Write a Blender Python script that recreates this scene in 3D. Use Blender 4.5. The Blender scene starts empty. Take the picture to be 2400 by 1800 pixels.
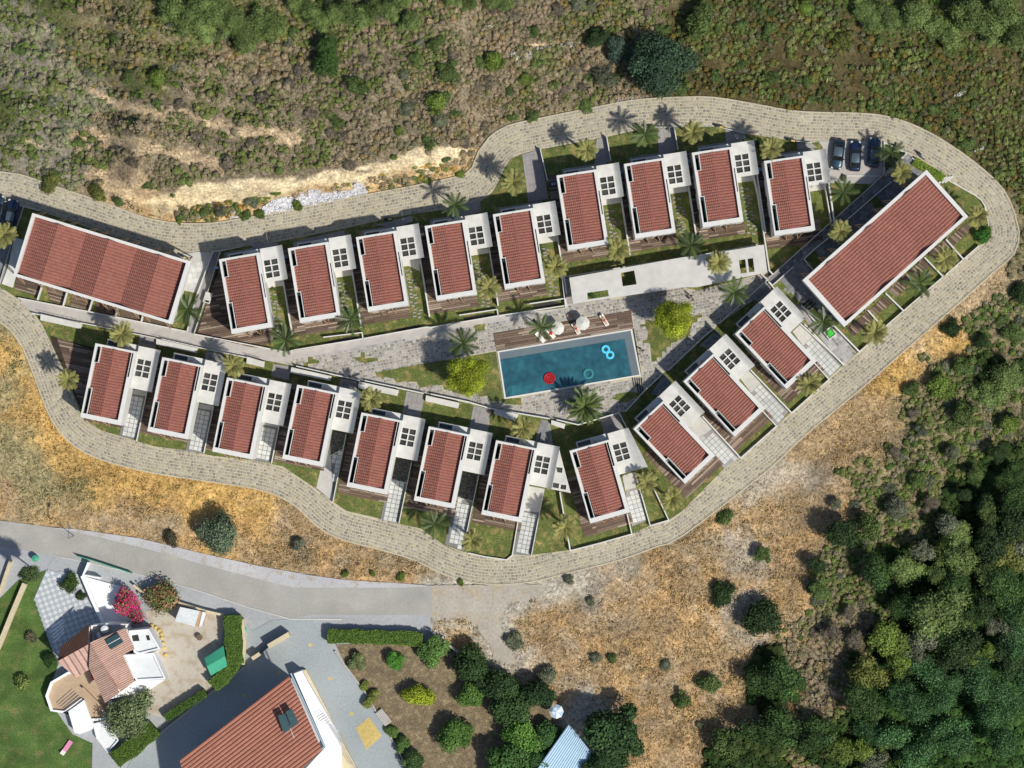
import bpy, math, random
import numpy as np
from mathutils import Vector, Matrix, Euler
from mathutils.geometry import tessellate_polygon
random.seed(7); rng = np.random.default_rng(7)
sc = bpy.context.scene; col = sc.collection
PI = math.pi
# ------------------------------------------------------------------ camera, sky, sun
CAMH = 450.0
cam = bpy.data.cameras.new('camera'); camo = bpy.data.objects.new('camera', cam); col.objects.link(camo)
camo.location = (0, 0, CAMH); camo.rotation_euler = (0, 0, 0)
cam.sensor_width = 36; cam.lens = 36*CAMH/160.0; cam.clip_end = 3000; cam.clip_start = 1
sc.camera = camo
w = bpy.data.worlds.new('World'); sc.world = w; w.use_nodes = True
nt = w.node_tree; bg = nt.nodes['Background']
sky = nt.nodes.new('ShaderNodeTexSky'); sky.sky_type = 'NISHITA'; sky.sun_disc = False
SUN_EL = math.radians(51); sh = Vector((0.80, -0.60)).normalized()
sky.sun_elevation = SUN_EL; sky.sun_rotation = math.atan2(sh.x, sh.y)
nt.links.new(sky.outputs[0], bg.inputs[0]); bg.inputs[1].default_value = 0.09
sl = bpy.data.lights.new('sun', 'SUN'); slo = bpy.data.objects.new('sun', sl); col.objects.link(slo)
sl.energy = 4.3; sl.angle = math.radians(1.6); sl.color = (1.0, 0.945, 0.84)
sd = Vector((sh.x*math.cos(SUN_EL), sh.y*math.cos(SUN_EL), math.sin(SUN_EL)))
slo.rotation_euler = sd.to_track_quat('Z', 'Y').to_euler(); slo.location = (60, -50, 90)
sc.view_settings.view_transform = 'Standard'; sc.view_settings.look = 'None'
sc.view_settings.exposure = 0.0; sc.view_settings.gamma = 1.0; sc.view_settings.use_curve_mapping = False
# ------------------------------------------------------------------ plan coordinates (survey units: 15 per metre)
S = 15.0
def W(p, z=0.0):
    k = (1 - z/CAMH)/S
    return Vector(((p[0]-1200)*k, (900-p[1])*k, z))
CR = {'A':(0,400,3.687),'B':(400,400,3.687),'C':(1000,400,3.687),'D':(1400,250,3.687),'E':(1800,250,3.687),
      'F':(0,700,3.687),'G':(500,800,3.687),'H':(1000,900,3.687),'I':(1400,650,3.687),'J':(1800,600,3.687),
      'K':(0,1200,2.765),'L':(700,1200,2.765),'M':(1600,1200,2.765),'N':(0,0,2.765),'O':(800,0,2.765),
      'P':(1600,0,2.765),'V':(0,0,0.92167),'Q':(1160,660,6.144),'R':(1900,300,6.9125),'T':(50,1350,5.53),'U':(450,1380,5.53)}
def c(k, *pts):
    ox, oy, s = CR[k]
    return [(ox+x/s, oy+y/s) for x, y in pts]
def WW(pts, z=0.0): return [tuple(W(p, z)[:2]) for p in pts]
# ------------------------------------------------------------------ materials
def mat(name, base, var=.15, scale=1.2, rough=.85, bump=0.0, bscale=8, attr=False, orand=0.0, spec=.3,
        metal=0.0, big=.10, bigscale=.12, alpha=1.0, patch=None, coat=0.0, pscale=.5, plo=.5, phi=.62):
    m = bpy.data.materials.new(name); m.use_nodes = True
    t = m.node_tree; N = t.nodes; L = t.links; b = N['Principled BSDF']
    b.inputs['Roughness'].default_value = rough; b.inputs['Specular IOR Level'].default_value = spec
    b.inputs['Metallic'].default_value = metal; b.inputs['Alpha'].default_value = alpha
    b.inputs['Coat Weight'].default_value = coat
    geo = N.new('ShaderNodeNewGeometry')
    cur = None
    if attr:
        a = N.new('ShaderNodeAttribute'); a.attribute_name = 'Col'; cur = a.outputs['Color']
    else:
        r = N.new('ShaderNodeRGB'); r.outputs[0].default_value = (*base, 1); cur = r.outputs[0]
    def noise(sc_, det=4):
        n = N.new('ShaderNodeTexNoise'); n.inputs['Scale'].default_value = sc_; n.inputs['Detail'].default_value = det
        L.new(geo.outputs['Position'], n.inputs['Vector']); return n
    if patch:
        n = noise(pscale, 6); mr = N.new('ShaderNodeMapRange'); L.new(n.outputs['Fac'], mr.inputs['Value'])
        mr.inputs['From Min'].default_value = plo; mr.inputs['From Max'].default_value = phi
        mx = N.new('ShaderNodeMix'); mx.data_type = 'RGBA'
        L.new(mr.outputs[0], mx.inputs[0]); L.new(cur, mx.inputs[6]); mx.inputs[7].default_value = (*patch, 1); cur = mx.outputs[2]
    def mul(cur, fac_socket, lo, hi, fmin=.3, fmax=.7):
        mr = N.new('ShaderNodeMapRange'); L.new(fac_socket, mr.inputs['Value'])
        mr.inputs['From Min'].default_value = fmin; mr.inputs['From Max'].default_value = fmax
        mr.inputs['To Min'].default_value = lo; mr.inputs['To Max'].default_value = hi
        v = N.new('ShaderNodeVectorMath'); v.operation = 'SCALE'; L.new(cur, v.inputs[0]); L.new(mr.outputs[0], v.inputs['Scale'])
        return v.outputs[0]
    if var: cur = mul(cur, noise(scale).outputs['Fac'], 1-var, 1+var)
    if big: cur = mul(cur, noise(bigscale, 3).outputs['Fac'], 1-big, 1+big)
    if orand:
        oi = N.new('ShaderNodeObjectInfo'); cur = mul(cur, oi.outputs['Random'], 1-orand, 1+orand, 0, 1)
    L.new(cur, b.inputs['Base Color'])
    if bump:
        bn = N.new('ShaderNodeBump'); bn.inputs['Strength'].default_value = min(1, bump); bn.inputs['Distance'].default_value = bump*.2
        L.new(noise(bscale, 5).outputs['Fac'], bn.inputs['Height']); L.new(bn.outputs[0], b.inputs['Normal'])
    return m
M = {}
M['white'] = mat('white_plaster', (.63,.625,.60), .04, 1.5, .8, .05, big=.03)
M['white_roof'] = mat('white_roof_membrane', (.585,.58,.55), .09, .9, .85, .1, big=.08, bigscale=.4)
M['concrete'] = mat('light_concrete', (.56,.55,.52), .08, .8, .9, .1, big=.06)
M['walk'] = mat('walkway_concrete', (.43,.41,.385), .10, .9, .9, .1, big=.08)
M['path_grey'] = mat('grey_tiles', (.30,.285,.28), .12, 1.3, .8, .1)
M['dark_pave'] = mat('slate_paving', (.20,.205,.215), .22, 1.6, .75, .15)
M['mortar'] = mat('lime_mortar', (.47,.425,.32), .14, 2.5, .9, .1, big=.08)
M['stone'] = mat('road_setts', (.4,.4,.4), .12, 5, .9, .2, attr=True, big=.12, bigscale=.25)
M['grass'] = mat('lawn_grass', (.125,.155,.042), .38, 5, .95, .8, 14, big=.22, bigscale=.35, patch=(.33,.25,.10), pscale=.9, plo=.50, phi=.72)
M['grass2'] = mat('garden_lawn', (.085,.15,.035), .4, 5, .95, .8, 14, big=.35, bigscale=.3, patch=(.16,.15,.06), pscale=.6, plo=.52, phi=.75)
M['wood'] = mat('deck_boards', (.1,.1,.1), .18, 6, .8, .15, attr=True, big=.12)
M['wood_base'] = mat('deck_joists', (.04,.03,.022), .2)
M['tile'] = mat('clay_roof_tiles', (.36,.115,.088), .12, 3, .75, .0, attr=True, big=.06, bigscale=.6)
M['paver'] = mat('square_pavers', (.55,.56,.54), .08, 2, .85, .1, orand=.10)
M['drive'] = mat('driveway_screed', (.50,.49,.46), .08, 1.2, .9, .1)
M['joint'] = mat('dark_joint', (.20,.20,.19), .1)
M['pebble'] = mat('dark_pebbles', (.1,.1,.1), .3, 9, .8, .4, attr=True)
M['glass'] = mat('smoky_glass', (.055,.055,.05), .35, 1.1, .15, 0, spec=.5, orand=.35)
M['glass_g'] = mat('bluish_glass', (.10,.17,.17), .1, 1.1, .12, 0, spec=.6)
M['dark'] = mat('dark_interior', (.035,.035,.03), .2)
M['timber'] = mat('pale_timber_struts', (.42,.27,.17), .15, 4, .7)
M['metal'] = mat('grey_metal', (.25,.26,.27), .05, 2, .4, 0, metal=.6)
M['black'] = mat('black_rubber', (.02,.02,.02), .1, rough=.7)
M['car'] = mat('blue_grey_car_paint', (.030,.060,.088), .03, 1, .32, 0, spec=.5, metal=.55, coat=.6)
M['car2'] = mat('navy_car_paint', (.018,.035,.085), .03, 1, .32, 0, spec=.5, metal=.55, coat=.6)
M['carroof'] = mat('car_roof_panel', (.12,.17,.20), .03, 1, .3, 0, spec=.5, metal=.6, coat=.5)
M['carglass'] = mat('car_glass', (.012,.014,.016), .1, 1, .06, 0, spec=.6)
M['lamp'] = mat('lamp_lens', (.6,.6,.58), .02, rough=.2)
M['redlamp'] = mat('red_lens', (.35,.02,.02), .02, rough=.2)
M['asphalt'] = mat('worn_asphalt', (.345,.337,.312), .07, 3, .92, .15, 20, big=.10, bigscale=.2, patch=(.42,.40,.37), pscale=.25, plo=.55, phi=.75)
M['verge'] = mat('gravel_verge', (.46,.46,.48), .22, 7, .95, .4, 12, patch=(.40,.34,.26), pscale=.8, plo=.5, phi=.7)
M['sidewalk'] = mat('pavement_concrete', (.36,.375,.39), .08, 2, .9, .1)
M['yard'] = mat('stamped_yard_concrete', (.315,.35,.365), .10, 3, .85, .15)
M['yard_tile'] = mat('yellow_floor_paint', (.55,.42,.15), .15, 2, .85)
M['cream'] = mat('cream_stone_capping', (.58,.50,.34), .12, 3, .85, .1)
M['gravelyard'] = mat('pale_gravel_yard', (.47,.43,.37), .10, 5, .95, .2, 14, patch=(.40,.34,.26), pscale=.7)
M['soil'] = mat('garden_soil', (.20,.155,.095), .30, 4, .95, .9, 9, big=.2, bigscale=.5, patch=(.29,.235,.14), pscale=1.2)
M['terrain'] = mat('hillside_ground', (.3,.3,.3), .42, 2.6, .95, 1.0, 6, attr=True, big=.25, bigscale=.9)
M['leaf'] = mat('foliage', (.1,.1,.1), .15, 1.5, .75, 0, attr=True, orand=.18, big=.05, spec=.25)
M['leafs'] = mat('scrub_foliage', (.1,.1,.1), .18, 2.0, .9, 0, attr=True, orand=.14, big=.08, spec=.12)
M['bark'] = mat('bark', (.16,.115,.08), .25, 6, .9, .4)
M['palmleaf'] = mat('date_palm_fronds', (.27,.262,.085), .18, 6, .65, 0, orand=.25, spec=.35)
M['palmdark'] = mat('green_palm_fronds', (.055,.085,.02), .2, 6, .45, 0, orand=.45, spec=.4)
M['palmbig'] = mat('canary_palm_fronds', (.11,.15,.045), .2, 6, .5, 0, orand=.25, spec=.4)
M['water'] = mat('pool_water', (.014,.10,.15), .26, 1.1, .07, .10, 3.5, spec=.5, big=.15, bigscale=.3, alpha=.84, patch=(.03,.17,.21), pscale=.35, plo=.45, phi=.75)
M['poolfloor'] = mat('pool_plaster', (.06,.22,.27), .1)
M['shelf'] = mat('pool_shelf_plaster', (.13,.17,.20), .05)
M['cyan'] = mat('cyan_vinyl', (.10,.62,.85), .03, rough=.3, spec=.5)
M['redvinyl'] = mat('red_vinyl', (.36,.015,.02), .1, rough=.3, spec=.5)
M['clearvinyl'] = mat('clear_teal_vinyl', (.08,.36,.36), .05, rough=.1, spec=.6, alpha=.55)
M['canvas'] = mat('off_white_canvas', (.62,.62,.56), .05, rough=.9)
M['towel'] = mat('white_towelling', (.78,.75,.70), .05, rough=.95)
M['skin'] = mat('skin', (.50,.28,.17), .05, rough=.6)
M['hair'] = mat('dark_hair', (.03,.02,.012), .1, rough=.5)
M['redcloth'] = mat('red_swimwear', (.5,.02,.02), .1)
M['darkcloth'] = mat('dark_clothes', (.03,.03,.035), .1)
M['whitecloth'] = mat('white_clothes', (.7,.7,.68), .05)
M['tealglass'] = mat('teal_glass_balustrade', (.14,.26,.25), .05, rough=.15, spec=.6)
M['bluewall'] = mat('blue_painted_gate', (.25,.34,.50), .05)
M['pinktile'] = mat('faded_pink_tiles', (.50,.255,.185), .10, 4)
M['brownflat'] = mat('tan_terrace_floor', (.42,.315,.215), .07, 1.5)
M['greenmetal'] = mat('green_sheet_metal', (.055,.36,.225), .06, 2, .5, spec=.4)
M['bluemetal'] = mat('pale_blue_sheet_metal', (.36,.52,.66), .06, 2, .5, spec=.4)
M['whitemetal'] = mat('white_sheet_metal', (.72,.75,.76), .05, 2, .5, spec=.4)
M['solar'] = mat('solar_collector', (.035,.075,.085), .1, 2, .15, spec=.6)
M['rock'] = mat('white_limestone', (.66,.66,.68), .15, 6, .9, .3, orand=.1)
M['rubble'] = mat('rubble_stone', (.50,.43,.31), .3, 5, .9, .5)
M['greenbox'] = mat('green_plastic', (.06,.50,.05), .05, rough=.4)
M['checker'] = mat('patio_tiles', (.55,.57,.58), .05, 3, attr=True, rough=.7)
M['whitewall'] = mat('whitewashed_wall', (.80,.81,.82), .03, 1)
M['mauve'] = mat('pink_vinyl', (.65,.25,.42), .1, rough=.4)
# ------------------------------------------------------------------ mesh building
class MB:
    def __init__(s): s.v=[]; s.f=[]; s.c=[]; s.mi=[]
    def face(s, pts, col=None, mi=0):
        n=len(s.v); s.v+= [tuple(p) for p in pts]; s.f.append(tuple(range(n,n+len(pts)))); s.c.append(col); s.mi.append(mi)
    def prism(s, poly, z0, z1, col=None, mi=0, bottom=False, inset=0):
        a=sum(poly[i][0]*poly[(i+1)%len(poly)][1]-poly[(i+1)%len(poly)][0]*poly[i][1] for i in range(len(poly)))
        if a<0: poly=poly[::-1]
        n=len(s.v); k=len(poly)
        top=poly
        if inset:
            cx=sum(p[0] for p in poly)/k; cy=sum(p[1] for p in poly)/k
            top=[]
            for p in poly:
                d=math.hypot(p[0]-cx,p[1]-cy) or 1; q=max(0,1-inset*1.4/d); top.append((cx+(p[0]-cx)*q, cy+(p[1]-cy)*q))
        s.v += [(p[0],p[1],z0) for p in poly]+[(p[0],p[1],z1) for p in top]
        for i in range(k):
            j=(i+1)%k; s.f.append((n+i,n+j,n+k+j,n+k+i)); s.c.append(col); s.mi.append(mi)
        s.f.append(tuple(n+k+i for i in range(k))); s.c.append(col); s.mi.append(mi)
        if bottom: s.f.append(tuple(n+i for i in reversed(range(k)))); s.c.append(col); s.mi.append(mi)
    def box(s, x0,x1,y0,y1,z0,z1,col=None,mi=0): s.prism([(x0,y0),(x1,y0),(x1,y1),(x0,y1)],z0,z1,col,mi,True)
    def holed(s, outer, holes, z0, z1, col=None, mi=0):
        loops=[outer]+holes
        flat=[p for l in loops for p in l]
        tris=tessellate_polygon([[Vector((p[0],p[1],0)) for p in l] for l in loops])
        n=len(s.v); k=len(flat)
        s.v+=[(p[0],p[1],z1) for p in flat]+[(p[0],p[1],z0) for p in flat]
        for t in tris:
            a,b,d=[flat[i] for i in t]
            if (b[0]-a[0])*(d[1]-a[1])-(b[1]-a[1])*(d[0]-a[0])<0: t=(t[0],t[2],t[1])
            s.f.append(tuple(n+i for i in t)); s.f.append(tuple(n+k+i for i in reversed(t))); s.c+=[col,col]; s.mi+=[mi,mi]
        o=0
        for li,l in enumerate(loops):
            a=sum(l[i][0]*l[(i+1)%len(l)][1]-l[(i+1)%len(l)][0]*l[i][1] for i in range(len(l)))
            fl=(a>0)==(li==0)
            for i in range(len(l)):
                j=(i+1)%len(l); q=(n+k+o+i,n+k+o+j,n+o+j,n+o+i)
                s.f.append(q if fl else q[::-1]); s.c.append(col); s.mi.append(mi)
            o+=len(l)
    def tube(s, pts, rad, seg=6, col=None, mi=0):
        rings=[]; pts=[Vector(p) for p in pts]
        for i,p in enumerate(pts):
            d=(pts[min(i+1,len(pts)-1)]-pts[max(i-1,0)]).normalized()
            u=d.cross(Vector((0,0,1))); u=u.normalized() if u.length>1e-3 else Vector((1,0,0)); v_=d.cross(u)
            r=rad[i] if isinstance(rad,(list,tuple)) else rad
            n=len(s.v); s.v+=[tuple(p+(u*math.cos(2*PI*k/seg)+v_*math.sin(2*PI*k/seg))*r) for k in range(seg)]; rings.append(n)
        for a,b in zip(rings,rings[1:]):
            for k in range(seg):
                j=(k+1)%seg; s.f.append((a+k,b+k,b+j,a+j)); s.c.append(col); s.mi.append(mi)
        s.f.append(tuple(rings[0]+k for k in range(seg))); s.f.append(tuple(rings[-1]+k for k in reversed(range(seg)))); s.c+=[col,col]; s.mi+=[mi,mi]
    def lathe(s, prof, cx=0, cy=0, seg=16, col=None, mi=0):
        n=len(s.v)
        for r,z in prof: s.v+=[(cx+r*math.cos(2*PI*k/seg),cy+r*math.sin(2*PI*k/seg),z) for k in range(seg)]
        for i in range(len(prof)-1):
            for k in range(seg):
                j=(k+1)%seg; s.f.append((n+i*seg+k,n+i*seg+j,n+(i+1)*seg+j,n+(i+1)*seg+k)); s.c.append(col); s.mi.append(mi)
    def mesh(s, name, mats, smooth=False):
        me=bpy.data.meshes.new(name); me.from_pydata(s.v,[],s.f)
        for m in (mats if isinstance(mats,(list,tuple)) else [mats]): me.materials.append(m)
        if any(x is not None for x in s.c):
            a=me.color_attributes.new('Col','FLOAT_COLOR','CORNER'); arr=[]
            for f,cc in zip(s.f,s.c):
                cc=cc or (.5,.5,.5); arr+=[cc[0],cc[1],cc[2],1]*len(f)
            a.data.foreach_set('color',arr)
        if any(s.mi): me.polygons.foreach_set('material_index', s.mi)
        if smooth: me.polygons.foreach_set('use_smooth',[True]*len(me.polygons))
        me.update(); return me
    def build(s, name, mats, parent=None, loc=None, rot=None, smooth=False):
        return obj(name, s.mesh(name,mats,smooth), parent, loc, rot)
def obj(name, me, parent=None, loc=None, rot=None):
    o=bpy.data.objects.new(name, me); col.objects.link(o)
    if parent: o.parent=parent
    if loc is not None: o.location=loc
    if rot is not None: o.rotation_euler=rot
    return o
def tag(o, label, cat, group=None):
    o['label']=label; o['category']=cat
    if group: o['group']=group
    return o
def thing(name, label, cat, loc=(0,0,0), rz=0, group=None):
    o=bpy.data.objects.new(name,None); col.objects.link(o); o.location=loc; o.rotation_euler=(0,0,rz); o.empty_display_size=.3
    return tag(o,label,cat,group)
def struct(o): o['kind']='structure'; return o
def stuff(o): o['kind']='stuff'; return o
def copy_tree(o, parent=None):
    q=o.copy(); col.objects.link(q)
    if parent: q.parent=parent
    for ch in list(kids.get(o.name,[])): 
        d=copy_tree(ch,q)
    return q
kids={}
def index_kids(root):
    allc=[o for o in col.objects if o.parent]
    kids.clear()
    for o in allc: kids.setdefault(o.parent.name,[]).append(o)
def inpoly(px, py, poly):
    px=np.asarray(px,float); py=np.asarray(py,float); ins=np.zeros(px.shape,bool)
    n=len(poly); j=n-1
    for i in range(n):
        xi,yi=poly[i]; xj,yj=poly[j]
        if yi!=yj:
            cnd=((yi>py)!=(yj>py))&(px<(xj-xi)*(py-yi)/(yj-yi)+xi); ins^=cnd
        j=i
    return ins
def polydist(px,py,pl,closed=False):
    px=np.asarray(px,float); py=np.asarray(py,float); d=np.full(px.shape,1e9)
    seg=list(zip(pl,pl[1:]))+([(pl[-1],pl[0])] if closed else [])
    for (ax,ay),(bx,by) in seg:
        vx,vy=bx-ax,by-ay; l=vx*vx+vy*vy+1e-12
        t=np.clip(((px-ax)*vx+(py-ay)*vy)/l,0,1); d=np.minimum(d,np.hypot(px-ax-t*vx,py-ay-t*vy))
    return d
def clip_poly(sub, clp):
    a=sum(clp[i][0]*clp[(i+1)%len(clp)][1]-clp[(i+1)%len(clp)][0]*clp[i][1] for i in range(len(clp)))
    if a<0: clp=clp[::-1]
    out=sub
    for i in range(len(clp)):
        ax,ay=clp[i]; bx,by=clp[(i+1)%len(clp)]; inp=out; out=[]
        if not inp: return []
        def side(p): return (bx-ax)*(p[1]-ay)-(by-ay)*(p[0]-ax)
        for k in range(len(inp)):
            p=inp[k]; q=inp[(k+1)%len(inp)]; sp,sq=side(p),side(q)
            if sp>=0: out.append(p)
            if (sp>=0)!=(sq>=0):
                t=sp/(sp-sq); out.append((p[0]+(q[0]-p[0])*t,p[1]+(q[1]-p[1])*t))
    return out
def smooth_line(pts, step=12):
    out=[]; P=[np.array(p,float) for p in pts]; P=[2*P[0]-P[1]]+P+[2*P[-1]-P[-2]]
    for i in range(1,len(P)-2):
        p0,p1,p2,p3=P[i-1:i+3]; n=max(1,int(np.linalg.norm(p2-p1)/step))
        for k in range(n):
            t=k/n; out.append(tuple(.5*((2*p1)+(-p0+p2)*t+(2*p0-5*p1+4*p2-p3)*t*t+(-p0+3*p1-3*p2+p3)*t**3)))
    out.append(tuple(P[-2])); return out
def strip_poly(pts, th):
    P=[Vector(p) for p in pts]; Lf=[]; Rt=[]
    for i,p in enumerate(P):
        d0=(p-P[i-1]).normalized() if i>0 else None; d1=(P[i+1]-p).normalized() if i<len(P)-1 else None
        if d0 is None: d0=d1
        if d1 is None: d1=d0
        n0=Vector((-d0.y,d0.x)); n1=Vector((-d1.y,d1.x)); m=(n0+n1); m=m.normalized() if m.length>1e-3 else n0
        k=th/2/max(.35,m.dot(n0)); Lf.append(p+m*k); Rt.append(p-m*k)
    return [tuple(x) for x in Lf]+[tuple(x) for x in reversed(Rt)]
zc=[0]
def zs():
    zc[0]+=1; return .0016*(zc[0]%14)
# ------------------------------------------------------------------ the loop road: outer and inner edge
outer_px=[(-160,372),(-60,390)]+c('A',(0,10),(180,35),(430,120),(700,210),(940,290),(1220,395),(1450,445),(1720,460))+\
 c('B',(500,435),(1000,345),(1600,225),(2212,110))+c('O',(800,1130),(850,1085),(890,980),(960,890),(1080,815),(1300,765),(1600,705),(1900,650),(2212,630))+\
 c('P',(200,632),(450,672),(700,718),(900,730),(1150,735),(1350,760),(1550,835),(1750,950),(1950,1100),(2080,1230),(2150,1380),(2180,1500),(2150,1640))+\
 c('J',(1960,130),(1600,450),(1200,800),(800,1150),(400,1480),(200,1659))+c('I',(1480,1659))+c('H',(2212,1310),(2000,1400),(1700,1510),(1400,1590),(1150,1650))+\
 c('L',(1500,455),(1250,470),(1050,440),(880,375),(750,310),(500,235),(300,185),(180,135),(100,75))+c('G',(720,1430),(560,1335),(350,1270),(0,1215))+\
 c('F',(1300,1500),(860,1385),(640,1270),(500,1130),(400,950),(300,680),(200,430),(100,280),(0,200))+[(-50,728),(-160,700)]
outer=smooth_line(outer_px,14); outerW=WW(outer)
inner_px=[(-160,440),(-60,450)]+c('A',(0,250),(150,290),(350,350),(1520,750),(1700,700),(1845,700))+c('B',(430,700),(610,660),(900,620),(1500,500),(1900,410),(2212,355))+\
 c('O',(460,1390),(650,1360),(910,1300),(980,1250),(1020,1180),(1060,1090),(1100,1030),(1170,1000),(1290,970),(1720,890),(1980,830))+\
 c('D',(480,175),(660,180),(1020,175),(1280,235),(1640,290),(1850,315),(1990,300),(2212,295))+c('E',(880,300),(1000,300),(1180,385),(1250,440),(1560,640),(1790,770),(1840,810),(1870,850),(1890,950),(1930,1050),(1930,1120),(1900,1165),(1820,1200),(1680,1320))+\
 c('J',(1510,180),(1340,320),(1170,475),(1020,600),(780,830),(650,940),(520,1060),(190,1360),(0,1520))+c('I',(1090,1659))+c('H',(2212,1095),(2095,1175),(1930,1225),(1770,1295),(1500,1370),(1240,1435),(900,1478),(740,1475),(690,1518),(500,1490),(320,1450),(150,1390),(0,1290))+\
 c('G',(1800,1620),(1600,1575),(1450,1535),(1150,1465),(1040,1390),(880,1270),(600,1080),(500,1060),(330,1025),(0,990))+\
 c('F',(1600,1310),(1330,1275),(1030,1185),(880,1140),(780,1080),(700,990),(620,790),(540,590),(450,400),(370,230),(290,120),(170,0))+c('A',(160,1110),(0,1005))+[(-60,640),(-160,610)]
innerW=WW(inner_px)
mb=MB(); mb.prism(outerW,-.8,0.0); struct(mb.build('road',M['mortar']))
road=col.objects['road']
mb=MB(); mb.prism(innerW,-.1,.10); struct(mb.build('lawn',M['grass']))
# road setts: real stones in rows that follow the outer kerb
def setts_rows():
    P=np.array(outerW); d=np.diff(P,axis=0); Ls=np.hypot(d[:,0],d[:,1]); s=np.concatenate([[0],np.cumsum(Ls)])
    ns=int(s[-1]/.25); t=np.linspace(0,s[-1],ns); X=np.interp(t,s,P[:,0]); Y=np.interp(t,s,P[:,1])
    tx=np.gradient(X); ty=np.gradient(Y); l=np.hypot(tx,ty); tx/=l; ty/=l
    nx,ny=ty,-tx   # to the right of travel (clockwise loop) = inward
    V=[];F=[];Cc=[]
    cxs=[];cys=[];ang=[];hl=[];hw=[];dd=[]
    for r in range(10):
        dist=.28+.47*r
        ox=X+nx*dist; oy=Y+ny*dist
        sg=np.hypot(np.diff(ox),np.diff(oy)); so=np.concatenate([[0],np.cumsum(sg)])
        pos=random.random()*.3
        while pos<so[-1]:
            L_=random.uniform(.34,.70); m=pos+L_/2
            x=np.interp(m,so,ox); y=np.interp(m,so,oy); k=min(len(tx)-1,int(np.searchsorted(so,m)))
            cxs.append(x);cys.append(y);ang.append(math.atan2(ty[k],tx[k])+random.uniform(-.07,.07));hl.append(L_/2-.045);hw.append(.47/2-.04-random.random()*.04);dd.append(dist)
            pos+=L_
    cxs=np.array(cxs);cys=np.array(cys);dd=np.array(dd)
    ok=inpoly(cxs,cys,outerW)&~inpoly(cxs,cys,innerW)&(polydist(cxs,cys,outerW)>dd-.14)&(np.abs(cxs)<86)&(polydist(cxs,cys,innerW,True)>.12)
    return [(cxs[i],cys[i],ang[i],hl[i],hw[i]) for i in np.nonzero(ok)[0]]
def add_stones(lst, z0, z1, cols, inset=.03):
    mb=MB()
    for (x,y,a,hl,hw) in lst:
        ca,sa=math.cos(a),math.sin(a); q=[]
        for (u,v_) in ((-hl,-hw),(hl,-hw),(hl,hw),(-hl,hw)):
            u*=random.uniform(.9,1.06); v_*=random.uniform(.88,1.06); q.append((x+u*ca-v_*sa,y+u*sa+v_*ca))
        cc=random.choice(cols); k=random.uniform(.85,1.14)
        mb.prism(q,z0,z1+random.uniform(-.012,.015),tuple(v*k for v in cc),inset=inset)
    return mb
RC=[(.39,.355,.275),(.41,.375,.295),(.355,.325,.26),(.32,.295,.245),(.28,.26,.22),(.42,.39,.315),(.40,.36,.24),(.235,.22,.195),(.37,.34,.28),(.37,.34,.275),(.345,.31,.24),(.24,.23,.20)]
rs=setts_rows(); mb=add_stones(rs,-.02,.05,RC); stuff(mb.build('sett',M['stone'],road))
# outer kerb and its thin rail
mb=MB(); mb.prism(strip_poly(WW(outer_px and smooth_line(outer_px,25)),.22),-.3,.14); k_=mb.build('kerb',M['mortar'],road)
# ------------------------------------------------------------------ generic setting pieces
def slab(name, pts, z, m, z0=-.05, parent=None):
    mb=MB(); mb.prism(WW(pts),z0,z); o=mb.build(name,m,parent); 
    if not parent: struct(o)
    return o
WOODC=[(.14,.095,.068),(.17,.118,.085),(.20,.145,.108),(.12,.083,.062),(.27,.205,.16),(.33,.26,.20),(.155,.105,.078),(.10,.068,.05)]
def deck(pts, ang_deg, z=.20, pitch=.30, cols=WOODC):
    P=WW(pts); base=MB(); base.prism(P,-.05,z-.04); d=struct(base.build('deck',M['wood_base']))
    a=math.radians(ang_deg); ca,sa=math.cos(a),math.sin(a); cx=sum(p[0] for p in P)/len(P); cy=sum(p[1] for p in P)/len(P)
    loc=[((p[0]-cx)*ca+(p[1]-cy)*sa, -(p[0]-cx)*sa+(p[1]-cy)*ca) for p in P]
    u0,u1=min(p[0] for p in loc),max(p[0] for p in loc); v0,v1=min(p[1] for p in loc),max(p[1] for p in loc)
    mb=MB(); v=v0; tone=random.random()
    while v<v1:
        u=u0-random.random()*2; tone=random.choice(cols)
        while u<u1:
            L_=random.uniform(2.2,5.5); q=[(u+.02,v+.02),(u+L_-.02,v+.02),(u+L_-.02,v+pitch-.03),(u+.02,v+pitch-.03)]
            q=clip_poly(q,loc) if True else q
            if len(q)>2:
                cc=tone if random.random()<.6 else random.choice(cols); k=random.uniform(.85,1.15)
                mb.prism([(cx+a_*ca-b_*sa, cy+a_*sa+b_*ca) for a_,b_ in q],z-.05,z+random.uniform(0,.006),tuple(t*k for t in cc))
            u+=L_
        v+=pitch
    if mb.f: stuff(mb.build('plank',M['wood'],d))
    return d
paver_me=None
def pavers(parent, pts, ang_deg, cell=.70, z=.19, mk='paver', margin=.22, gap=.07):
    global paver_me
    P=WW(pts); a=math.radians(ang_deg); ca,sa=math.cos(a),math.sin(a)
    cx=sum(p[0] for p in P)/len(P); cy=sum(p[1] for p in P)/len(P); R=14
    key=(cell,mk)
    mb=MB(); h=cell/2-gap/2; mb.prism([(-h,-h),(h,-h),(h,h),(-h,h)],-.05,0,inset=.012); me=mb.mesh('paver',M[mk])
    n=int(R/cell); xs=[];ys=[]
    for i in range(-n,n+1):
        for j in range(-n,n+1):
            u=i*cell; v=j*cell; xs.append(cx+u*ca-v*sa); ys.append(cy+u*sa+v*ca)
    xs=np.array(xs);ys=np.array(ys); ok=inpoly(xs,ys,P)&(polydist(xs,ys,P,True)>margin*1.3)
    for i in np.nonzero(ok)[0]:
        obj('paver',me,parent,(xs[i],ys[i],z+random.uniform(-.006,.006)),(0,0,a+random.uniform(-.01,.01)))
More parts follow.
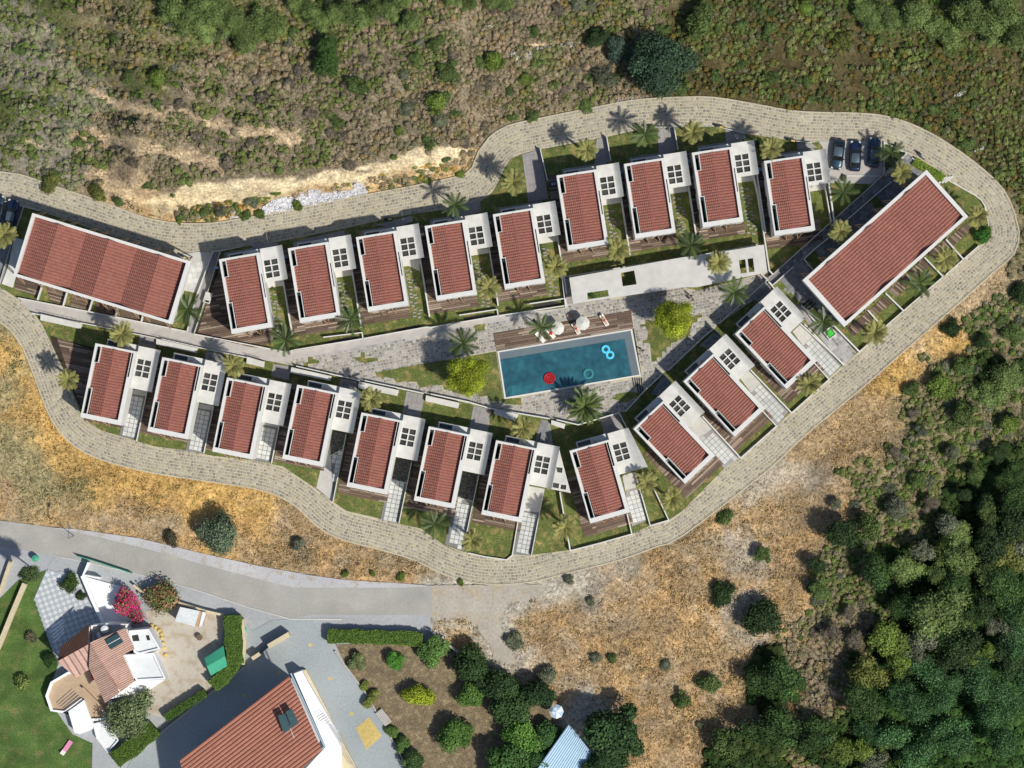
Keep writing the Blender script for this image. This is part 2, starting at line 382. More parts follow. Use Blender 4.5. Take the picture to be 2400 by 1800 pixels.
def setts(parent, pts, ang_deg, cell=.46, z=.16, cols=RC, excl=[]):
    P=WW(pts); a=math.radians(ang_deg); ca,sa=math.cos(a),math.sin(a)
    xs=[p[0] for p in P]; ys=[p[1] for p in P]; cx=(min(xs)+max(xs))/2; cy=(min(ys)+max(ys))/2; R=math.hypot(max(xs)-min(xs),max(ys)-min(ys))/2+1
    L=[]; v=-R
    while v<R:
        u=-R+random.random()*.4
        while u<R:
            l=random.uniform(cell*.75,cell*1.35); um=u+l/2; L.append((cx+um*ca-v*sa, cy+um*sa+v*ca, a, l/2-.03, cell/2-.03)); u+=l
        v+=cell
    X=np.array([q[0] for q in L]); Y=np.array([q[1] for q in L]); ok=inpoly(X,Y,P)&(polydist(X,Y,P,True)>.15)
    for e in excl: ok&=~inpoly(X,Y,WW(e))
    mb=add_stones([L[i] for i in np.nonzero(ok)[0]],z-.05,z,cols,.025)
    if mb.f: stuff(mb.build('sett',M['stone'],parent))
def wall(label, pts, h=.9, th=.22, m='white', z0=-.1, name='garden_wall', cat='wall'):
    mb=MB(); mb.prism(strip_poly(WW(pts),th),z0,h); return tag(mb.build(name,M[m]),label,cat)
# ------------------------------------------------------------------ terrain
yard_px=[(-160,1290)]+c('K',(0,222),(250,265),(500,300),(860,392),(1240,492),(1600,612),(1880,690))+c('L',(80,665),(780,665),(850,655))+c('L',(860,760),(1060,930),(1620,1230),(1700,1659))+[(1330,1900),(-160,1900)]
verge_px=c('K',(310,100),(500,112),(900,170),(1300,265),(1700,355),(2000,405),(2212,425))+c('L',(0,400),(300,440),(700,465),(880,480),(700,490),(0,490))+c('K',(1900,489),(1700,440),(1300,335),(900,225),(500,130))
asph_px=[(-160,1205)]+c('K',(0,55),(500,120),(900,215),(1300,325),(1700,430),(1900,480))+c('L',(0,482),(700,480),(866,484),(866,500),(868,560),(864,620),(866,668),(780,668),(80,668))+c('K',(1880,692),(1600,612),(1240,492),(860,392),(500,300),(250,265),(0,222))+[(-160,1290)]
_tr=[(((x-0)/2.765)+700,(y/2.765)+1200) for x,y in ((850,476),(1150,474),(1560,470),(1540,540),(1330,620),(1310,740),(1400,960),(1300,975),(1190,790),(1100,700),(860,674))]
_tr=smooth_line(_tr+[_tr[0]],9); _rt=random.Random(3); track_px=[(x+_rt.uniform(-7,7)*(1 if x>1020 else .3),y+_rt.uniform(-6,6)*(1 if x>1020 and y>1385 else .25)) for x,y in _tr[:-1]]
trackW=WW(track_px); vergeW=WW(verge_px); yardW=WW(yard_px); asphW=WW(asph_px)
def vnoise(x,y,s,seed):
    r=np.random.default_rng(seed); g=r.random((256,256)); fx=x/s+1000.3; fy=y/s+1000.7
    ix=np.floor(fx).astype(int); iy=np.floor(fy).astype(int); tx=fx-ix; ty=fy-iy; tx=tx*tx*(3-2*tx); ty=ty*ty*(3-2*ty)
    a=g[ix%256,iy%256]; b=g[(ix+1)%256,iy%256]; cc=g[ix%256,(iy+1)%256]; d=g[(ix+1)%256,(iy+1)%256]
    return (a*(1-tx)+b*tx)*(1-ty)+(cc*(1-tx)+d*tx)*ty-.5
bank_px=c('A',(1130,250),(1350,215),(1800,120),(2212,55))+c('B',(750,60),(1000,90),(1300,40),(1650,30),(1900,10))+c('O',(60,1120),(300,1050),(450,980),(700,940),(890,970),(860,1090),(800,1130),(400,1215),(0,1300))+c('B',(1600,225),(1000,345),(500,435))+c('A',(1720,460),(1450,445),(1220,395))
bankW=WW(bank_px)
top_edge=c('A',(1130,230),(1350,215),(1800,120),(2212,55))+c('B',(750,60),(1000,60),(1300,20),(1650,0))+c('O',(60,1110),(300,1040),(450,975),(700,935),(890,965))
ZN={ # soil colour, scrub density, palette
 'gs':((.25,.205,.135),1.0,[(.244,.201,.152),(.201,.177,.134),(.171,.165,.104),(.275,.226,.183),(.134,.152,.073),(.220,.201,.134),(.159,.146,.110)]),
 'go':((.20,.175,.095),1.0,[(.146,.165,.073),(.207,.189,.122),(.110,.140,.055),(.183,.159,.061),(.244,.207,.146),(.159,.171,.098)]),
 'gg':((.22,.20,.15),1.0,[(.196,.218,.144),(.161,.184,.115),(.230,.224,.172),(.115,.172,.057),(.207,.196,.161)]),
 'gr':((.10,.11,.04),.9,[(.085,.14,.035),(.11,.17,.04),(.07,.11,.03),(.13,.14,.06)]),
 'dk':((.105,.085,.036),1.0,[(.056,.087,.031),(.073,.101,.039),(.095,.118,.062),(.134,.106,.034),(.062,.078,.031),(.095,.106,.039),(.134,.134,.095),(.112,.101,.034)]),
 'tan':((.52,.385,.235),.12,[(.30,.25,.15),(.2,.19,.11)]),
 'gold':((.56,.36,.125),.28,[(.62,.42,.13),(.42,.30,.14),(.20,.20,.12),(.5,.35,.13)]),
 'gg2':((.33,.28,.15),.55,[(.17,.19,.12),(.13,.17,.08),(.28,.25,.14),(.2,.2,.14)]),
 'dry':((.37,.265,.15),.62,[(.44,.31,.16),(.36,.26,.14),(.30,.24,.14),(.52,.38,.19),(.22,.20,.12)]),
 'dgr':((.40,.345,.265),.12,[(.35,.28,.18),(.25,.23,.17)]),
 'mix':((.25,.21,.12),1.0,[(.13,.17,.06),(.10,.15,.045),(.146,.157,.084),(.084,.123,.045),(.213,.190,.134),(.062,.101,.034),(.168,.168,.123)]),
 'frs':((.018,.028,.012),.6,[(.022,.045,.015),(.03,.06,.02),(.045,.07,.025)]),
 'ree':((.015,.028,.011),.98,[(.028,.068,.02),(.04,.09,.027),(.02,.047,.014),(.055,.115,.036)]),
 'grv':((.42,.385,.315),.0,[(.3,.3,.3)]),
 'sand':((.62,.50,.32),.0,[(.3,.3,.3)]),
 'lwn':((.075,.12,.025),.05,[(.09,.14,.03),(.14,.16,.05)]),
 'soil':((.27,.20,.13),.05,[(.1,.14,.04)]),
}
SEED=[('gg',0,0),('gg',60,80),('go',200,40),('go',300,120),('gg',60,200),('gg',100,300),('gg',190,260),('gg',60,350),('gr',30,250),('gr',150,30),
 ('go',330,60),('go',400,120),('gr',380,190),('gs',500,170),('go',480,90),('gs',560,230),('gs',640,180),('gs',420,260),('gs',300,300),('gs',240,340),
 
 ('gs',380,310),('gs',450,330),('gs',550,350),('gs',620,340),('gs',700,370),('gs',400,410),('gs',250,400),('gg',160,370),('tan',270,430),('tan',330,445),
 ('go',700,100),('gs',760,200),('gs',800,300),('gs',880,250),('gs',900,130),('gs',1000,60),('gs',1100,50),('go',1000,150),('gs',1080,120),('gs',950,200),('gs',1100,230),
 ('gs',1000,320),('gs',1060,300),('gs',1150,200),('gs',1200,120),('gs',1250,60),('go',1300,150),('gs',1350,130),('gs',1300,200),('gs',1400,200),('go',1230,230),('gs',1150,280),
 ('go',1350,50),('go',1450,40),('gs',1530,30),('dk',1600,100),('dk',1560,40),('dk',1700,60),('dk',1650,180),('dk',1750,150),('dk',1850,80),('dk',1900,200),('dk',2000,150),('dk',2050,230),('dk',2150,150),('dk',2200,250),('dk',2300,150),('dk',2380,60),('dk',2300,330),('dk',2380,420),('gr',2250,40),('gr',2100,30),('gr',2350,20),('dk',2390,250),('dk',2500,300),
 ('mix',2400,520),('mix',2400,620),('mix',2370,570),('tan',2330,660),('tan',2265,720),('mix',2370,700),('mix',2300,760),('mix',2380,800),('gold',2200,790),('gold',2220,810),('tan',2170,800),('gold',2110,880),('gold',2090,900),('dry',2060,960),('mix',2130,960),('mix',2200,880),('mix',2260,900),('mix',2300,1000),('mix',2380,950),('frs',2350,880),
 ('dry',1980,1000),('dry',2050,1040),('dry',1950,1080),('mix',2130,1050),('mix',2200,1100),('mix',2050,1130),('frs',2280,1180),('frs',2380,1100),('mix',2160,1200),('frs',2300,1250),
 ('dry',1880,1060),('dgr',1820,1120),('dgr',1740,1140),('dry',1700,1180),('dry',1850,1180),('dgr',1900,1120),('dry',1950,1180),('dry',1880,1280),('dry',1790,1230),('dgr',1740,1290),('dry',1650,1250),('dry',1600,1350),('dry',1700,1350),('dgr',1740,1370),('dry',1860,1380),('mix',1960,1330),('mix',1990,1400),('gs',1990,1450),('gs',1960,1500),('gs',1930,1560),('gs',1920,1640),('mix',1900,1700),
 ('dry',1560,1310),('dgr',1480,1340),('dgr',1400,1400),('dry',1350,1440),('dry',1450,1440),('dry',1550,1440),('dry',1500,1540),('dry',1420,1500),('dry',1600,1500),('dry',1650,1600),('dry',1560,1620),('dry',1480,1620),('dry',1700,1680),('dry',1600,1720),('dry',1550,1780),('dry',1300,1500),('dry',1250,1480),
 ('grv',1020,1385),('grv',1030,1415),('grv',1020,1440),('grv',1070,1425),('grv',1150,1400),('grv',1060,1400),('grv',1250,1380),('grv',1330,1360),('grv',1180,1440),('grv',1130,1470),('dry',1050,1475),('dry',1090,1500),('grv',1150,1500),('grv',1170,1530),('dgr',1190,1550),('dgr',1250,1560),('dry',1180,1580),('dry',1260,1600),('dry',1290,1650),('grv',1360,1690),
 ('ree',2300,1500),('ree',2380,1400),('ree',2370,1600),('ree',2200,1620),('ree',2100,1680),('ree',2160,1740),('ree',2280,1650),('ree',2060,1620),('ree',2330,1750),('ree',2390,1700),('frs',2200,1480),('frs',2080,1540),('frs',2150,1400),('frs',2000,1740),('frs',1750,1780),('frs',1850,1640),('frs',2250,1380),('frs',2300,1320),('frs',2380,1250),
 ('gg2',20,760),('gg2',60,850),('gold',20,830),('gold',80,900),('gg2',30,930),('gold',110,1000),('gg2',60,1020),('gg2',20,1080),('gg2',100,1100),('gold',160,1080),('gold',60,960),('gold',200,1120),('gold',260,1140),('gg2',180,1150),('gold',350,1150),('gg2',100,1170),('gold',450,1170),('gold',560,1190),('dry',300,1200),('dry',400,1250),('gold',600,1220),('dry',660,1260),('dry',560,1280),('dry',720,1290),('dry',780,1310),('dry',880,1330),('dry',970,1350),('dry',1040,1365),('dry',20,1180),('dry',150,1200),('gold',520,1330)]
SX=np.array([s[1] for s in SEED],float); SY=np.array([s[2] for s in SEED],float); SC=np.array([ZN[s[0]][0] for s in SEED])
def zone_idx(px,py):
    jx=px+vnoise(px,py,34,5)*70+vnoise(px,py,13,6)*26; jy=py+vnoise(px,py,34,7)*50+vnoise(px,py,13,8)*22
    best=np.full(px.shape,1e18); idx=np.zeros(px.shape,int)
    for i in range(len(SX)):
        d=(jx-SX[i])**2+(jy-SY[i])**2; m=d<best; best[m]=d[m]; idx[m]=i
    return idx
def zone_col(px,py,sig=26):
    num=np.zeros(px.shape+(3,)); den=np.zeros(px.shape)
    jx=px+vnoise(px,py,30,5)*46+vnoise(px,py,11,6)*22; jy=py+vnoise(px,py,30,7)*36+vnoise(px,py,11,8)*18
    d2s=[]
    for i in range(len(SX)):
        d2=(jx-SX[i])**2+(jy-SY[i])**2; wgt=np.exp(-d2/(2*sig*sig))+1e-9/(1+d2/1e4)**4; num+=wgt[...,None]*SC[i]; den+=wgt
    return num/den[...,None]
fx=np.arange(-90,90.01,.5); fy=np.arange(-70,70.01,.5)
gx=np.concatenate([[-900,-500,-300,-200,-150,-120,-100],fx,[100,120,150,200,300,500,900]]); gy=np.concatenate([[-900,-500,-300,-200,-140,-100,-80],fy,[80,100,140,200,300,500,900]])
X,Y=np.meshgrid(gx,gy,indexing='ij')
def height(x,y):
    inside=inpoly(x,y,outerW)|inpoly(x,y,yardW)|inpoly(x,y,asphW)|inpoly(x,y,vergeW)|inpoly(x,y,trackW)
    d=np.minimum(np.minimum(polydist(x,y,outerW),polydist(x,y,yardW,True)),np.minimum(polydist(x,y,asphW,True),np.minimum(polydist(x,y,vergeW,True),polydist(x,y,trackW,True)))); d[inside]=0
    m=np.clip(d/5,0,1); m=m*m*(3-2*m); m2=np.clip(d/1.0,0,1)
    h=vnoise(x,y,26,1)*3.2+vnoise(x,y,9,2)*1.5
    small=vnoise(x,y,3.2,3)*.5+vnoise(x,y,1.3,4)*.28
    px=x*S+1200; py=900-y*S
    # terraces of the old hillside, upper left
    tl=np.clip((900-px)/500,0,1)*np.clip((430-py)/200,0,1)
    q=(py-.22*px)/62.0; ter=(q-np.floor(q)); h=h-tl*(np.where(ter<.35,ter/.35,1-(ter-.35)/.65))*1.1
    # cut bank above the road: plateau stands higher
    up=np.clip((d)/4.0,0,1); zb=3.4*up*up*(3-2*up)
    nw=np.clip((1130-px)/60,0,1)*np.clip((470-py)/30,0,1)*np.clip((px-250)/80,0,1)
    h=h*m+small*m2+zb*nw
    # gully and forest floor falls away to the east
    e=np.clip((px-1950)/400,0,1)*np.clip((py-900)/300,0,1); h=h-e*5*m
    h=np.where(inside,np.where(d<=0,-.30,h),h)
    h=np.where((~inside)&(d<.75),np.minimum(h,-.07),h)
    return h
Z=height(X,Y)
PXg=X*S+1200; PYg=900-Y*S
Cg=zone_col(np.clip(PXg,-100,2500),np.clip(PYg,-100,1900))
bk=inpoly(X+vnoise(X,Y,2,21)*1.2,Y+vnoise(X,Y,2,22)*1.2,bankW)
dtop=polydist(X,Y,WW(top_edge)); dr=polydist(X,Y,outerW)
sandc=np.array([.70,.575,.365])*(1+vnoise(X,Y,1.5,31)[...,None]*.25+vnoise(X,Y,5,32)[...,None]*.2)
foot=np.array([.50,.34,.17])*(1+vnoise(X,Y,1.1,33)[...,None]*.5)
ft=np.clip((2.6-dr+vnoise(X,Y,2.5,34)*3)/1.2,0,1)[...,None]
bc=sandc*(1-ft)+foot*ft
Cg=np.where(bk[...,None],bc,Cg)
STR=[([(165,188),(190,200),(215,215),(280,245),(340,262),(385,275)],10),([(425,268),(470,282),(520,300),(575,310),(640,318),(690,328)],15),([(180,318),(215,315),(250,325),(330,345),(410,362),(470,375),(520,395)],13),([(215,402),(262,425),(325,445)],13),([(1230,108),(1280,104),(1320,100)],6),([(400,372),(440,380),(480,390)],6),([(60,330),(100,340)],4),([(1060,285),(1080,300)],5),([(100,60),(110,75)],4),([(380,205),(400,215)],3)]
def strips(x,y):
    m=np.zeros(x.shape)
    for pl,wd in STR:
        P=WW(pl); d=polydist(x,y,P); m=np.maximum(m,np.clip((wd/S*(1+1.6*vnoise(x,y,1.7,71)+1.2*vnoise(x,y,.8,72))-d)/.4+.3,0,1))
    return m
track=trackW
tj=polydist(X,Y,track,True); ti=inpoly(X+vnoise(X,Y,2.2,91)*2.2,Y+vnoise(X,Y,2.2,92)*2.2,track)
tm=np.clip(np.where(ti|(tj<2.5),1-np.where(inpoly(X,Y,trackW),0,tj)/2.5,0),0,.85)[...,None]; tm=tm*np.where(PXg[...,None]<1130,1.08,.9).clip(0,1)
dryz=np.clip((PYg-1150)/60,0,1)*np.clip((2050-PXg)/80,0,1); dn1=vnoise(X,Y,3.2,93); dn2=vnoise(X,Y,1.4,94)
om=(np.clip((dn1+dn2*.6)*2.2,0,1)*dryz*.6)[...,None]; Cg=Cg*(1-om)+np.array([.55,.345,.15])*om
gm_=(np.clip((-dn1+dn2*.5-.12)*2.4,0,1)*dryz*.5)[...,None]; Cg=Cg*(1-gm_)+np.array([.37,.32,.24])*gm_
Cg=Cg*(1-tm)+np.array([.43,.395,.33])*tm
for pl_,w_ in ((c('L',(1690,780),(1850,920),(2010,1050),(2240,1230)),4),(c('L',(1480,960),(1640,1090),(1830,1260)),4),(c('M',(60,600),(240,760),(330,900)),4)):
    q_=polydist(X,Y,WW(pl_)); q_=(np.clip(1-q_/.55,0,1)*np.clip(.8+vnoise(X,Y,1.5,88)*1.6,0,1))[...,None]; Cg=Cg*(1-q_)+np.array([.54,.43,.29])*q_
sm=strips(X,Y)[...,None]; Cg=Cg*(1-sm)+np.array([.55,.42,.26])*sm
rb_=inpoly(X,Y,WW(c('B',(790,320),(870,265),(960,235),(1110,215),(1220,170),(1330,190),(1560,175),(1600,95),(1640,110),(1705,190),(1500,240),(1100,335),(820,385))))
Cg[rb_]=(.52,.51,.51)
Cg*=1+vnoise(X,Y,.9,41)[...,None]*.30+vnoise(X,Y,2.6,42)[...,None]*.30
nx_,ny_=X.shape; idx=np.arange(nx_*ny_).reshape(nx_,ny_)
Fq=np.stack([idx[:-1,:-1],idx[1:,:-1],idx[1:,1:],idx[:-1,1:]],-1).reshape(-1,4)
me=bpy.data.meshes.new('terrain')
me.vertices.add(nx_*ny_); me.vertices.foreach_set('co',np.stack([X,Y,Z],-1).astype(np.float32).ravel())
me.loops.add(Fq.size); me.loops.foreach_set('vertex_index',Fq.ravel().astype(np.int32)); me.polygons.add(len(Fq)); me.polygons.foreach_set('loop_start',np.arange(0,Fq.size,4,dtype=np.int32)); me.update(calc_edges=True)
a=me.color_attributes.new('Col','FLOAT_COLOR','POINT'); a.data.foreach_set('color',np.concatenate([Cg.clip(0,1).reshape(-1,3),np.ones((nx_*ny_,1))],1).astype(np.float32).ravel())
me.materials.append(M['terrain']); me.polygons.foreach_set('use_smooth',[True]*len(me.polygons))
struct(obj('terrain',me))
def gz(x,y):
    if abs(x)>=89 or abs(y)>=69: return 0.
    i=int((x+90)/.5)+7; j=int((y+70)/.5)+7; return float(Z[i,j])
built=[outerW,yardW,asphW,trackW]
# ------------------------------------------------------------------ foliage mesh helpers (numpy)
def leaf_quads(centers, normals, size, cols, aspect=.7):
    n=len(centers); r=rng.normal(size=(n,3)); t=np.cross(normals,r); t/=np.linalg.norm(t,axis=1,keepdims=True)+1e-9
    b=np.cross(normals,t); s=(size*rng.uniform(.6,1.35,(n,1))); t=t*s; b=b*s*aspect
    V=np.stack([centers-t-b,centers+t-b*.6,centers+t*.9+b,centers-t*.8+b*.8],1)
    return V.reshape(-1,3)
def quads_mesh(name, V, cols, material, tri=False):
    k=3 if tri else 4; n=len(V)//k; me=bpy.data.meshes.new(name)
    me.vertices.add(len(V)); me.vertices.foreach_set('co',V.astype(np.float32).ravel())
    me.loops.add(len(V)); me.loops.foreach_set('vertex_index',np.arange(len(V),dtype=np.int32)); me.polygons.add(n); me.polygons.foreach_set('loop_start',np.arange(0,len(V),k,dtype=np.int32)); me.update(calc_edges=True)
    a=me.color_attributes.new('Col','FLOAT_COLOR','POINT'); cc=np.repeat(np.asarray(cols),k,axis=0); a.data.foreach_set('color',np.concatenate([cc,np.ones((len(cc),1))],1).astype(np.float32).ravel())
    me.materials.append(material); return me
def crown_mesh(name, base, n=900, leaf=.13, lumps=7, flat=.75, z0=.0, spike=0.0, cvar=.3, cols=None, core=True, mk='leaf'):
    """unit-radius crown: leaves on and inside a lumpy volume, plus an inner core in a darker tone of the leaf colour"""
    lumps=int(lumps); L=rng.normal(size=(lumps,3)); L/=np.linalg.norm(L,axis=1,keepdims=True); L[:,2]=np.abs(L[:,2])*.8; Lr=rng.uniform(.22,.55,lumps); Lp=L*rng.uniform(.35,.80,(lumps,1)); Lp[:,2]*=.85
    pts=[];nr=[];cc=[]; base=np.array(base)
    allc=np.concatenate([[[0,0,.15]],Lp]); allr=np.concatenate([[.60],Lr]); lc=rng.uniform(1-cvar,1+cvar,len(allr))
    w=allr**2/np.sum(allr**2)
    for i in range(len(allr)):
        k=int(n*w[i]); d=rng.normal(size=(k,3)); d/=np.linalg.norm(d,axis=1,keepdims=True); d[:,2]=np.where(d[:,2]<-.35,-d[:,2],d[:,2])
        rr=allr[i]*(rng.uniform(.72,1.08,(k,1))+spike*rng.random((k,1))**3)
        pts.append(allc[i]+d*rr); nr.append(d+rng.normal(size=(k,3))*.55)
        b=base if cols is None else np.array(cols)[rng.integers(0,len(cols),k)]
        cc.append(b*lc[i]*rng.uniform(.7,1.3,(k,1))*(np.ones((k,3))))
    P=np.concatenate(pts); Nn=np.concatenate(nr); Nn/=np.linalg.norm(Nn,axis=1,keepdims=True)+1e-9; Cc=np.concatenate(cc)
    P[:,2]=P[:,2]*flat+z0
    V=leaf_quads(P,Nn,leaf,Cc); 
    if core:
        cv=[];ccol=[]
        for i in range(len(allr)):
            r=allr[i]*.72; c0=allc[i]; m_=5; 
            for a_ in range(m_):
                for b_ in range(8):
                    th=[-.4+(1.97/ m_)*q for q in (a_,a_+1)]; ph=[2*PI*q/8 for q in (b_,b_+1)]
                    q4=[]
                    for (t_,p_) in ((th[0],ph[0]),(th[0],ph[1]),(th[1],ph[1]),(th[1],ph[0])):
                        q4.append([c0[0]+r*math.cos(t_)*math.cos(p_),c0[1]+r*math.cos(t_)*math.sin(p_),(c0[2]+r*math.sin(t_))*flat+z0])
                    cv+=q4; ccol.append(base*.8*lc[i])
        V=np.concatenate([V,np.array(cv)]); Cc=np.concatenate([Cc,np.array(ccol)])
    return quads_mesh(name,V,Cc.clip(0,1),M[mk])
def trunk_mesh(h, r, limbs=4, spread=.5):
    mb=MB(); mb.tube([(0,0,-.5),(0.02,.01,h*.5),(.0,.03,h)],[r*1.25,r,r*.65],7)
    for i in range(limbs):
        a=2*PI*i/limbs+.4; mb.tube([(0,0,h*.6),(math.cos(a)*spread*.5,math.sin(a)*spread*.5,h*.9),(math.cos(a)*spread,math.sin(a)*spread,h*1.25)],[r*.5,r*.38,r*.15],5)
    return mb.mesh('trunk',M['bark'],True)
PART_CONT = None
# ------------------------------------------------------------------ clay tiled roofs
def tile_field(mb, poly, x0, ridges, y0, y1, zbase, slope, course=.30, rib=.45, tone=(.285,.115,.088)):
    """ridges: list of (xa, xridge, xb): two slopes each; courses run parallel to y, ribs run down the slope (x)"""
    ny=max(1,round((y1-y0)/rib)); rb=(y1-y0)/ny
    prof=[(0,0),(.2,.08),(.5,.115),(.8,.08),(1,0)]
    for (xa,xr,xb) in ridges:
        for (lo,hi,sg) in ((xa,xr,1),(xb,xr,-1)):
            Lx=abs(hi-lo); n=max(1,round(Lx/course)); cw=Lx/n
            for i in range(n):
                e0=lo+sg*i*cw; e1=lo+sg*(i+1)*cw      # e0 is lower
                zl=zbase+slope*i*cw; zh=zbase+slope*(i+1)*cw
                for j in range(ny):
                    yc=y0+(j+.5)*rb; xc=(e0+e1)/2
                    if poly and not inside_pt(xc,yc,poly): continue
                    k=random.uniform(.93,1.07); g=random.uniform(.96,1.05); cc=(tone[0]*k,tone[1]*k*g,tone[2]*k*g)
                    for (f0,h0),(f1,h1) in zip(prof,prof[1:]):
                        ya=y0+(j+f0)*rb; yb=y0+(j+f1)*rb
                        A=(e0,ya,zl+h0+.10); B=(e0,yb,zl+h1+.10); C_=(e1,yb,zh+h1); D=(e1,ya,zh+h0)
                        A2=(e0,ya,zl+h0-.05); B2=(e0,yb,zl+h1-.05)
                        if sg>0: mb.face([A,D,C_,B],cc); mb.face([A2,A,B,B2],cc)
                        else: mb.face([A,B,C_,D],cc); mb.face([A2,B2,B,A],cc)
def inside_pt(x,y,poly):
    ins=False; j=len(poly)-1
    for i in range(len(poly)):
        xi,yi=poly[i]; xj,yj=poly[j]
        if (yi>y)!=(yj>y) and x<(xj-xi)*(y-yi)/(yj-yi)+xi: ins=not ins
        j=i
    return ins
HR=5.9; KV=(1-HR/CAMH)/S
def lp(*pts): return [(u*KV,-v*KV) for u,v in pts]
def rect(u0,v0,u1,v1): return lp((u0,v0),(u1,v0),(u1,v1),(u0,v1))
def struts(parent, x, y, z0, z1, out=(0,-1), span=.42, reach=.75, m='timber'):
    ox,oy=out; tx,ty=-oy,ox
    mb=MB()
    for s in (-1,1): mb.tube([(x+ox*reach,y+oy*reach,z0),(x+ox*.02+tx*s*span,y+oy*.02+ty*s*span,z1)],.085,5)
    return mb.build('v_strut',M[m],parent)
def make_villa(lower, wedge=None):
    root=bpy.data.objects.new('villa',None); col.objects.link(root)
    tilep=lp((16,5),(88,5),(88,166),(14,166),(14,104),(7,104),(7,44),(16,44))
    well1=rect(5.2,6,14.4,43); well2=rect(3.6,105.5,12.6,166)
    holes=[tilep,well1,well2]
    if lower: holes[0]=lp((16,5),(87.4,5),(87.4,166),(14,166),(14,104),(7,104),(7,44),(16,44)); holes.append(rect(88.4,5,92.4,62)); wid=97
    else: holes.append(rect(91.6,50,94,106)); wid=96.2
    mb=MB(); mb.holed(rect(0,0,wid,177),holes,.0,HR); mb.build('wall',M['white'],root)
    mb=MB(); R_=lp((16,0),(88,0))
    xs=[q*KV for q in (7,47.5,88)]
    SLP=.40 if lower else .24; ZE=HR-.62-(SLP-.21)*1.6
    tile_field(mb,holes[0],0,[tuple(xs)],-166*KV,-5*KV,ZE,SLP)
    rt=stuff(mb.build('roof_tiles',M['tile'],root))
    mb=MB(); mb.tube([(47.5*KV,-5*KV,ZE+SLP*40.5*KV+.07),(47.5*KV,-166*KV,ZE+SLP*40.5*KV+.07)],.10,6,col=(.30,.10,.08)); mb.build('ridge_cap',M['tile'],rt)
    mb=MB(); mb.prism(holes[0],4.4,ZE-.12); mb.build('roof_deck',M['pinktile'],root)
    # roof terraces cut into the left side: dark floor, glass balustrade
    for (r,nm) in ((rect(5.3,6.2,14.3,42.8),0),(rect(3.8,105.7,12.4,165.8),1)):
        mb=MB(); mb.prism(r,2.2,2.5); fl=mb.build('balcony_floor',M['dark'],root)
        x0=min(p[0] for p in r)+.04; x1=max(p[0] for p in r); y0=min(p[1] for p in r); y1=max(p[1] for p in r)
        mb=MB(); mb.box(x1-.10,x1-.03,y0+.1,y1-.1,2.6,5.3); mb.build('glass_screen',M['tealglass'],fl)
        mb=MB(); mb.box(x0,x1-.02,y1-.45,y1-.1,2.55,4.3); mb.build('door_frame',M['metal'],fl)
    # annex with six pane skylight; outer edge bent up to give a shaded band
    v0,v1=(-14,87) if lower else (-10,71)
    u1=150; u1b=wedge[1] if wedge else 150; u1=wedge[0] if wedge else 150
    sk=(101,16,133,56.5) if lower else (100.5,19,132.5,61)
    H1=3.9
    def P3(u,v,z): return (u*KV,-v*KV,z)
    cw=(sk[2]-sk[0]-3)/2; rh=(sk[3]-sk[1]-5)/3; ph=[]
    for i in range(2):
        for j in range(3):
            a_=sk[0]+i*(cw+3); b_=sk[1]+j*(rh+2.5); ph.append((a_,b_,a_+cw,b_+rh))
    fold=sk[2]+3
    mb=MB(); mb.holed(rect(wid+.1,v0,fold,v1),[rect(*q) for q in ph],H1-.35,H1); 
    n=8
    for i in range(n):
        def prof(t): return H1+ (.80*t**1.35)
        ta,tb=i/n,(i+1)/n
        ua0=fold+(u1-fold)*ta; ub0=fold+(u1-fold)*tb; ua1=fold+(u1b-fold)*ta; ub1=fold+(u1b-fold)*tb
        za,zb=prof(ta),prof(tb)
        mb.face([P3(ua0,v0,za),P3(ua1,v1,za),P3(ub1,v1,zb),P3(ub0,v0,zb)])
        mb.face([P3(ua0,v0,za-.3),P3(ub0,v0,zb-.3),P3(ub1,v1,zb-.3),P3(ua1,v1,za-.3)])
        mb.face([P3(ua0,v0,za-.3),P3(ua0,v0,za),P3(ub0,v0,zb),P3(ub0,v0,zb-.3)]); mb.face([P3(ua1,v1,za),P3(ua1,v1,za-.3),P3(ub1,v1,zb-.3),P3(ub1,v1,zb)])
    mb.face([P3(u1,v0,H1+.5),P3(u1,v0,H1+.8),P3(u1b,v1,H1+.8),P3(u1b,v1,H1+.5)])
    an=mb.build('annex_roof',M['white_roof'],root)
    cm=MB(); cm.box(-cw/2*KV,cw/2*KV,-rh/2*KV,rh/2*KV,-.03,.03); pme=cm.mesh('pane',M['glass'])
    for q in ph: obj('pane',pme,an,((q[0]+q[2])/2*KV,-(q[1]+q[3])/2*KV,H1-.30))
    mb=MB(); inset=8
    mb.prism(lp((wid+.2,v0+6),(u1-14,v0+6),(u1b-14,v1-6),(wid+.2,v1-6)),0,H1-.36); mb.build('annex_wall',M['white'],root)
    # entrance canopy at the head of the house with glass light and a timber strut
    mb=MB(); mb.holed(rect(20,v0-1,wid,-.15),[rect(23,v0+2.2,54,-1.6)],2.95,3.2); ca=mb.build('canopy',M['white'],root)
    mb=MB(); mb.prism(rect(23.2,v0+2.4,53.8,-1.8),3.0,3.05); mb.build('pane',M['glass'],ca)
    struts(root,64*KV,.0,0.1,5.5,(0,1),.3,.72)
    for uu in (34,61): struts(root,uu*KV,-177*KV,.1,5.7,(0,-1))
    for uu,ww in ((22,18),(52,30)):
        mb=MB(); mb.box((uu)*KV,(uu+ww)*KV,-177*KV-.05,-177*KV+.02,.3,2.5); d=mb.build('glass_door',M['glass_g'],root)
        mb=MB(); mb.box((uu+ww/2)*KV-.04,(uu+ww/2)*KV+.04,-177*KV-.09,-177*KV-.05,.3,2.5); mb.build('door_frame',M['metal'],d)
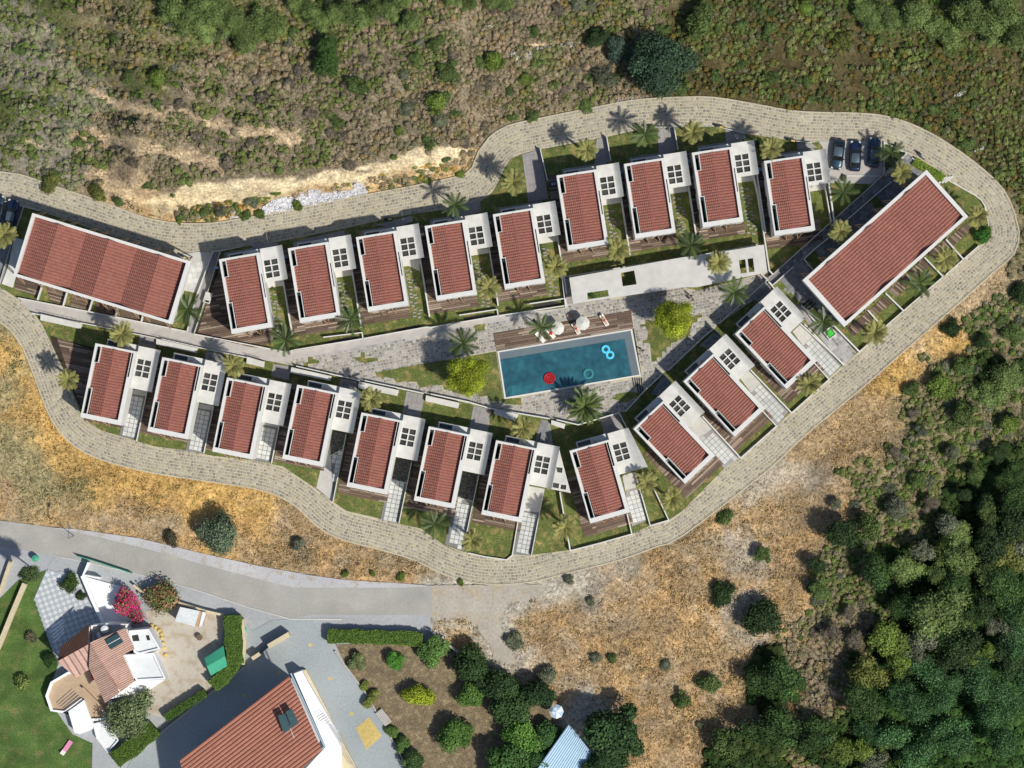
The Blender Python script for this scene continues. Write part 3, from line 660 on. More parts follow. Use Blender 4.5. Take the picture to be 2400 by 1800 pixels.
    for vv in (30,80,130):
        mb=MB(); mb.box(-.05,.02,-(vv+14)*KV,-vv*KV,.9,2.2); mb.build('window',M['glass'],root)
    return root
def place_villa(root, tl, bl, label):
    dx,dy=bl[0]-tl[0],bl[1]-tl[1]; l=math.hypot(dx,dy); vw=(dx/l,-dy/l); th=math.atan2(vw[0],-vw[1])
    root.location=W(tl,HR)*1.0; root.location.z=.05; root.rotation_euler=(0,0,th)
    tag(root,label,'villa','red roofed villas'); return th
def frame(tl,bl):
    dx,dy=bl[0]-tl[0],bl[1]-tl[1]; l=math.hypot(dx,dy); v=(dx/l,dy/l); u=(v[1],-v[0])
    return lambda *pts: [(tl[0]+a*u[0]+b*v[0], tl[1]+a*u[1]+b*v[1]) for a,b in pts], math.degrees(math.atan2(-u[1],u[0]))
UP=[((513,608),(543,783)),((674.5,582.3),(703.2,758)),((834,556),(862.4,730.4)),((995.3,529.8),(1023,703.8)),((1155,502.5),(1183,676.7)),
    ((1304.3,411.4),(1331.4,586.6)),((1462.4,384.3),(1489,559.7)),((1621.6,358),(1647.6,532.9)),((1790.6,377.5),(1815.5,551.9))]
LO=[((223.8,804.4),(189.3,973)),((380.5,837),(346,1005.5)),((532,884.5),(499,1049.5)),((696.6,901.7),(662.2,1071)),((847.2,966.8),(813.3,1135.5)),((1005,999.4),(970.6,1169)),((1162.7,1032),(1128.8,1201))]
D8=((1335,1056.8),(1382.4,1223)); DG=[((1484.6,1005.3),(1600,1128)),((1602,894),(1720,1021.6)),((1722.8,782.9),(1840.8,909))]
ordn=['first','second','third','fourth','fifth','sixth','seventh','eighth','ninth']
upL=['red roofed white villa beside the grey ramp, leftmost of the upper row',
 'white villa with red tiled roof, second from the left in the upper row','white villa with red tiled roof, third from the left in the upper row',
 'red roofed white villa, fourth of the upper row, below a dark palm','red roofed white villa, fifth of the upper row, below the road bend',
 'red roofed white villa just above the left end of the long concrete canopy','red roofed white villa behind the middle of the long concrete canopy',
 'red roofed white villa behind the right end of the long concrete canopy','white villa with red tiled roof beside the three parked dark cars']
va=make_villa(False); index_kids(va); first=True; TH={}
for i,(tl,bl) in enumerate(UP):
    r=va if i==0 else copy_tree(va)
    place_villa(r,tl,bl,upL[i])
loL=['white villa with two-tone roof, leftmost of the lower row, by the road bend','white villa with two-tone roof, second from the left in the lower row',
 'white villa with two-tone red roof, third from the left in the lower row','white villa with two-tone roof, fourth in the lower row, first with dark pebbles by it',
 'white villa with two-tone red roof, fifth in the lower row, with a slatted dark deck','white villa with two-tone red roof, sixth from the left in the lower row',
 'white villa beside the triangular canopy roof pierced by three small openings']
vb=make_villa(True); index_kids(vb)
for i,(tl,bl) in enumerate(LO):
    r=vb if i==0 else copy_tree(vb); place_villa(r,tl,bl,loL[i])
vc=make_villa(True,(148,167)); place_villa(vc,*D8,'white villa with a wedge shaped annex roof below the big green palm')
dgL=['white villa turned diagonally beside the lower road, nearest the pool corner','white villa turned diagonally, middle one of the three along the southeast road','white villa turned diagonally beside the green box and the large terrace block']
for i,(tl,bl) in enumerate(DG):
    r=copy_tree(vb); place_villa(r,tl,bl,dgL[i])
# triangular annex extension of the seventh lower villa
lp7=c('H',(1140,545),(1120,565),(1060,905),(1245,942)); P7=WW([lp7[0],lp7[2],lp7[3]],3.3)
holes=[WW(c('H',(1118,718),(1175,724),(1170,768),(1130,762)),3.3),WW(c('H',(1092,852),(1145,860),(1140,902),(1087,893)),3.3),WW(c('H',(1162,868),(1207,874),(1202,915),(1155,905)),3.3)]
mb=MB(); mb.holed(P7,holes,3.0,3.28); a7=tag(mb.build('annex_canopy',M['white_roof']),'white triangular canopy roof with three square openings next to the seventh lower villa','canopy')
for h in holes:
    mb=MB(); mb.prism(h,3.02,3.06); mb.build('pane',M['glass'],a7)
for p in (lp7[0],lp7[2],lp7[3]):
    q=WW([p],0)[0]; cx,cy=[sum(a[i] for a in P7)/3 for i in (0,1)]; q=(q[0]*.9+cx*.1,q[1]*.9+cy*.1)
    mb=MB(); mb.tube([(q[0],q[1],0),(q[0],q[1],3.02)],.12,8); mb.build('post',M['white'],a7)
# ------------------------------------------------------------------ long terrace blocks
def long_block(label, A, B, wid_px, H, rim, face_struts, slope=.16, rib=.5, course=.30, struts_both=True, band=3):
    """A,B rim corners (survey px at roof height) along the rear long side; the block lies to the right of A->B seen on plan (down)"""
    a=W(A,H); b=W(B,H); d=(b-a); Ln=d.xy.length; th=math.atan2(d.y,d.x); Wd=wid_px*(1-H/CAMH)/S
    root=thing('terrace_block',label,'building',(a.x,a.y,.05),th)
    r0,r1,r2,r3=rim # left, right, back, front rim widths
    mb=MB(); hole=[(r0,-r2),(Ln-r1,-r2),(Ln-r1,-Wd+r3),(r0,-Wd+r3)]
    mb.holed([(0,0),(Ln,0),(Ln,-Wd),(0,-Wd)],[hole],H-1.8,H); mb.build('parapet',M['white'],root)
    mb=MB(); ins=.45; mb.prism([(ins,-ins),(Ln-ins,-ins),(Ln-ins,-Wd+ins),(ins,-Wd+ins)],0,H-1.7); wl=mb.build('wall',M['white'],root)
    mb=MB(); L2=Ln-r0-r1; g=L2/band; rd=[(r0+i*g,r0+(i+.48)*g,r0+(i+1)*g) for i in range(band)]
    zt=H-(1.25 if slope>.3 else .8)
    tile_field(mb,None,0,rd,-Wd+r3,-r2,zt,slope,course,rib); rf=stuff(mb.build('roof_tiles',M['tile'],root))
    for (xa,xr,xb) in rd:
        m2=MB(); zz=zt+slope*(xr-xa)+.03; m2.tube([(xr,-r2-.02,zz),(xr,-Wd+r3+.02,zz)],.09,6,col=(.29,.10,.08)); m2.build('ridge_cap',M['tile'],rf)
    m2=MB(); m2.box(r0+.01,Ln-r1-.01,-Wd+r3+.01,-r2-.01,zt-.3,zt-.15); m2.build('roof_deck',M['pinktile'],root)
    for (n,y,o) in face_struts:
        for i in range(n):
            x=(i+.5)/n*Ln+( .5 if i%2 else -.3); struts(root,x,y*Wd,.05,H-.5,(0,o),.34,.80)
    nw=8
    for i in range(nw):
        x=1.2+i*(Ln-2.4)/nw
        for y,o in ((-ins,1),(-Wd+ins,-1)):
            mb=MB(); mb.box(x+.3,x+1.9,y-.04,y+.05,.3,2.4); mb.build('glass_door',M['glass_g'],root)
            mb=MB(); mb.box(x+.5,x+1.6,y-.04,y+.05,3.3,4.4); mb.build('window',M['glass'],root)
    for i in (1,2):
        x=Ln*i/3
        for y in (0.02,-Wd-.02):
            mb=MB(); mb.tube([(x,y,.3),(x,y,H+.02)],.06,6); mb.build('drainpipe',M['metal'],root)
    return root,th,Ln,Wd
long_block('long white terrace block with six-banded red tiled roof at the left edge',(76,499),(447.5,613),154,6.8,(.45,.65,.45,.45),[(10,0,1),(10,-1,-1)],slope=.40)
long_block('long white terrace block with finely lined red roof inside the right road loop',(1881,656.8),(2171.6,397.8),147,7.2,(.75,.6,.5,.5),[(9,0,1),(9,-1,-1)],rib=.5,slope=.24)
# ------------------------------------------------------------------ ground of the plots
cT=slab('terrace_floor',c('B',(1940,740),(2150,770),(2150,870),(2010,800)),.13,M['concrete'])
def stepstones(parent, pts):
    mb=MB(); mb.prism([(-.30,-.10),(.27,-.13),(.31,.10),(-.26,.13)],-.05,.0,inset=.02); me=mb.mesh('stepping_stone',M['path_grey'])
    for p in pts:
        q=W(p); obj('stepping_stone',me,parent,(q.x,q.y,.20),(0,0,random.uniform(-.25,.35)))
lawn=col.objects['lawn']
for i,(tl,bl) in enumerate(UP):
    f,ang=frame(tl,bl)
    if i==0:
        deck(c('B',(405,840),(330,1090),(205,1412),(740,1535),(885,1480),(880,1300),(430,800)),ang)
    else:
        deck(f((-21,-2),(10,-2),(10,206),(-21,206)),ang); deck(f((10.3,150),(96 if i!=8 else 110,150),(96 if i!=8 else 110,206),(10.3,206)),ang)
    slab('terrace_floor',f((96,60),(139,60),(139,86),(96,86)),.13+zs(),M['concrete'])
    if i!=8:
        ps=[]
        for k in range(13):
            vv=98+k*9+random.uniform(-1.5,1.5); uu=104+ (k//3%2)*4+random.uniform(-2.5,2.5); ps.append(f((uu,vv))[0])
            if k%4!=1: ps.append(f((uu+11+random.uniform(-2,2),vv+4))[0])
        stepstones(lawn,ps)
    slab('terrace_floor',f((14,-13),(120,-13),(120,8),(14,8)),.12+zs(),M['path_grey'])
    wall('thin white garden wall on the right of the '+ordn[i]+' villa of the upper row',f((141,-6 if i<5 else 60),(141,212)),1.35 if i!=7 else 1.8,.22)
    mb=MB(); q=f((-15,15),(-5,15),(-5,21),(-15,21)); mb.prism(WW(q,1.5),.1,1.5); tag(mb.build('garden_gate',M['bluewall' if i!=3 else 'white']),('pale blue' if i!=3 else 'white')+' gate closing the side passage left of the '+ordn[i]+' upper villa','gate')
for i,(tl,bl) in enumerate(LO):
    f,ang=frame(tl,bl); vb_=[182,184,176,186,196,197,199][i]
    if i==0: deck(c('F',(430,315),(560,360),(840,430),(780,800),(705,975),(690,930),(545,590),(455,400)),ang)
    else: deck(f((-18,-2),(10,-2),(10,vb_),(-18,vb_)),ang)
    deck(f((10.3,150),(101 if i<6 else 103,150),(101 if i<6 else 103,vb_),(10.3,vb_)),ang)
for (tl,bl) in [D8]+DG:
    f,ang=frame(tl,bl); deck(f((-22,60),(10,60),(10,204),(-22,204)),ang); deck(f((10.3,150),(97,150),(97,204),(10.3,204)),ang)
DR=[('F',[(1120,780),(1270,800),(1190,1225),(1030,1185)]),('F',[(1695,900),(1850,925),(1765,1335),(1605,1315)]),('G',[(412,680),(575,710),(505,1055),(345,1025)]),('G',[(1005,770),(1150,795),(1075,1170),(1035,1385),(890,1265)]),
    ('G',[(1555,1005),(1715,1035),(1605,1570),(1445,1535)]),('H',[(300,755),(450,785),(330,1445),(155,1385)]),('H',[(875,880),(1020,905),(905,1475),(740,1475)]),('H',[(1690,790),(1800,760),(1900,1180),(1775,1230)]),
    ('I',[(785,1285),(900,1195),(1220,1560),(1095,1652)]),('I',[(1235,875),(1310,808),(1650,1160),(1545,1285)]),('I',[(1685,470),(1760,400),(2105,760),(1990,875)])]
allv=LO+[D8]+DG
for i,(k,pts) in enumerate(DR):
    P=c(k,*pts); f,ang=frame(*allv[i])
    d=slab('driveway',P,.15+zs(),M['drive'])
    a,b=np.array(P[0]),np.array(P[1]); e,g=np.array(P[3]),np.array(P[2])
    t=.10 if i<3 else .36
    if i>=7: t=.30
    q=[tuple(a+(e-a)*t),tuple(b+(g-b)*t),tuple(P[2]),tuple(P[3])]
    jt=slab('joint',q,.172+zs()*.2,M['joint' if i<7 else 'path_grey'],.1,d)
    pavers(d,q,ang,.71,.215,gap=.07)
    if i in (3,4,5):
        q=[tuple(a+(b-a)*.05),tuple(a+(b-a)*.95),tuple(b+(g-b)*.34),tuple(a+(e-a)*.34)]; lst=[]
        X0=WW(q); xs=[p[0] for p in X0]; ys=[p[1] for p in X0]
        px=rng.uniform(min(xs),max(xs),3600); py=rng.uniform(min(ys),max(ys),3600); ok=inpoly(px,py,X0)
        lst=[(px[j],py[j],random.random()*3,random.uniform(.05,.11),random.uniform(.04,.08)) for j in np.nonzero(ok)[0]]
        mb=add_stones(lst,.14,.21,[(.03,.03,.03),(.06,.06,.055),(.10,.10,.09),(.2,.2,.18),(.045,.04,.035)],.02); stuff(mb.build('pebble',M['pebble'],d))
# entry pads and steps on the north side of the lower row
for j,(k,pts) in enumerate([('F',[(1210,318),(1352,350),(1345,435),(1195,400)]),('F',[(1785,450),(1925,480),(1935,565),(1770,530)]),('G',[(520,195),(665,215),(655,340),(500,300)]),
    ('G',[(1100,320),(1252,348),(1240,420),(1085,400)]),('G',[(1670,432),(1825,462),(1790,660),(1635,625)]),('H',[(405,185),(555,220),(530,425),(370,378)]),('H',[(985,310),(1062,320),(1092,535),(940,492)]),('H',[(1500,300),(1655,250),(1700,390),(1530,430)]),
    ('I',[(460,1010),(575,840),(640,920),(530,1020)]),('I',[(880,590),(1010,470),(1070,520),(960,620)]),('I',[(1320,180),(1465,55),(1505,110),(1395,215)])]):
    e=slab('entry_path',c(k,*pts),.15+zs(),M['path_grey']); pavers(e,c(k,*pts),-12 if j<7 else (16 if j==7 else 40),.68,.19,mk='path_grey' if j in(5,4,2,7) else 'dark_pave')
for j,(k,pts) in enumerate([('F',[(350,130),(708,212),(698,262),(348,186)]),('F',[(1350,342),(1708,425),(1696,470),(1350,396)]),('G',[(290,130),(442,175),(436,226),(285,190)]),('G',[(675,222),(1022,300),(1010,342),(665,272)]),
    ('G',[(1258,345),(1602,420),(1590,472),(1250,402)]),('G',[(1838,465),(2127,530),(2115,580),(1832,517)]),('H',[(585,212),(800,262),(760,320),(580,258)]),('H',[(1078,310),(1200,345),(1188,388),(1075,350)])]):
    mb=MB(); P=WW(c(k,*pts),.9); mb.prism(P,.1,.9); lab=['below the left building','above the second lower villa','beside the third lower villa','above the fourth lower villa','above the fifth lower villa','above the sixth lower villa','above the seventh lower villa','left of the eighth villa'][j]
    r=tag(mb.build('ramp_slab',M['white_roof']),'white raised ramp slab along the walkway '+lab,'ramp')
    m2=MB(); a,b=P[0],P[1]; n=9
    for t in range(n):
        x=a[0]+(b[0]-a[0])*(t+.5)/n; y=a[1]+(b[1]-a[1])*(t+.5)/n; m2.tube([(x,y,.9),(x,y,1.6)],.02,4)
    m2.tube([(a[0],a[1],1.6),(b[0],b[1],1.6)],.03,4); m2.build('handrail',M['metal'],r)
# central walkway
wk=c('A',(165,1102),(1000,1265),(1615,1392),(1680,1410))+c('B',(205,1415),(1000,1570),(1660,1455),(2212,1352))+c('C',(600,1250),(1200,1185),(1215,1150),(1330,1145),(1330,1165),(1210,1210),(600,1330),(0,1432))+c('G',(1700,0),(660,160),(690,210))+c('G',(0,78))+c('F',(1780,425),(1350,345),(940,255),(350,135),(290,125),(180,15))
slab('walkway',wk,.155,M['walk'])
# paved square round the pool
plaza=[(679,843.4),(850,808),(1000,788),(1160,752),(1325,720),(1345,712)]+c('C',(2212,1005))+c('D',(860,1590),(1470,1430),(1500,1500))+c('I',(1465,20),(1505,90),(1050,400),(1000,452),(610,805),(560,830),(250,1160),(190,1165))+c('H',(1660,245),(1310,350),(1120,305),(1070,298),(560,215),(30,90))+c('G',(1820,450),(1240,330),(720,215))
pz=slab('plaza',plaza,.135,M['mortar'])
pool=c('C',(610,1560),(1772,1368))+c('I',(378,850))+c('H',(672,130))
gl_A=c('G',(1395,262),(2000,160))+c('C',(160,1640),(600,1562))+[(1180,935)]+c('H',(815,118),(822,186),(680,172),(640,150),(560,150),(520,100),(450,110),(420,60),(330,90),(250,80),(150,45),(140,10),(30,20))+c('G',(1780,400),(1760,352),(1670,345),(1580,358),(1560,320),(1420,310))
gl_B=c('I',(370,408),(415,405),(415,365),(480,380),(600,300),(800,340),(905,318),(908,345),(865,350),(865,385),(820,400),(800,500),(680,560),(640,570),(635,600),(600,602),(600,640),(560,650),(560,690),(515,692),(515,728),(470,728),(455,570),(395,568),(395,545),(430,540),(435,500),(420,430),(370,428))
gl_C=c('I',(120,1050),(160,1010),(200,1000),(300,985),(380,1000),(400,1030),(300,1050),(280,1080),(180,1085),(180,1062))
gl_D=c('G',(820,135),(860,135),(860,155),(915,158),(915,190),(820,195),(820,225),(775,225),(775,185),(820,180)); gl_E=c('G',(1275,95),(1310,95),(1312,150),(1420,135),(1422,168),(1310,190),(1270,180),(1225,160),(1225,138),(1275,135))
gl_F=c('C',(415,1335),(505,1320),(508,1375),(420,1395))
for p in (gl_A,gl_B,gl_C,gl_D,gl_E,gl_F): slab('lawn',p,.162+zs()*.3,M['grass'],.05)
PC=[(.33,.32,.32),(.37,.36,.36),(.29,.285,.29),(.24,.24,.245),(.41,.395,.385),(.20,.20,.205),(.35,.345,.345)]
deckP=c('C',(575,1405),(1765,1207),(1787,1368),(602,1556))
poolgrow=c('C',(590,1560),(1790,1360))+c('I',(400,855))+c('H',(660,150))
setts(pz,plaza,10.5,.44,.172,PC,[poolgrow,deckP,gl_A,gl_B,gl_C,gl_D,gl_E,gl_F])
deck(deckP,9.6,.22,.36)
# long concrete canopy with openings
can=c('C',(1232,925),(2212,748))+c('D',(860,1290),(1440,1193),(1470,1432),(860,1560))+c('C',(2212,1008),(1265,1150))
chole=[c('D',(203,1437),(318,1415),(340,1535),(220,1552)),c('D',(960,1310),(1062,1290),(1085,1402),(988,1420)),c('D',(1222,1327),(1345,1308),(1360,1425),(1240,1443)),c('C',(1387,1055),(1565,1030),(1575,1085),(1392,1113))]
mb=MB(); mb.holed(WW(can,2.9),[WW(h,2.9) for h in chole],2.6,2.9); cano=tag(mb.build('canopy',M['concrete']),'long pale concrete canopy with four square openings north of the pool','canopy')
for h in chole[:1]+chole[2:]:
    pass
P=WW(can,0)
for t in (.04,.28,.52,.76,.96):
    for a,b,s in ((c('C',(1240,940))[0],c('D',(1440,1205))[0],1),(c('C',(1270,1135))[0],c('D',(1460,1420))[0],1)):
        x=a[0]+(b[0]-a[0])*t; y=a[1]+(b[1]-a[1])*t; q=W((x,y)); mb=MB(); mb.tube([(q.x,q.y,.1),(q.x,q.y,2.62)],.15,8); mb.build('column',M['white'],cano)
mb=MB(); hq=WW(c('D',(1278,1318),(1298,1315),(1312,1434),(1292,1437)),2.85); mb.prism(hq,2.62,2.88,bottom=True); mb.build('beam',M['concrete'],cano)
for p in c('D',(900,1545),(965,1530)): q=W(p,.2); struts(cano,q.x,q.y+.4,.15,2.6,(0,-1),.3,.45,'white')
slab('terrace_floor',c('C',(1175,935),(1228,925),(1262,1145),(1210,1155)),.5,M['path_grey'])
slab('terrace_floor',c('D',(1375,1200),(1440,1190),(1470,1430),(1410,1440)),.4,M['concrete'])
# swimming pool: basin, shallow shelf, water, white edge
po=WW(pool); cxp=sum(p[0] for p in po)/4; cyp=sum(p[1] for p in po)/4
def lerp(a,b,t): return (a[0]+(b[0]-a[0])*t,a[1]+(b[1]-a[1])*t)
TLp,TRp,BRp,BLp=po
tin=.042; 
pin=[lerp(lerp(TLp,TRp,.012),BLp,.03),lerp(lerp(TRp,TLp,.012),BRp,.03),lerp(lerp(BRp,BLp,.012),TRp,.03),lerp(lerp(BLp,BRp,.012),TLp,.03)]
mb=MB(); mb.holed(po,[pin],-1.2,.30); basin=struct(mb.build('pool_basin',M['white']))
basin.name='pool_basin'
shf=[pin[0],pin[1],pin[2],lerp(pin[2],pin[3],.055),lerp(lerp(pin[1],pin[2],.155),lerp(pin[0],pin[3],.155),.055),lerp(pin[0],pin[3],.155)]
mb=MB(); mb.prism(shf,-.7,.235); mb.build('shelf',M['shelf'],basin)
mb=MB(); mb.prism(pin,-1.1,-.9); mb.build('pool_floor',M['poolfloor'],basin)
ww_=[lerp(pin[0],pin[3],.16),lerp(lerp(pin[1],pin[2],.16),lerp(pin[0],pin[3],.16),.058),lerp(pin[2],pin[3],.058),pin[3]]
mb=MB(); mb.prism(ww_,.195,.215); wt=struct(mb.build('pool_water',M['water']))
mb=MB(); e0=lerp(TRp,BRp,.0); 
slab('drain_channel',c('C',(1780,1370),(1792,1368))+c('I',(382,850),(372,852)),.19,M['dark'])
for k in range(5):
    p=c('I',(300+k*19,868),(308+k*19,866),(320+k*19,1000 if k>1 else 940),(312+k*19,1000 if k>1 else 942)); slab('step',p,.24,M['black'],.1,pz)
slab('drain_channel',c('H',(640,130),(652,128),(678,145),(665,150))+[],.17,M['dark'])
# other paved pieces
slab('ramp',c('A',(1845,702),(1908,697),(1700,1290),(1680,1412),(1612,1392),(1650,1270)),.18,M['path_grey'])
e=slab('entry_path',c('A',(1500,735),(1700,702),(1845,705),(1720,1062),(1590,1035),(1655,800)),.145,M['drive']); pavers(e,c('A',(1640,800),(1810,730),(1690,1055),(1595,1030)),10,.8,.18)
e=slab('entry_path',c('O',(1172,1002),(1288,968),(1342,1290),(1212,1308)),.15,M['path_grey']); pavers(e,c('O',(1172,1002),(1288,968),(1342,1290),(1212,1308)),9,.76,.19,mk='path_grey')
for pts,k in (([(1655,900),(1716,888),(1745,1048),(1640,1062)],'O'),([(520,190),(662,183),(692,378),(528,402)],'D'),([(1105,200),(1275,235),(1288,275),(1110,305)],'D'),([(1725,315),(1852,320),(1905,352),(1725,372)],'D'),([(1110,600),(1500,515),(1512,550),(1360,610)],'B'),([(650,625),(925,625),(930,650),(760,690)],'B'),([(1760,470),(2085,390),(2095,440),(1940,490)],'B'),([(640,1360),(900,1300),(905,1370),(760,1410)],'O')):
    e=slab('entry_path',c(k,*pts),.15+zs(),M['path_grey']); pavers(e,c(k,*pts),10,.72,.19,mk='path_grey')
pk=slab('parking_bay',c('E',(470,345),(435,300),(600,296),(1000,300),(1003,590),(945,650),(880,668),(520,660)),.14,M['walk'])
for y in (600,): slab('kerb',c('E',(680,592),(970,596),(972,606),(680,602)),.26,M['white'],.1,pk)
slab('parking_bay',c('A',(-200,230),(0,262),(205,318),(125,572),(20,980),(-200,960)),.13,M['dark_pave'])
slab('terrace_floor',c('A',(125,575),(202,597),(150,880),(112,1012),(18,978),(70,840)),.30,M['white_roof'])
wall('grey edge wall west of the left terrace block beside the parked cars',c('A',(208,312),(120,572),(0,980)),.6,.15,'walk')
# paved lane and patios beside the right block
lane=c('E',(1200,408),(1262,452),(1100,600),(1370,545),(300,1500),(440,1650))+c('J',(430,430),(360,472),(290,432),(105,190),(30,240))+c('E',(0,1500),(0,1470),(540,1000))
lane=c('E',(1200,408),(1262,452),(1420,560),(420,1560),(660,1800),(560,1850),(480,1800),(40,1560),(0,1480),(540,1000))
ln=slab('lane',lane,.14,M['dark_pave']); 
setts(ln,lane,41,.6,.172,[(.20,.205,.215),(.24,.245,.25),(.17,.175,.185),(.28,.28,.275),(.22,.22,.225)])
slab('lawn',c('J',(35,255),(108,212),(160,270),(275,402),(225,445)),.185,M['grass'])
slab('lawn',c('E',(1255,470),(1330,500),(1520,600),(1490,660),(1370,560),(1270,540)),.188,M['grass'])
slab('lawn',c('E',(312,1318),(400,1248),(470,1330),(385,1412)),.187,M['grass']); slab('lawn',c('E',(860,825),(930,765),(1010,860),(950,890)),.187,M['grass'])
for k in range(3): slab('step',c('E',(1470+k*25,655-k*3),(1545+k*25,600-k*3),(1553+k*25,612-k*3),(1480+k*25,668-k*3)),.26,M['white'],.1,lawn)
for k in range(3): slab('step',c('J',(295+k*25,425+k*18),(355+k*25,370+k*18),(364+k*25,380+k*18),(304+k*25,436+k*18)),.30,M['black'],.1,ln)
sp=slab('path',c('J',(228,440),(290,415),(500,600),(565,600),(760,835),(650,945)),.15,M['walk']); setts(sp,c('J',(228,440),(290,415),(500,600),(565,600),(760,835),(650,945)),-50,.55,.18,PC)
for j,(k,pts) in enumerate([('J',[(685,625),(850,485),(905,550),(735,700)]),('J',[(868,475),(1000,350),(1075,410),(935,505)]),('J',[(1035,300),(1190,170),(1240,225),(1110,358)]),('J',[(1200,145),(1340,30),(1415,88),(1270,200)]),('E',[(1375,1275),(1530,1150),(1575,1215),(1430,1320)]),('E',[(1555,1140),(1720,1000),(1750,1070),(1600,1205)])]):
    deck(c(k,*pts),-40 if j!=1 else -42,.2,.26)
for j,pts in enumerate([[(145,905),(368,985),(345,1100),(130,1020)],[(400,1000),(580,1045),(550,1160),(440,1130)],[(620,1065),(800,1120),(775,1210),(610,1170)],[(825,1130),(1015,1190),(995,1262),(830,1215)],[(1040,1195),(1235,1250),(1220,1305),(1040,1265)],[(1250,1260),(1480,1332),(1470,1355),(1250,1310)]]):
    deck(c('A',*pts),-16,.2,.26)
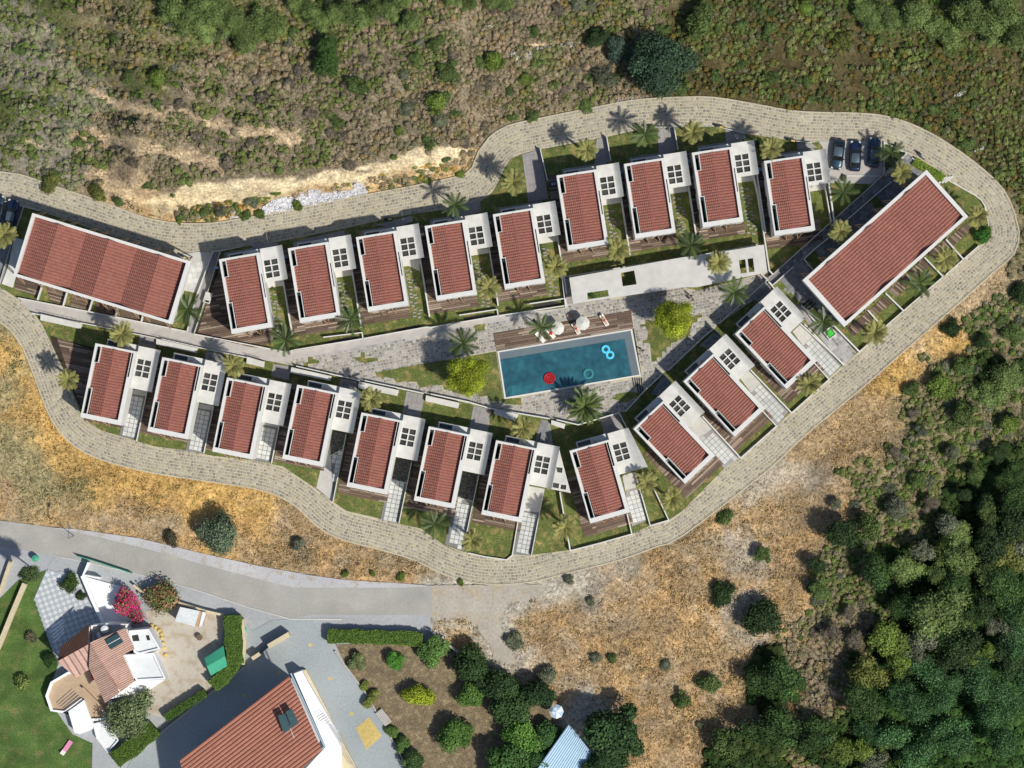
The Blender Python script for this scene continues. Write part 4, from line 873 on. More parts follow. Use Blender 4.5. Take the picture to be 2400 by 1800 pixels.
# garden and retaining walls
WL=[('white parapet between the central walkway and the terrace block gardens',c('A',(160,1100),(1000,1263),(1612,1390)),.7,.16,'white'),
 ('white parapet on the lower side of the walkway left of the second lower villa',c('F',(280,125),(350,140),(940,256),(1350,343)),.8,.14,'white'),
 ('white parapet between the walkway and the third lower villa',c('F',(1400,348),(1800,440),(2212,525)),.8,.14,'white'),
 ('white wall between the paved square and the fourth lower villa garden',c('G',(720,215),(1240,332),(1270,340)),1.0,.18,'white'),
 ('white wall between the paved square and the sixth lower villa garden',c('G',(1310,340),(1820,450)),1.0,.18,'white'),
 ('white wall below the stepped lawn, left of the big palm',c('G',(1880,455),(2212,525))+c('H',(560,214),(1068,300)),1.0,.18,'white'),
 ('white wall under the big palm at the edge of the square',c('H',(1120,308),(1310,352),(1660,248),(1735,390)),1.1,.18,'white'),
 ('white wall under the deck of the leftmost upper villa along the walkway',c('B',(205,1412),(1000,1568),(1066,1552)),.9,.16,'white'),
 ('white wall with a planted recess below the second upper villa',c('B',(1060,1552),(1665,1452),(1655,1400),(1320,1440)),.9,.16,'white'),
 ('white wall with a planted recess below the third upper villa',c('B',(1665,1452),(2212,1352))+c('C',(30,1355)),.9,.16,'white'),
 ('white wall with a planted recess below the fourth upper villa',c('C',(30,1357),(620,1255),(608,1200),(280,1250)),.9,.16,'white'),
 ('white wall with a planted recess below the fifth upper villa',c('C',(620,1255),(1210,1165),(1198,1105),(865,1155)),.9,.16,'white'),
 ('white wall from the walkway corner up to the canopy end',c('C',(1200,1180),(1172,925)),1.0,.18,'white'),
 ('thin white wall north of the long canopy below the sixth and seventh villas',c('C',(1172,922),(2212,752))+c('D',(860,1288),(1380,1195)),.8,.14,'white'),
 ('tall white wall from the sixth to the canopy right of the eighth villa',c('D',(1345,590),(1385,780),(1480,1420),(1510,1450)),1.5,.2,'white'),
 ('diagonal white wall beside the shaded lane, upper side',c('E',(1190,405),(940,640),(540,1000),(40,1450),(0,1480)),1.0,.16,'walk'),
 ('diagonal broken wall beside the shaded lane, lower side',c('E',(1062,650),(930,760),(850,830),(720,945),(640,1010)),1.0,.14,'white'),
 ('lower end of the broken wall beside the shaded lane',c('E',(520,1135),(400,1232),(308,1318),(385,1412)),.9,.14,'white'),
 ('white wall closing the dark stair at the foot of the lane',c('E',(210,1390),(35,1545),(-70,1440)),.9,.14,'white'),
 ('long white wall between the lane path and the third diagonal villa',c('J',(0,225),(300,580),(650,945)),1.1,.2,'white'),
 ('low white wall beside the steps next to the green box',c('J',(285,430),(440,610)),.8,.18,'white'),
 ('short white wall right of the green box',c('J',(500,640),(560,600),(785,830)),1.3,.22,'white'),
 ('white wall facing the square above the third diagonal villa',c('I',(1465,25),(1050,400)),1.0,.14,'white'),
 ('grey wall facing the square above the second diagonal villa',c('I',(1000,450),(930,500),(610,805)),1.0,.14,'white'),
 ('grey wall facing the square above the first diagonal villa',c('I',(560,835),(400,985),(240,1160)),1.0,.14,'white'),
 ('short wall beside the entry of the second diagonal villa',c('I',(1010,455),(1075,515)),1.2,.15,'metal'),
 ('short wall beside the entry of the first diagonal villa',c('I',(565,835),(640,915)),1.2,.15,'metal'),
 ('white wall between the first and second diagonal villas',c('I',(905,1200),(1235,1560)),1.0,.2,'white'),
 ('white wall between the second and third diagonal villas',c('I',(1320,800),(1675,1172)),1.0,.2,'white'),
 ('white wall right of the driveway of the third diagonal villa',c('I',(1750,400),(2125,755)),1.0,.2,'white'),
 ('low road wall in front of the second diagonal villa lawn',c('I',(1235,1562),(1545,1285),(1420,1150)),.8,.16,'white'),
 ('low road wall in front of the third diagonal villa lawn',c('I',(1675,1172),(1998,882),(1870,740)),.8,.16,'white'),
 ('white wall around the small lawn between two palms at the lower road',c('H',(1800,765),(1930,1222),(2090,1175),(1960,900)),.9,.16,'white'),
 ('low road wall in front of the eighth villa',c('H',(1240,1438),(1500,1372),(1772,1295),(1730,1120)),.9,.16,'white'),
 ('white wall from the triangular canopy down to the lower road',c('H',(1150,930),(1185,1130),(1240,1438)),1.2,.2,'white'),
 ('white wall right of the seventh driveway',c('H',(1000,985),(905,1478)),.9,.12,'white'),
 ('white wall right of the sixth driveway',c('H',(450,790),(345,1290)),.9,.12,'white'),
 ('white wall right of the fifth driveway',c('G',(1715,1040),(1605,1572)),.9,.12,'white'),
 ('white wall right of the fourth driveway',c('G',(1150,800),(1035,1390)),.9,.12,'white'),
 ('white wall right of the third driveway',c('G',(575,715),(505,1055)),.9,.12,'white'),
 ('white wall right of the second driveway',c('F',(1850,930),(1765,1335)),.9,.12,'white'),
 ('white wall right of the first driveway',c('F',(1275,805),(1185,1230)),.9,.12,'white'),
 ('low white road wall in front of the seventh villa lawn',c('H',(360,1458),(500,1490),(690,1518),(740,1478),(790,1180)),.6,.16,'white'),
 ('white kerb wall at the top of the leftmost upper villa garden',c('B',(355,702),(430,695),(615,658)),.9,.1,'white'),
 ('white wall beside the paved path at the road bend',c('O',(1288,968),(1335,1170)),1.3,.14,'white'),
 ('white wall between the sixth and seventh upper gardens',c('O',(1718,890),(1745,1045)),1.3,.14,'white'),
 ('white wall between the seventh and eighth upper gardens',c('D',(660,180),(695,378)),1.3,.14,'white'),
 ('low white wall along the road above the seventh upper garden',c('D',(490,178),(660,180)),.6,.1,'white'),
 ('low white wall along the road above the eighth upper garden',c('D',(1030,175),(1280,233)),.6,.1,'white'),
 ('low white wall along the road above the ninth upper garden',c('D',(1640,290),(1850,316)),.6,.1,'white'),
 ('white wall between the ninth villa and the dark palm garden',c('E',(480,655),(540,1000)),1.2,.14,'white'),
 ('white planter wall beside the parked cars',c('E',(1003,590),(1003,312),(1195,405),(1010,600)),.5,.2,'white'),
 ('curved low white wall between the lawn and the road at the right bend',c('E',(1240,445),(1560,640),(1790,770),(1840,810),(1870,860),(1890,960),(1905,1030)),.5,.14,'white'),
 ('white road wall below the terrace block gardens, upper part',c('E',(1820,1200),(1680,1322),(1530,1455)),.9,.14,'white'),
 ('white road wall below the terrace block gardens, lower part',c('J',(1505,182),(1165,475),(1015,605)),.9,.14,'white'),
 ('white road wall at the lower corner of the terrace block garden',c('J',(860,760),(780,832)),.9,.14,'white'),
 ('first white wall between the terrace block gardens, from the top',c('E',(1530,1150),(1680,1320)),1.1,.2,'white'),
 ('second white wall between the terrace block gardens, from the top',c('J',(1345,15),(1505,180)),1.1,.2,'white'),
 ('third white wall between the terrace block gardens, behind the dark palm',c('J',(1190,165),(1262,250),(1310,300)),1.1,.2,'white'),
 ('fourth white wall between the terrace block gardens, from the top',c('J',(1010,325),(1165,475)),1.1,.2,'white'),
 ('lowest white wall between the terrace block gardens',c('J',(855,470),(955,582)),1.1,.2,'white')]
for j,(x,y) in enumerate([((375,985),(330,1120)),((588,1045),(552,1170)),((805,1120),(775,1215)),((1020,1190),(1000,1265)),((1240,1250),(1225,1310))]):
    WL.append((ordn[j]+' white dividing wall from the left behind the left terrace block',c('A',x,y),1.0,.2,'white'))
WL.append(('grey wall between the ramp and the left terrace block lawn',c('A',(1845,702),(1700,1090),(1620,1392)),.9,.14,'white'))
WL.append(('thin wall between the ramp and the leftmost upper deck',c('A',(1908,697),(1800,1045),(1680,1412)),.9,.1,'concrete'))
WL.append(('thin white kerb along the road at the left parking bay',c('A',(-100,235),(0,252),(210,312),(350,350)),.5,.1,'white'))
for lab,pts,h,th,m in WL: wall(lab,pts,h,th,m)
# planted recess grilles: dark slatted strips on the walkway side
for j,(k,pts) in enumerate([('B',[(1330,1480),(1560,1430),(1640,1440),(1400,1500)]),('B',[(1950,1370),(2150,1330),(2160,1350),(1960,1400)]),('C',[(320,1270),(520,1230),(600,1240),(330,1300)]),('C',[(920,1160),(1090,1130),(1190,1150),(930,1195)])]):
    slab('grille_pit',c(k,*pts),.15+zs(),M['dark'])
# lighting/letter posts: short black bollard walls with a yellow plate at the plot entrances
for j,(k,p,a) in enumerate([('B',(1880,415),8),('D',(450,172),0),('D',(1060,170),-12),('D',(1680,288),-10),('A',(1590,745),-25),('J',(0,0),0)][:5]):
    q=W(c(k,p)[0],.8); t=thing('meter_box',['by the third upper villa','above the seventh upper garden','above the eighth upper garden','above the ninth upper garden','at the corner of the left terrace block'][j] and 'low dark meter box with a yellow plate '+['by the third upper villa','above the seventh upper garden','above the eighth upper garden','above the ninth upper garden','at the corner of the left terrace block'][j],'box',(q.x,q.y,0),math.radians(a))
    mb=MB(); mb.box(-.7,.7,-.15,.15,0,.8); mb.build('casing',M['black'],t); mb=MB(); mb.box(-.05,.55,-.2,-.151,.35,.75); mb.box(-.05,.55,-.18,.05,.801,.82); mb.build('plate',M['yellow'] if 'yellow' in M else M['yard_tile'],t)
# concrete AC box by the ramp
t=thing('planter_box','grey concrete box standing by the ramp wall','box',tuple(W(c('A',(1800,1100))[0])),math.radians(-18))
mb=MB(); mb.holed([(-.55,-.85),(.55,-.85),(.55,.85),(-.55,.85)],[[(-.4,-.7),(.4,-.7),(.4,-.4),(-.4,-.4)]],.1,1.1); mb.build('casing',M['concrete'],t)
mb=MB(); mb.box(-.38,.38,-.68,-.42,.3,.6); mb.build('grille',M['dark'],t)
# green box at the steps
q=W(c('J',(538,668))[0],.9); t=thing('waste_box','bright green square lidded box in a white frame beside the diagonal path','box',(q.x,q.y,0),math.radians(38))
mb=MB(); mb.holed([(-.75,-.75),(.75,-.75),(.75,.75),(-.75,.75)],[[(-.6,-.6),(.6,-.6),(.6,.6),(-.6,.6)]],.1,.95); mb.build('frame',M['white'],t)
mb=MB(); mb.prism([(-.58,-.58),(.58,-.58),(.58,.58),(-.58,.58)],.1,.88,inset=.1); mb.build('lid',M['greenbox'],t)
# ------------------------------------------------------------------ old asphalt road, verges, neighbours' yards
slab('asphalt_road',asph_px,-.02,M['asphalt'],-.5)
verge=verge_px
M['dirt']=mat('packed_dirt',(.40,.37,.315),.14,2.5,.95,.5,12,big=.12,bigscale=.3,patch=(.42,.345,.245),pscale=.45,plo=.5,phi=.72)
slab('dirt_track',track_px,-.028,M['dirt'],-.5)
slab('gravel_verge',verge,-.005,M['verge'],-.5)
slab('yard',yard_px,-.04,M['sidewalk'],-.6)
slab('kerb',c('K',(350,278),(860,391),(1240,492),(1600,612),(1880,690),(2212,690))+c('K',(2212,700),(1878,696),(1598,617),(1238,496),(858,395),(350,282)),.10,M['concrete'],-.3)
yb=slab('yard_paving',c('K',(1560,690),(1640,770),(1760,700),(1885,695),(2212,700))+c('L',(90,700),(240,900),(310,1000),(430,1160),(560,1390),(710,1680),(480,1900))+c('K',(700,1900),(870,1570),(1590,1000)),.02,M['yard'])
slab('painted_square',c('L',(370,1400),(455,1330),(540,1450),(440,1540)),.035,M['yard_tile'],.0)
for p in c('L',(77,862),(206,1080),(342,1308))+c('K',(1805,1040),(1585,1190)):
    q=W(p); mb=MB(); mb.prism([(q.x+.32*math.cos(k*PI/3),q.y+.32*math.sin(k*PI/3)) for k in range(6)],0,.03); struct(mb.build('painted_spot',M['yard_tile']))
slab('gravel_yard',c('K',(940,640),(1160,600),(1380,640),(1450,670),(1440,880),(1480,1000),(1350,1180),(1040,1330),(700,1240),(1070,1090),(1000,910),(1040,880),(970,740)),.015,M['gravelyard'])
slab('garden_soil',c('L',(240,860),(900,840),(1060,930),(1620,1230),(1740,1700),(700,1700),(560,1390),(310,1000)),.03,M['soil'])
slab('lawn',[(-160,1420)]+c('K',(0,560),(120,440),(300,375),(220,560),(380,980),(300,1200),(470,1440),(600,1500),(590,1900),(-400,1900)),.02,M['grass2'])
slab('ramp',c('K',(500,300),(580,320),(545,412),(400,400),(300,365),(350,290)),.0,M['sidewalk'])
pat=c('K',(300,378),(545,410),(600,560),(690,740),(590,760),(370,985),(222,560))
pt=slab('patio',pat,.10,M['sidewalk'])
P=WW(pat); mb=MB(); n=0
for i in range(40):
    for j in range(40):
        u=(i-20)*.6; v=(j-20)*.6; a=math.radians(-25); x=P[0][0]+u*math.cos(a)-v*math.sin(a)+3; y=P[0][1]+u*math.sin(a)+v*math.cos(a)-6
        if inside_pt(x,y,P):
            ca,sa=math.cos(a),math.sin(a); h=.285; q=[(x+s*ca-t*sa,y+s*sa+t*ca) for s,t in ((-h,-h),(h,-h),(h,h),(-h,h))]
            mb.prism(q,.05,.12,(.36,.40,.44) if (i+j)%2 else (.56,.58,.59))
stuff(mb.build('tile',M['checker'],pt))
for k in range(5): slab('step',c('K',(330+k*6,745+k*22),(410+k*2,690+k*20),(413+k*2,702+k*20),(333+k*6,757+k*22)),.2+k*.03,M['whitewall'],.05,pt)
slab('ramp',c('K',(545,418),(785,482),(740,560),(860,700),(700,735),(600,560)),.35,M['whitewall'])
wall('white parapet with rounded cap beside the patio ramp of the small white house',c('K',(540,410),(604,562),(690,745)),1.4,.5,'whitewall')
wall('white low wall and gate rail at the roadside corner of the patio',c('K',(582,322),(548,405),(660,425)),1.6,.25,'whitewall')
wall('dark green fence line along the pavement north of the bougainvillea',c('K',(500,283),(600,310),(860,395)),1.0,.08,'greenmetal')
wall('cream capped wall from the bush to the hedge along the pavement',c('K',(870,470),(960,545),(1160,585),(1340,640),(1450,665)),1.1,.35,'cream')
wall('cream stone wall running down the left edge beside the lawn',c('K',(165,462),(90,640),(0,862),(-60,980)),.9,.75,'cream')
wall('thin cream wall in the far lower left corner beyond the lawn wall',c('K',(75,310),(0,530)),.8,.5,'cream')
wall('rough stone strip wall right of the tall hedge',c('K',(1575,690),(1590,850),(1580,985)),1.2,.45,'cream')
wall('beige stone gate wall between the two yards',c('K',(1745,865),(1880,785)),2.0,.75,'cream')
wall('short orange capped gate pier left of the gate',c('K',(1640,945),(1690,912)),1.8,.6,'cream')
wall('low concrete wall between the big roofed house yard and the hedge',c('K',(1590,1000),(1280,1240),(860,1580)),.6,.3,'walk')
wall('dark iron gate leaf between the two stone piers',c('K',(1690,915),(1745,870)),1.5,.08,'black')
wall('grey kerb wall along the right side of the blue paved yard',c('L',(235,900),(310,1005),(430,1165),(500,1290)),.35,.25,'walk')
wall('lower grey kerb wall along the yard by the garden bench',c('L',(560,1395),(640,1530),(710,1680)),.35,.2,'walk')
wall('stone garden wall beside the dry path right of the long hedge',c('L',(850,760),(960,850),(1060,930)),.8,.3,'walk')
def house_block(parent, pts, h, m='whitewall', rim=.25, rimh=.35, name='wall', rm=None):
    P=WW(pts,h); mb=MB(); mb.prism(P,-.1,h); w_=mb.build(name,M[m],parent)
    if rim:
        cx=sum(p[0] for p in P)/len(P); cy=sum(p[1] for p in P)/len(P); inn=[]
        for p in P:
            d=math.hypot(p[0]-cx,p[1]-cy); q=1-rim*1.5/d; inn.append((cx+(p[0]-cx)*q,cy+(p[1]-cy)*q))
        mb=MB(); mb.holed(P,[inn],h-.02,h+rimh); mb.build('parapet',M[m],w_)
        if rm: mb=MB(); mb.prism(inn,h-.02,h+.03); mb.build('flat_roof',M[rm],w_)
    return w_
def tiled_plane(parent, pts, z_at, tile_m='tile', course_dir=None, rib=.45, tone=(.42,.20,.145), thick=.15, name='roof_tiles', rh=.07):
    """a pitched plane over survey outline pts; z_at(x,y)->z ; ribs run along course_dir (deg)"""
    P=WW(pts,4.5); a=math.radians(course_dir); ca,sa=math.cos(a),math.sin(a)
    cx=sum(p[0] for p in P)/len(P); cy=sum(p[1] for p in P)/len(P)
    loc=[((p[0]-cx)*ca+(p[1]-cy)*sa,-(p[0]-cx)*sa+(p[1]-cy)*ca) for p in P]
    v0,v1=min(p[1] for p in loc),max(p[1] for p in loc); u0,u1=min(p[0] for p in loc)-1,max(p[0] for p in loc)+1
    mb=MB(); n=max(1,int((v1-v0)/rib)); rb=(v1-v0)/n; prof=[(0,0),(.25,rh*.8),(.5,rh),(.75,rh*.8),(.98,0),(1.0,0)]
    tri=[[loc[i] for i in t] for t in tessellate_polygon([[Vector((p[0],p[1],0)) for p in loc]])]
    for j in range(n):
        k=random.uniform(.92,1.08)
        for (f0,h0),(f1,h1) in zip(prof,prof[1:]):
            q=[(u0,v0+(j+f0)*rb),(u1,v0+(j+f0)*rb),(u1,v0+(j+f1)*rb),(u0,v0+(j+f1)*rb)]
            for t in tri:
                r=clip_poly(q,t)
                if len(r)<3: continue
                pts3=[]
                for (x,y) in r:
                    fr=(y-(v0+(j+f0)*rb))/((f1-f0)*rb+1e-9); hh=h0+(h1-h0)*fr
                    X_=cx+x*ca-y*sa; Y_=cy+x*sa+y*ca; pts3.append((X_,Y_,z_at(X_,Y_)+hh+(0.006)))
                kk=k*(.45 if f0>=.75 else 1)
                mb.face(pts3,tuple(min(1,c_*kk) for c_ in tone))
    o=mb.build(name,M[tile_m],parent); 
    if name=='roof_tiles': stuff(o)
    mb=MB(); nP=[(x,y,z_at(x,y)-.03) for x,y in P]; mb.face(nP); mb.face([(x,y,z-thick) for x,y,z in nP][::-1])
    for i in range(len(nP)):
        A=nP[i];B=nP[(i+1)%len(nP)]; mb.face([(A[0],A[1],A[2]-thick),(B[0],B[1],B[2]-thick),B,A])
    mb.build('roof_deck',M['pinktile'],parent); return o
# small white house, lower left
hs=thing('white_house','small white house with pinkish tiled roofs beside the bougainvillea','house',tuple(W(c('K',(700,1000))[0])))
hs_loc=hs.location.copy(); hs.location=(0,0,0)
house_block(hs,c('K',(835,768),(965,757),(1040,885),(900,925),(870,910)),4.6,rm='whitemetal')
house_block(hs,c('K',(806,925),(1000,912),(1075,1080),(885,1095)),4.3,rm='whitemetal')
house_block(hs,c('K',(870,1095),(1072,1085),(960,1160),(700,1215),(690,1130)),3.4,rim=0)
house_block(hs,c('K',(600,850),(820,760),(870,880),(800,920),(870,1080),(700,1190),(605,1000)),5.6,rim=0)
house_block(hs,c('K',(590,735),(700,720),(830,725),(820,760),(600,850)),4.2,rim=.2,rm='walk')
tf=house_block(hs,c('K',(440,1035),(585,1000),(640,1010),(720,1230),(700,1345),(600,1352),(545,1215),(408,1300),(330,1288),(297,1190),(330,1100)),1.1,rim=.28,rimh=.5,rm='brownflat')
house_block(hs,c('K',(395,880),(580,745),(590,1005),(500,1065),(390,960)),4.9,rim=0)
def plane(p0,z0,p1,z1):
    a=W(p0,4.5); b=W(p1,4.5); d=(b-a).xy; L2=d.length_squared
    return lambda x,y: z0+(z1-z0)*(((x-a.x)*d.x+(y-a.y)*d.y)/L2)
K_=lambda x,y: c('K',(x,y))[0]
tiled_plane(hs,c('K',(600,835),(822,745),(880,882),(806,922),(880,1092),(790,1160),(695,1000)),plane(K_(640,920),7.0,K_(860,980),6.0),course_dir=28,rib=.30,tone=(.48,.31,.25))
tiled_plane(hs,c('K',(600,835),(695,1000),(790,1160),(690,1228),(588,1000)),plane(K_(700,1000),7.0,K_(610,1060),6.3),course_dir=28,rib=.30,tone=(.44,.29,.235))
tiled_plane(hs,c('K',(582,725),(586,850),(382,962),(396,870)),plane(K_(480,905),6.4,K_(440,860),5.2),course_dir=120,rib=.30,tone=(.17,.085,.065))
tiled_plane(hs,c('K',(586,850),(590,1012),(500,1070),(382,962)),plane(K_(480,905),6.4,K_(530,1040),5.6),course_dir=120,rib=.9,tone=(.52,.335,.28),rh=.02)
sp_=WW(c('K',(692,822),(775,777),(812,835),(730,882)),4.9); mb=MB(); mb.prism(sp_,6.6,7.2,bottom=True); so=mb.build('solar_panel',M['solar'],hs)
a_,b_=lerp(sp_[0],sp_[3],.5),lerp(sp_[1],sp_[2],.5); mb=MB(); mb.tube([(a_[0],a_[1],7.22),(b_[0],b_[1],7.22)],.05,5); mb.build('rail',M['whitemetal'],so)
q=W(K_(690,752),3.2); mb=MB(); mb.lathe([(0,4.2),(.62,4.2),(.62,5.5),(.5,5.62),(0,5.65)],q.x,q.y,18); mb.build('water_tank',M['whitemetal'],hs,smooth=True)
q=W(K_(650,800),3.6); mb=MB(); mb.tube([(q.x-.2,q.y+.55,5.0),(q.x+.25,q.y-.6,5.0)],.33,12); mb.build('boiler',M['whitemetal'],hs)
for (x,y,r) in ((610,775,.28),(605,800,.22),(570,848,.2)):
    q=W(K_(x,y),3.0); mb=MB(); mb.lathe([(0,4.9),(r,4.95),(r*.8,4.75),(0,4.7)],q.x,q.y,12); mb.build('dish',M['metal'],hs)
for P in (c('K',(855,800),(895,795),(905,835),(860,838)),c('K',(945,800),(965,798),(975,830),(955,832))):
    mb=MB(); mb.prism(WW(P,4.6),4.62,4.68); mb.build('roof_opening',M['dark'],hs)
aw=house_block(hs,c('K',(442,1292),(545,1218),(600,1368),(600,1408),(520,1440),(482,1430)),1.9,rim=0,name='awning')
house_block(hs,c('K',(605,1372),(700,1345),(770,1480),(700,1560),(625,1465)),.8,rim=.15,rimh=.3,rm='whitemetal')
for k in range(4):
    a=W(K_(385+k*14,1262+k*12),2.2); b=W(K_(490+k*14,1170+k*14),2.2); mb=MB(); mb.tube([tuple(a),tuple(b)],.05,5); mb.build('railing_bar',M['metal'],hs)
q=W(K_(600,1068),1.9); mb=MB(); mb.prism(WW(c('K',(585,1045),(600,1038),(615,1085),(600,1092)),1.9),1.1,1.9); mb.build('red_cloth',M['redcloth'],hs)
wall('tan parapet step casting a long shadow on the terrace of the small house',c('K',(545,1130),(640,1225),(700,1310)),1.9,.3,'brownflat')
# big roofed house, bottom
hb=thing('tiled_house','large house with an orange-brown ribbed roof and solar panels at the bottom','house',(0,0,0))
rp=c('K',(1180,1590),(1882,1048),(2100,1520),(1900,1700),(1250,1900))
house_block(hb,c('K',(1230,1600),(1870,1100),(2060,1510),(1880,1690),(1290,1880)),7.0,rim=0)
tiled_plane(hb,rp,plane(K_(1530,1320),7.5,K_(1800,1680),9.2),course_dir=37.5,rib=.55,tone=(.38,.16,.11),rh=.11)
for P in (c('K',(1803,1318),(1848,1302),(1888,1398),(1838,1436)),c('K',(1852,1290),(1893,1270),(1936,1368),(1892,1400))):
    P4=WW(P,9.0); mb=MB(); n=len(P4)
    zz=[6.55+.35,6.9+.35,6.6,6.45]
    mb.face([(p[0],p[1],9.2+(.45 if i<2 else -.1)) for i,p in enumerate(P4)]); mb.face([(p[0],p[1],9.12+(.45 if i<2 else -.1)) for i,p in enumerate(P4)][::-1])
    for i in range(4):
        j=(i+1)%4; f_=lambda t: .45 if t<2 else -.1
        mb.face([(P4[i][0],P4[i][1],9.12+f_(i)),(P4[j][0],P4[j][1],9.12+f_(j)),(P4[j][0],P4[j][1],9.2+f_(j)),(P4[i][0],P4[i][1],9.2+f_(i))])
    mb.build('solar_panel',M['solar'],hb)
q=W(K_(1880,1400),9.0); mb=MB(); mb.tube([tuple(q),(q.x+.9,q.y-2.4,8.7)],.04,5); mb.build('pipe',M['whitemetal'],hb)
mb=MB(); mb.tube([tuple(W(K_(1884,1045),7.6)),tuple(W(K_(2102,1520),8.1)),tuple(W(K_(1900,1705),7.9))],.12,6); mb.build('gutter',M['bluemetal'],hb)
mb=MB(); mb.prism(WW(c('K',(1902,1050),(1955,1030),(2000,1115),(2180,1420),(2212,1500),(2212,1700),(1950,1700),(2110,1525)),3),-.1,2.6); mb.build('terrace',M['whitewall'],hb)
mb=MB(); mb.prism(WW(c('K',(1957,1028),(1982,1022),(2035,1120),(2330,1700),(2230,1700),(2000,1118)),1),-.1,.9); mb.build('planter_wall',M['cream'],hb)
for k in range(5):
    a=W(K_(2050+k*12,1330+k*12),3.6); b=W(K_(2100+k*10,1300+k*12),3.6); mb=MB(); mb.tube([tuple(a),tuple(b)],.035,5); mb.build('railing_bar',M['metal'],hb)
for off in (0,14):
    mb=MB(); pts_=[tuple(W(K_(x+off,y),3.5)) for x,y in ((2130,1370),(2200,1480),(2290,1640),(2330,1700))]; mb.tube(pts_,.04,5); mb.build('handrail',M['metal'],hb)
# sheds and small things of the yards
t=thing('shed','white corrugated metal shed roof in the gravel yard','shed',(0,0,0))
P=WW(c('K',(1165,615),(1292,642),(1262,742),(1130,706)),2.3); mb=MB(); mb.prism([lerp(p,(sum(a[0] for a in P)/4,sum(a[1] for a in P)/4),.06) for p in P],-.1,2.1); mb.build('wall',M['whitewall'],t)
mb=MB()
for i in range(18):
    a0=lerp(P[0],P[1],i/18);a1=lerp(P[0],P[1],(i+.55)/18);a2=lerp(P[0],P[1],(i+1)/18); b0=lerp(P[3],P[2],i/18);b1=lerp(P[3],P[2],(i+.55)/18);b2=lerp(P[3],P[2],(i+1)/18)
    mb.face([(*a0,2.2),(*b0,2.2),(*b1,2.3),(*a1,2.3)]); mb.face([(*a1,2.3),(*b1,2.3),(*b2,2.2),(*a2,2.2)])
mb.build('roof_sheet',M['whitemetal'],t)
mb=MB(); mb.prism(WW(c('K',(1292,642),(1336,652),(1308,742),(1264,742)),1.6),-.1,1.5); mb.build('lean_to',M['timber'],t)
mb=MB(); mb.prism(WW(c('K',(1312,646),(1337,652),(1308,742),(1290,740)),1.6),1.5,1.62); mb.build('panel',M['whitemetal'],t)
t=thing('green_shed','green sheet metal shed tucked against the tall hedge','shed',(0,0,0))
P=WW(c('K',(1322,950),(1447,868),(1472,1000),(1365,1062)),2.4); r0,r1=lerp(P[0],P[3],.45),lerp(P[1],P[2],.50)
mb=MB(); cc_=(sum(a[0] for a in P)/4,sum(a[1] for a in P)/4); mb.prism([lerp(p,cc_,.06) for p in P],-.1,2.0); mb.build('wall',M['greenmetal'],t)
mb=MB()
for (A,B,C_,D,za,zb) in ((P[0],P[1],r1,r0,2.0,2.7),(P[3],P[2],r1,r0,2.0,2.7)):
    for i in range(16):
        for f0,f1,h0,h1 in ((0,.5,0,.05),(.5,1,.05,0)):
            a0=lerp(A,B,(i+f0)/16);a1=lerp(A,B,(i+f1)/16);b0=lerp(D,C_,(i+f0)/16);b1=lerp(D,C_,(i+f1)/16)
            mb.face([(*a0,za+h0),(*a1,za+h1),(*b1,zb+h1),(*b0,zb+h0)])
mb.build('roof_sheet',M['greenmetal'],t)
t=thing('blue_shed','pale blue corrugated metal roof at the bottom edge beside the dark trees','shed',(0,0,0))
P=WW(c('L',(1752,1372),(1975,1660),(1900,1900),(1450,1800)),3.0)
mb=MB(); mb.prism([lerp(p,(sum(a[0] for a in P)/4,sum(a[1] for a in P)/4),.05) for p in P],-.2,2.7); mb.build('wall',M['whitewall'],t)
mb=MB()
for i in range(26):
    for f0,f1,h0,h1 in ((0,.5,0,.09),(.5,1,.09,0)):
        a0=lerp(P[0],P[1],(i+f0)/26);a1=lerp(P[0],P[1],(i+f1)/26);b0=lerp(P[3],P[2],(i+f0)/26);b1=lerp(P[3],P[2],(i+f1)/26)
        mb.face([(*a0,3.1+h0),(*b0,2.8+h0),(*b1,2.8+h1),(*a1,3.1+h1)])
mb.build('roof_sheet',M['bluemetal'],t)
t=thing('bench','weathered slatted timber bench on the garden edge beside the blue yard','bench',tuple(W(c('L',(550,1330))[0])),math.radians(-52))
for k in range(5): mb=MB(); mb.box(-1.3,1.3,-.62+k*.26,-.40+k*.26,.4,.46); mb.build('slat',M['timber'] if 0 else M['walk'],t)
for sx in (-1,1): mb=MB(); mb.box(sx*1.1-.06,sx*1.1+.06,-.6,.6,0,.4); mb.build('leg',M['bark'],t)
q=W(K_(1295,810)); t=thing('stump_table','round brown stump table standing in the gravel yard','table',(q.x,q.y,0)); mb=MB(); mb.lathe([(.25,0),(.22,.6),(.5,.62),(.48,.74),(0,.75)],0,0,14); mb.build('top',M['bark'],t)
q=W(K_(1585,762)); t=thing('bin','round green bin on the pavement beside the tall hedge','bin',(q.x,q.y,0)); mb=MB(); mb.lathe([(.35,0),(.42,.9),(.45,.95),(.2,1.05),(0,1.06)],0,0,14); mb.build('body',M['greenmetal'],t)
q=W(K_(235,298)); t=thing('bin','rounded teal bin at the roadside by the tall cypress shadow','bin',(q.x,q.y,0)); mb=MB(); mb.lathe([(.45,0),(.55,1.0),(.5,1.2),(0,1.3)],0,0,14); mb.build('body',M['greenmetal'],t)
for k,(x,y) in enumerate(((985,735),(1010,748),(1032,768),(1048,790),(1052,815),(1060,850),(1062,880),(1075,925))):
    q=W(K_(x,y)); mb=MB(); mb.lathe([(.34,0),(.32,.25),(.15,.36),(0,.38)],0,0,7); o=tag(mb.build('edging_stone',M['yard_tile'],None,(q.x,q.y,0),(0,0,k)),'pale yellow edging stone curving along the white house and gravel yard','stone','yellow stones edging the gravel yard')
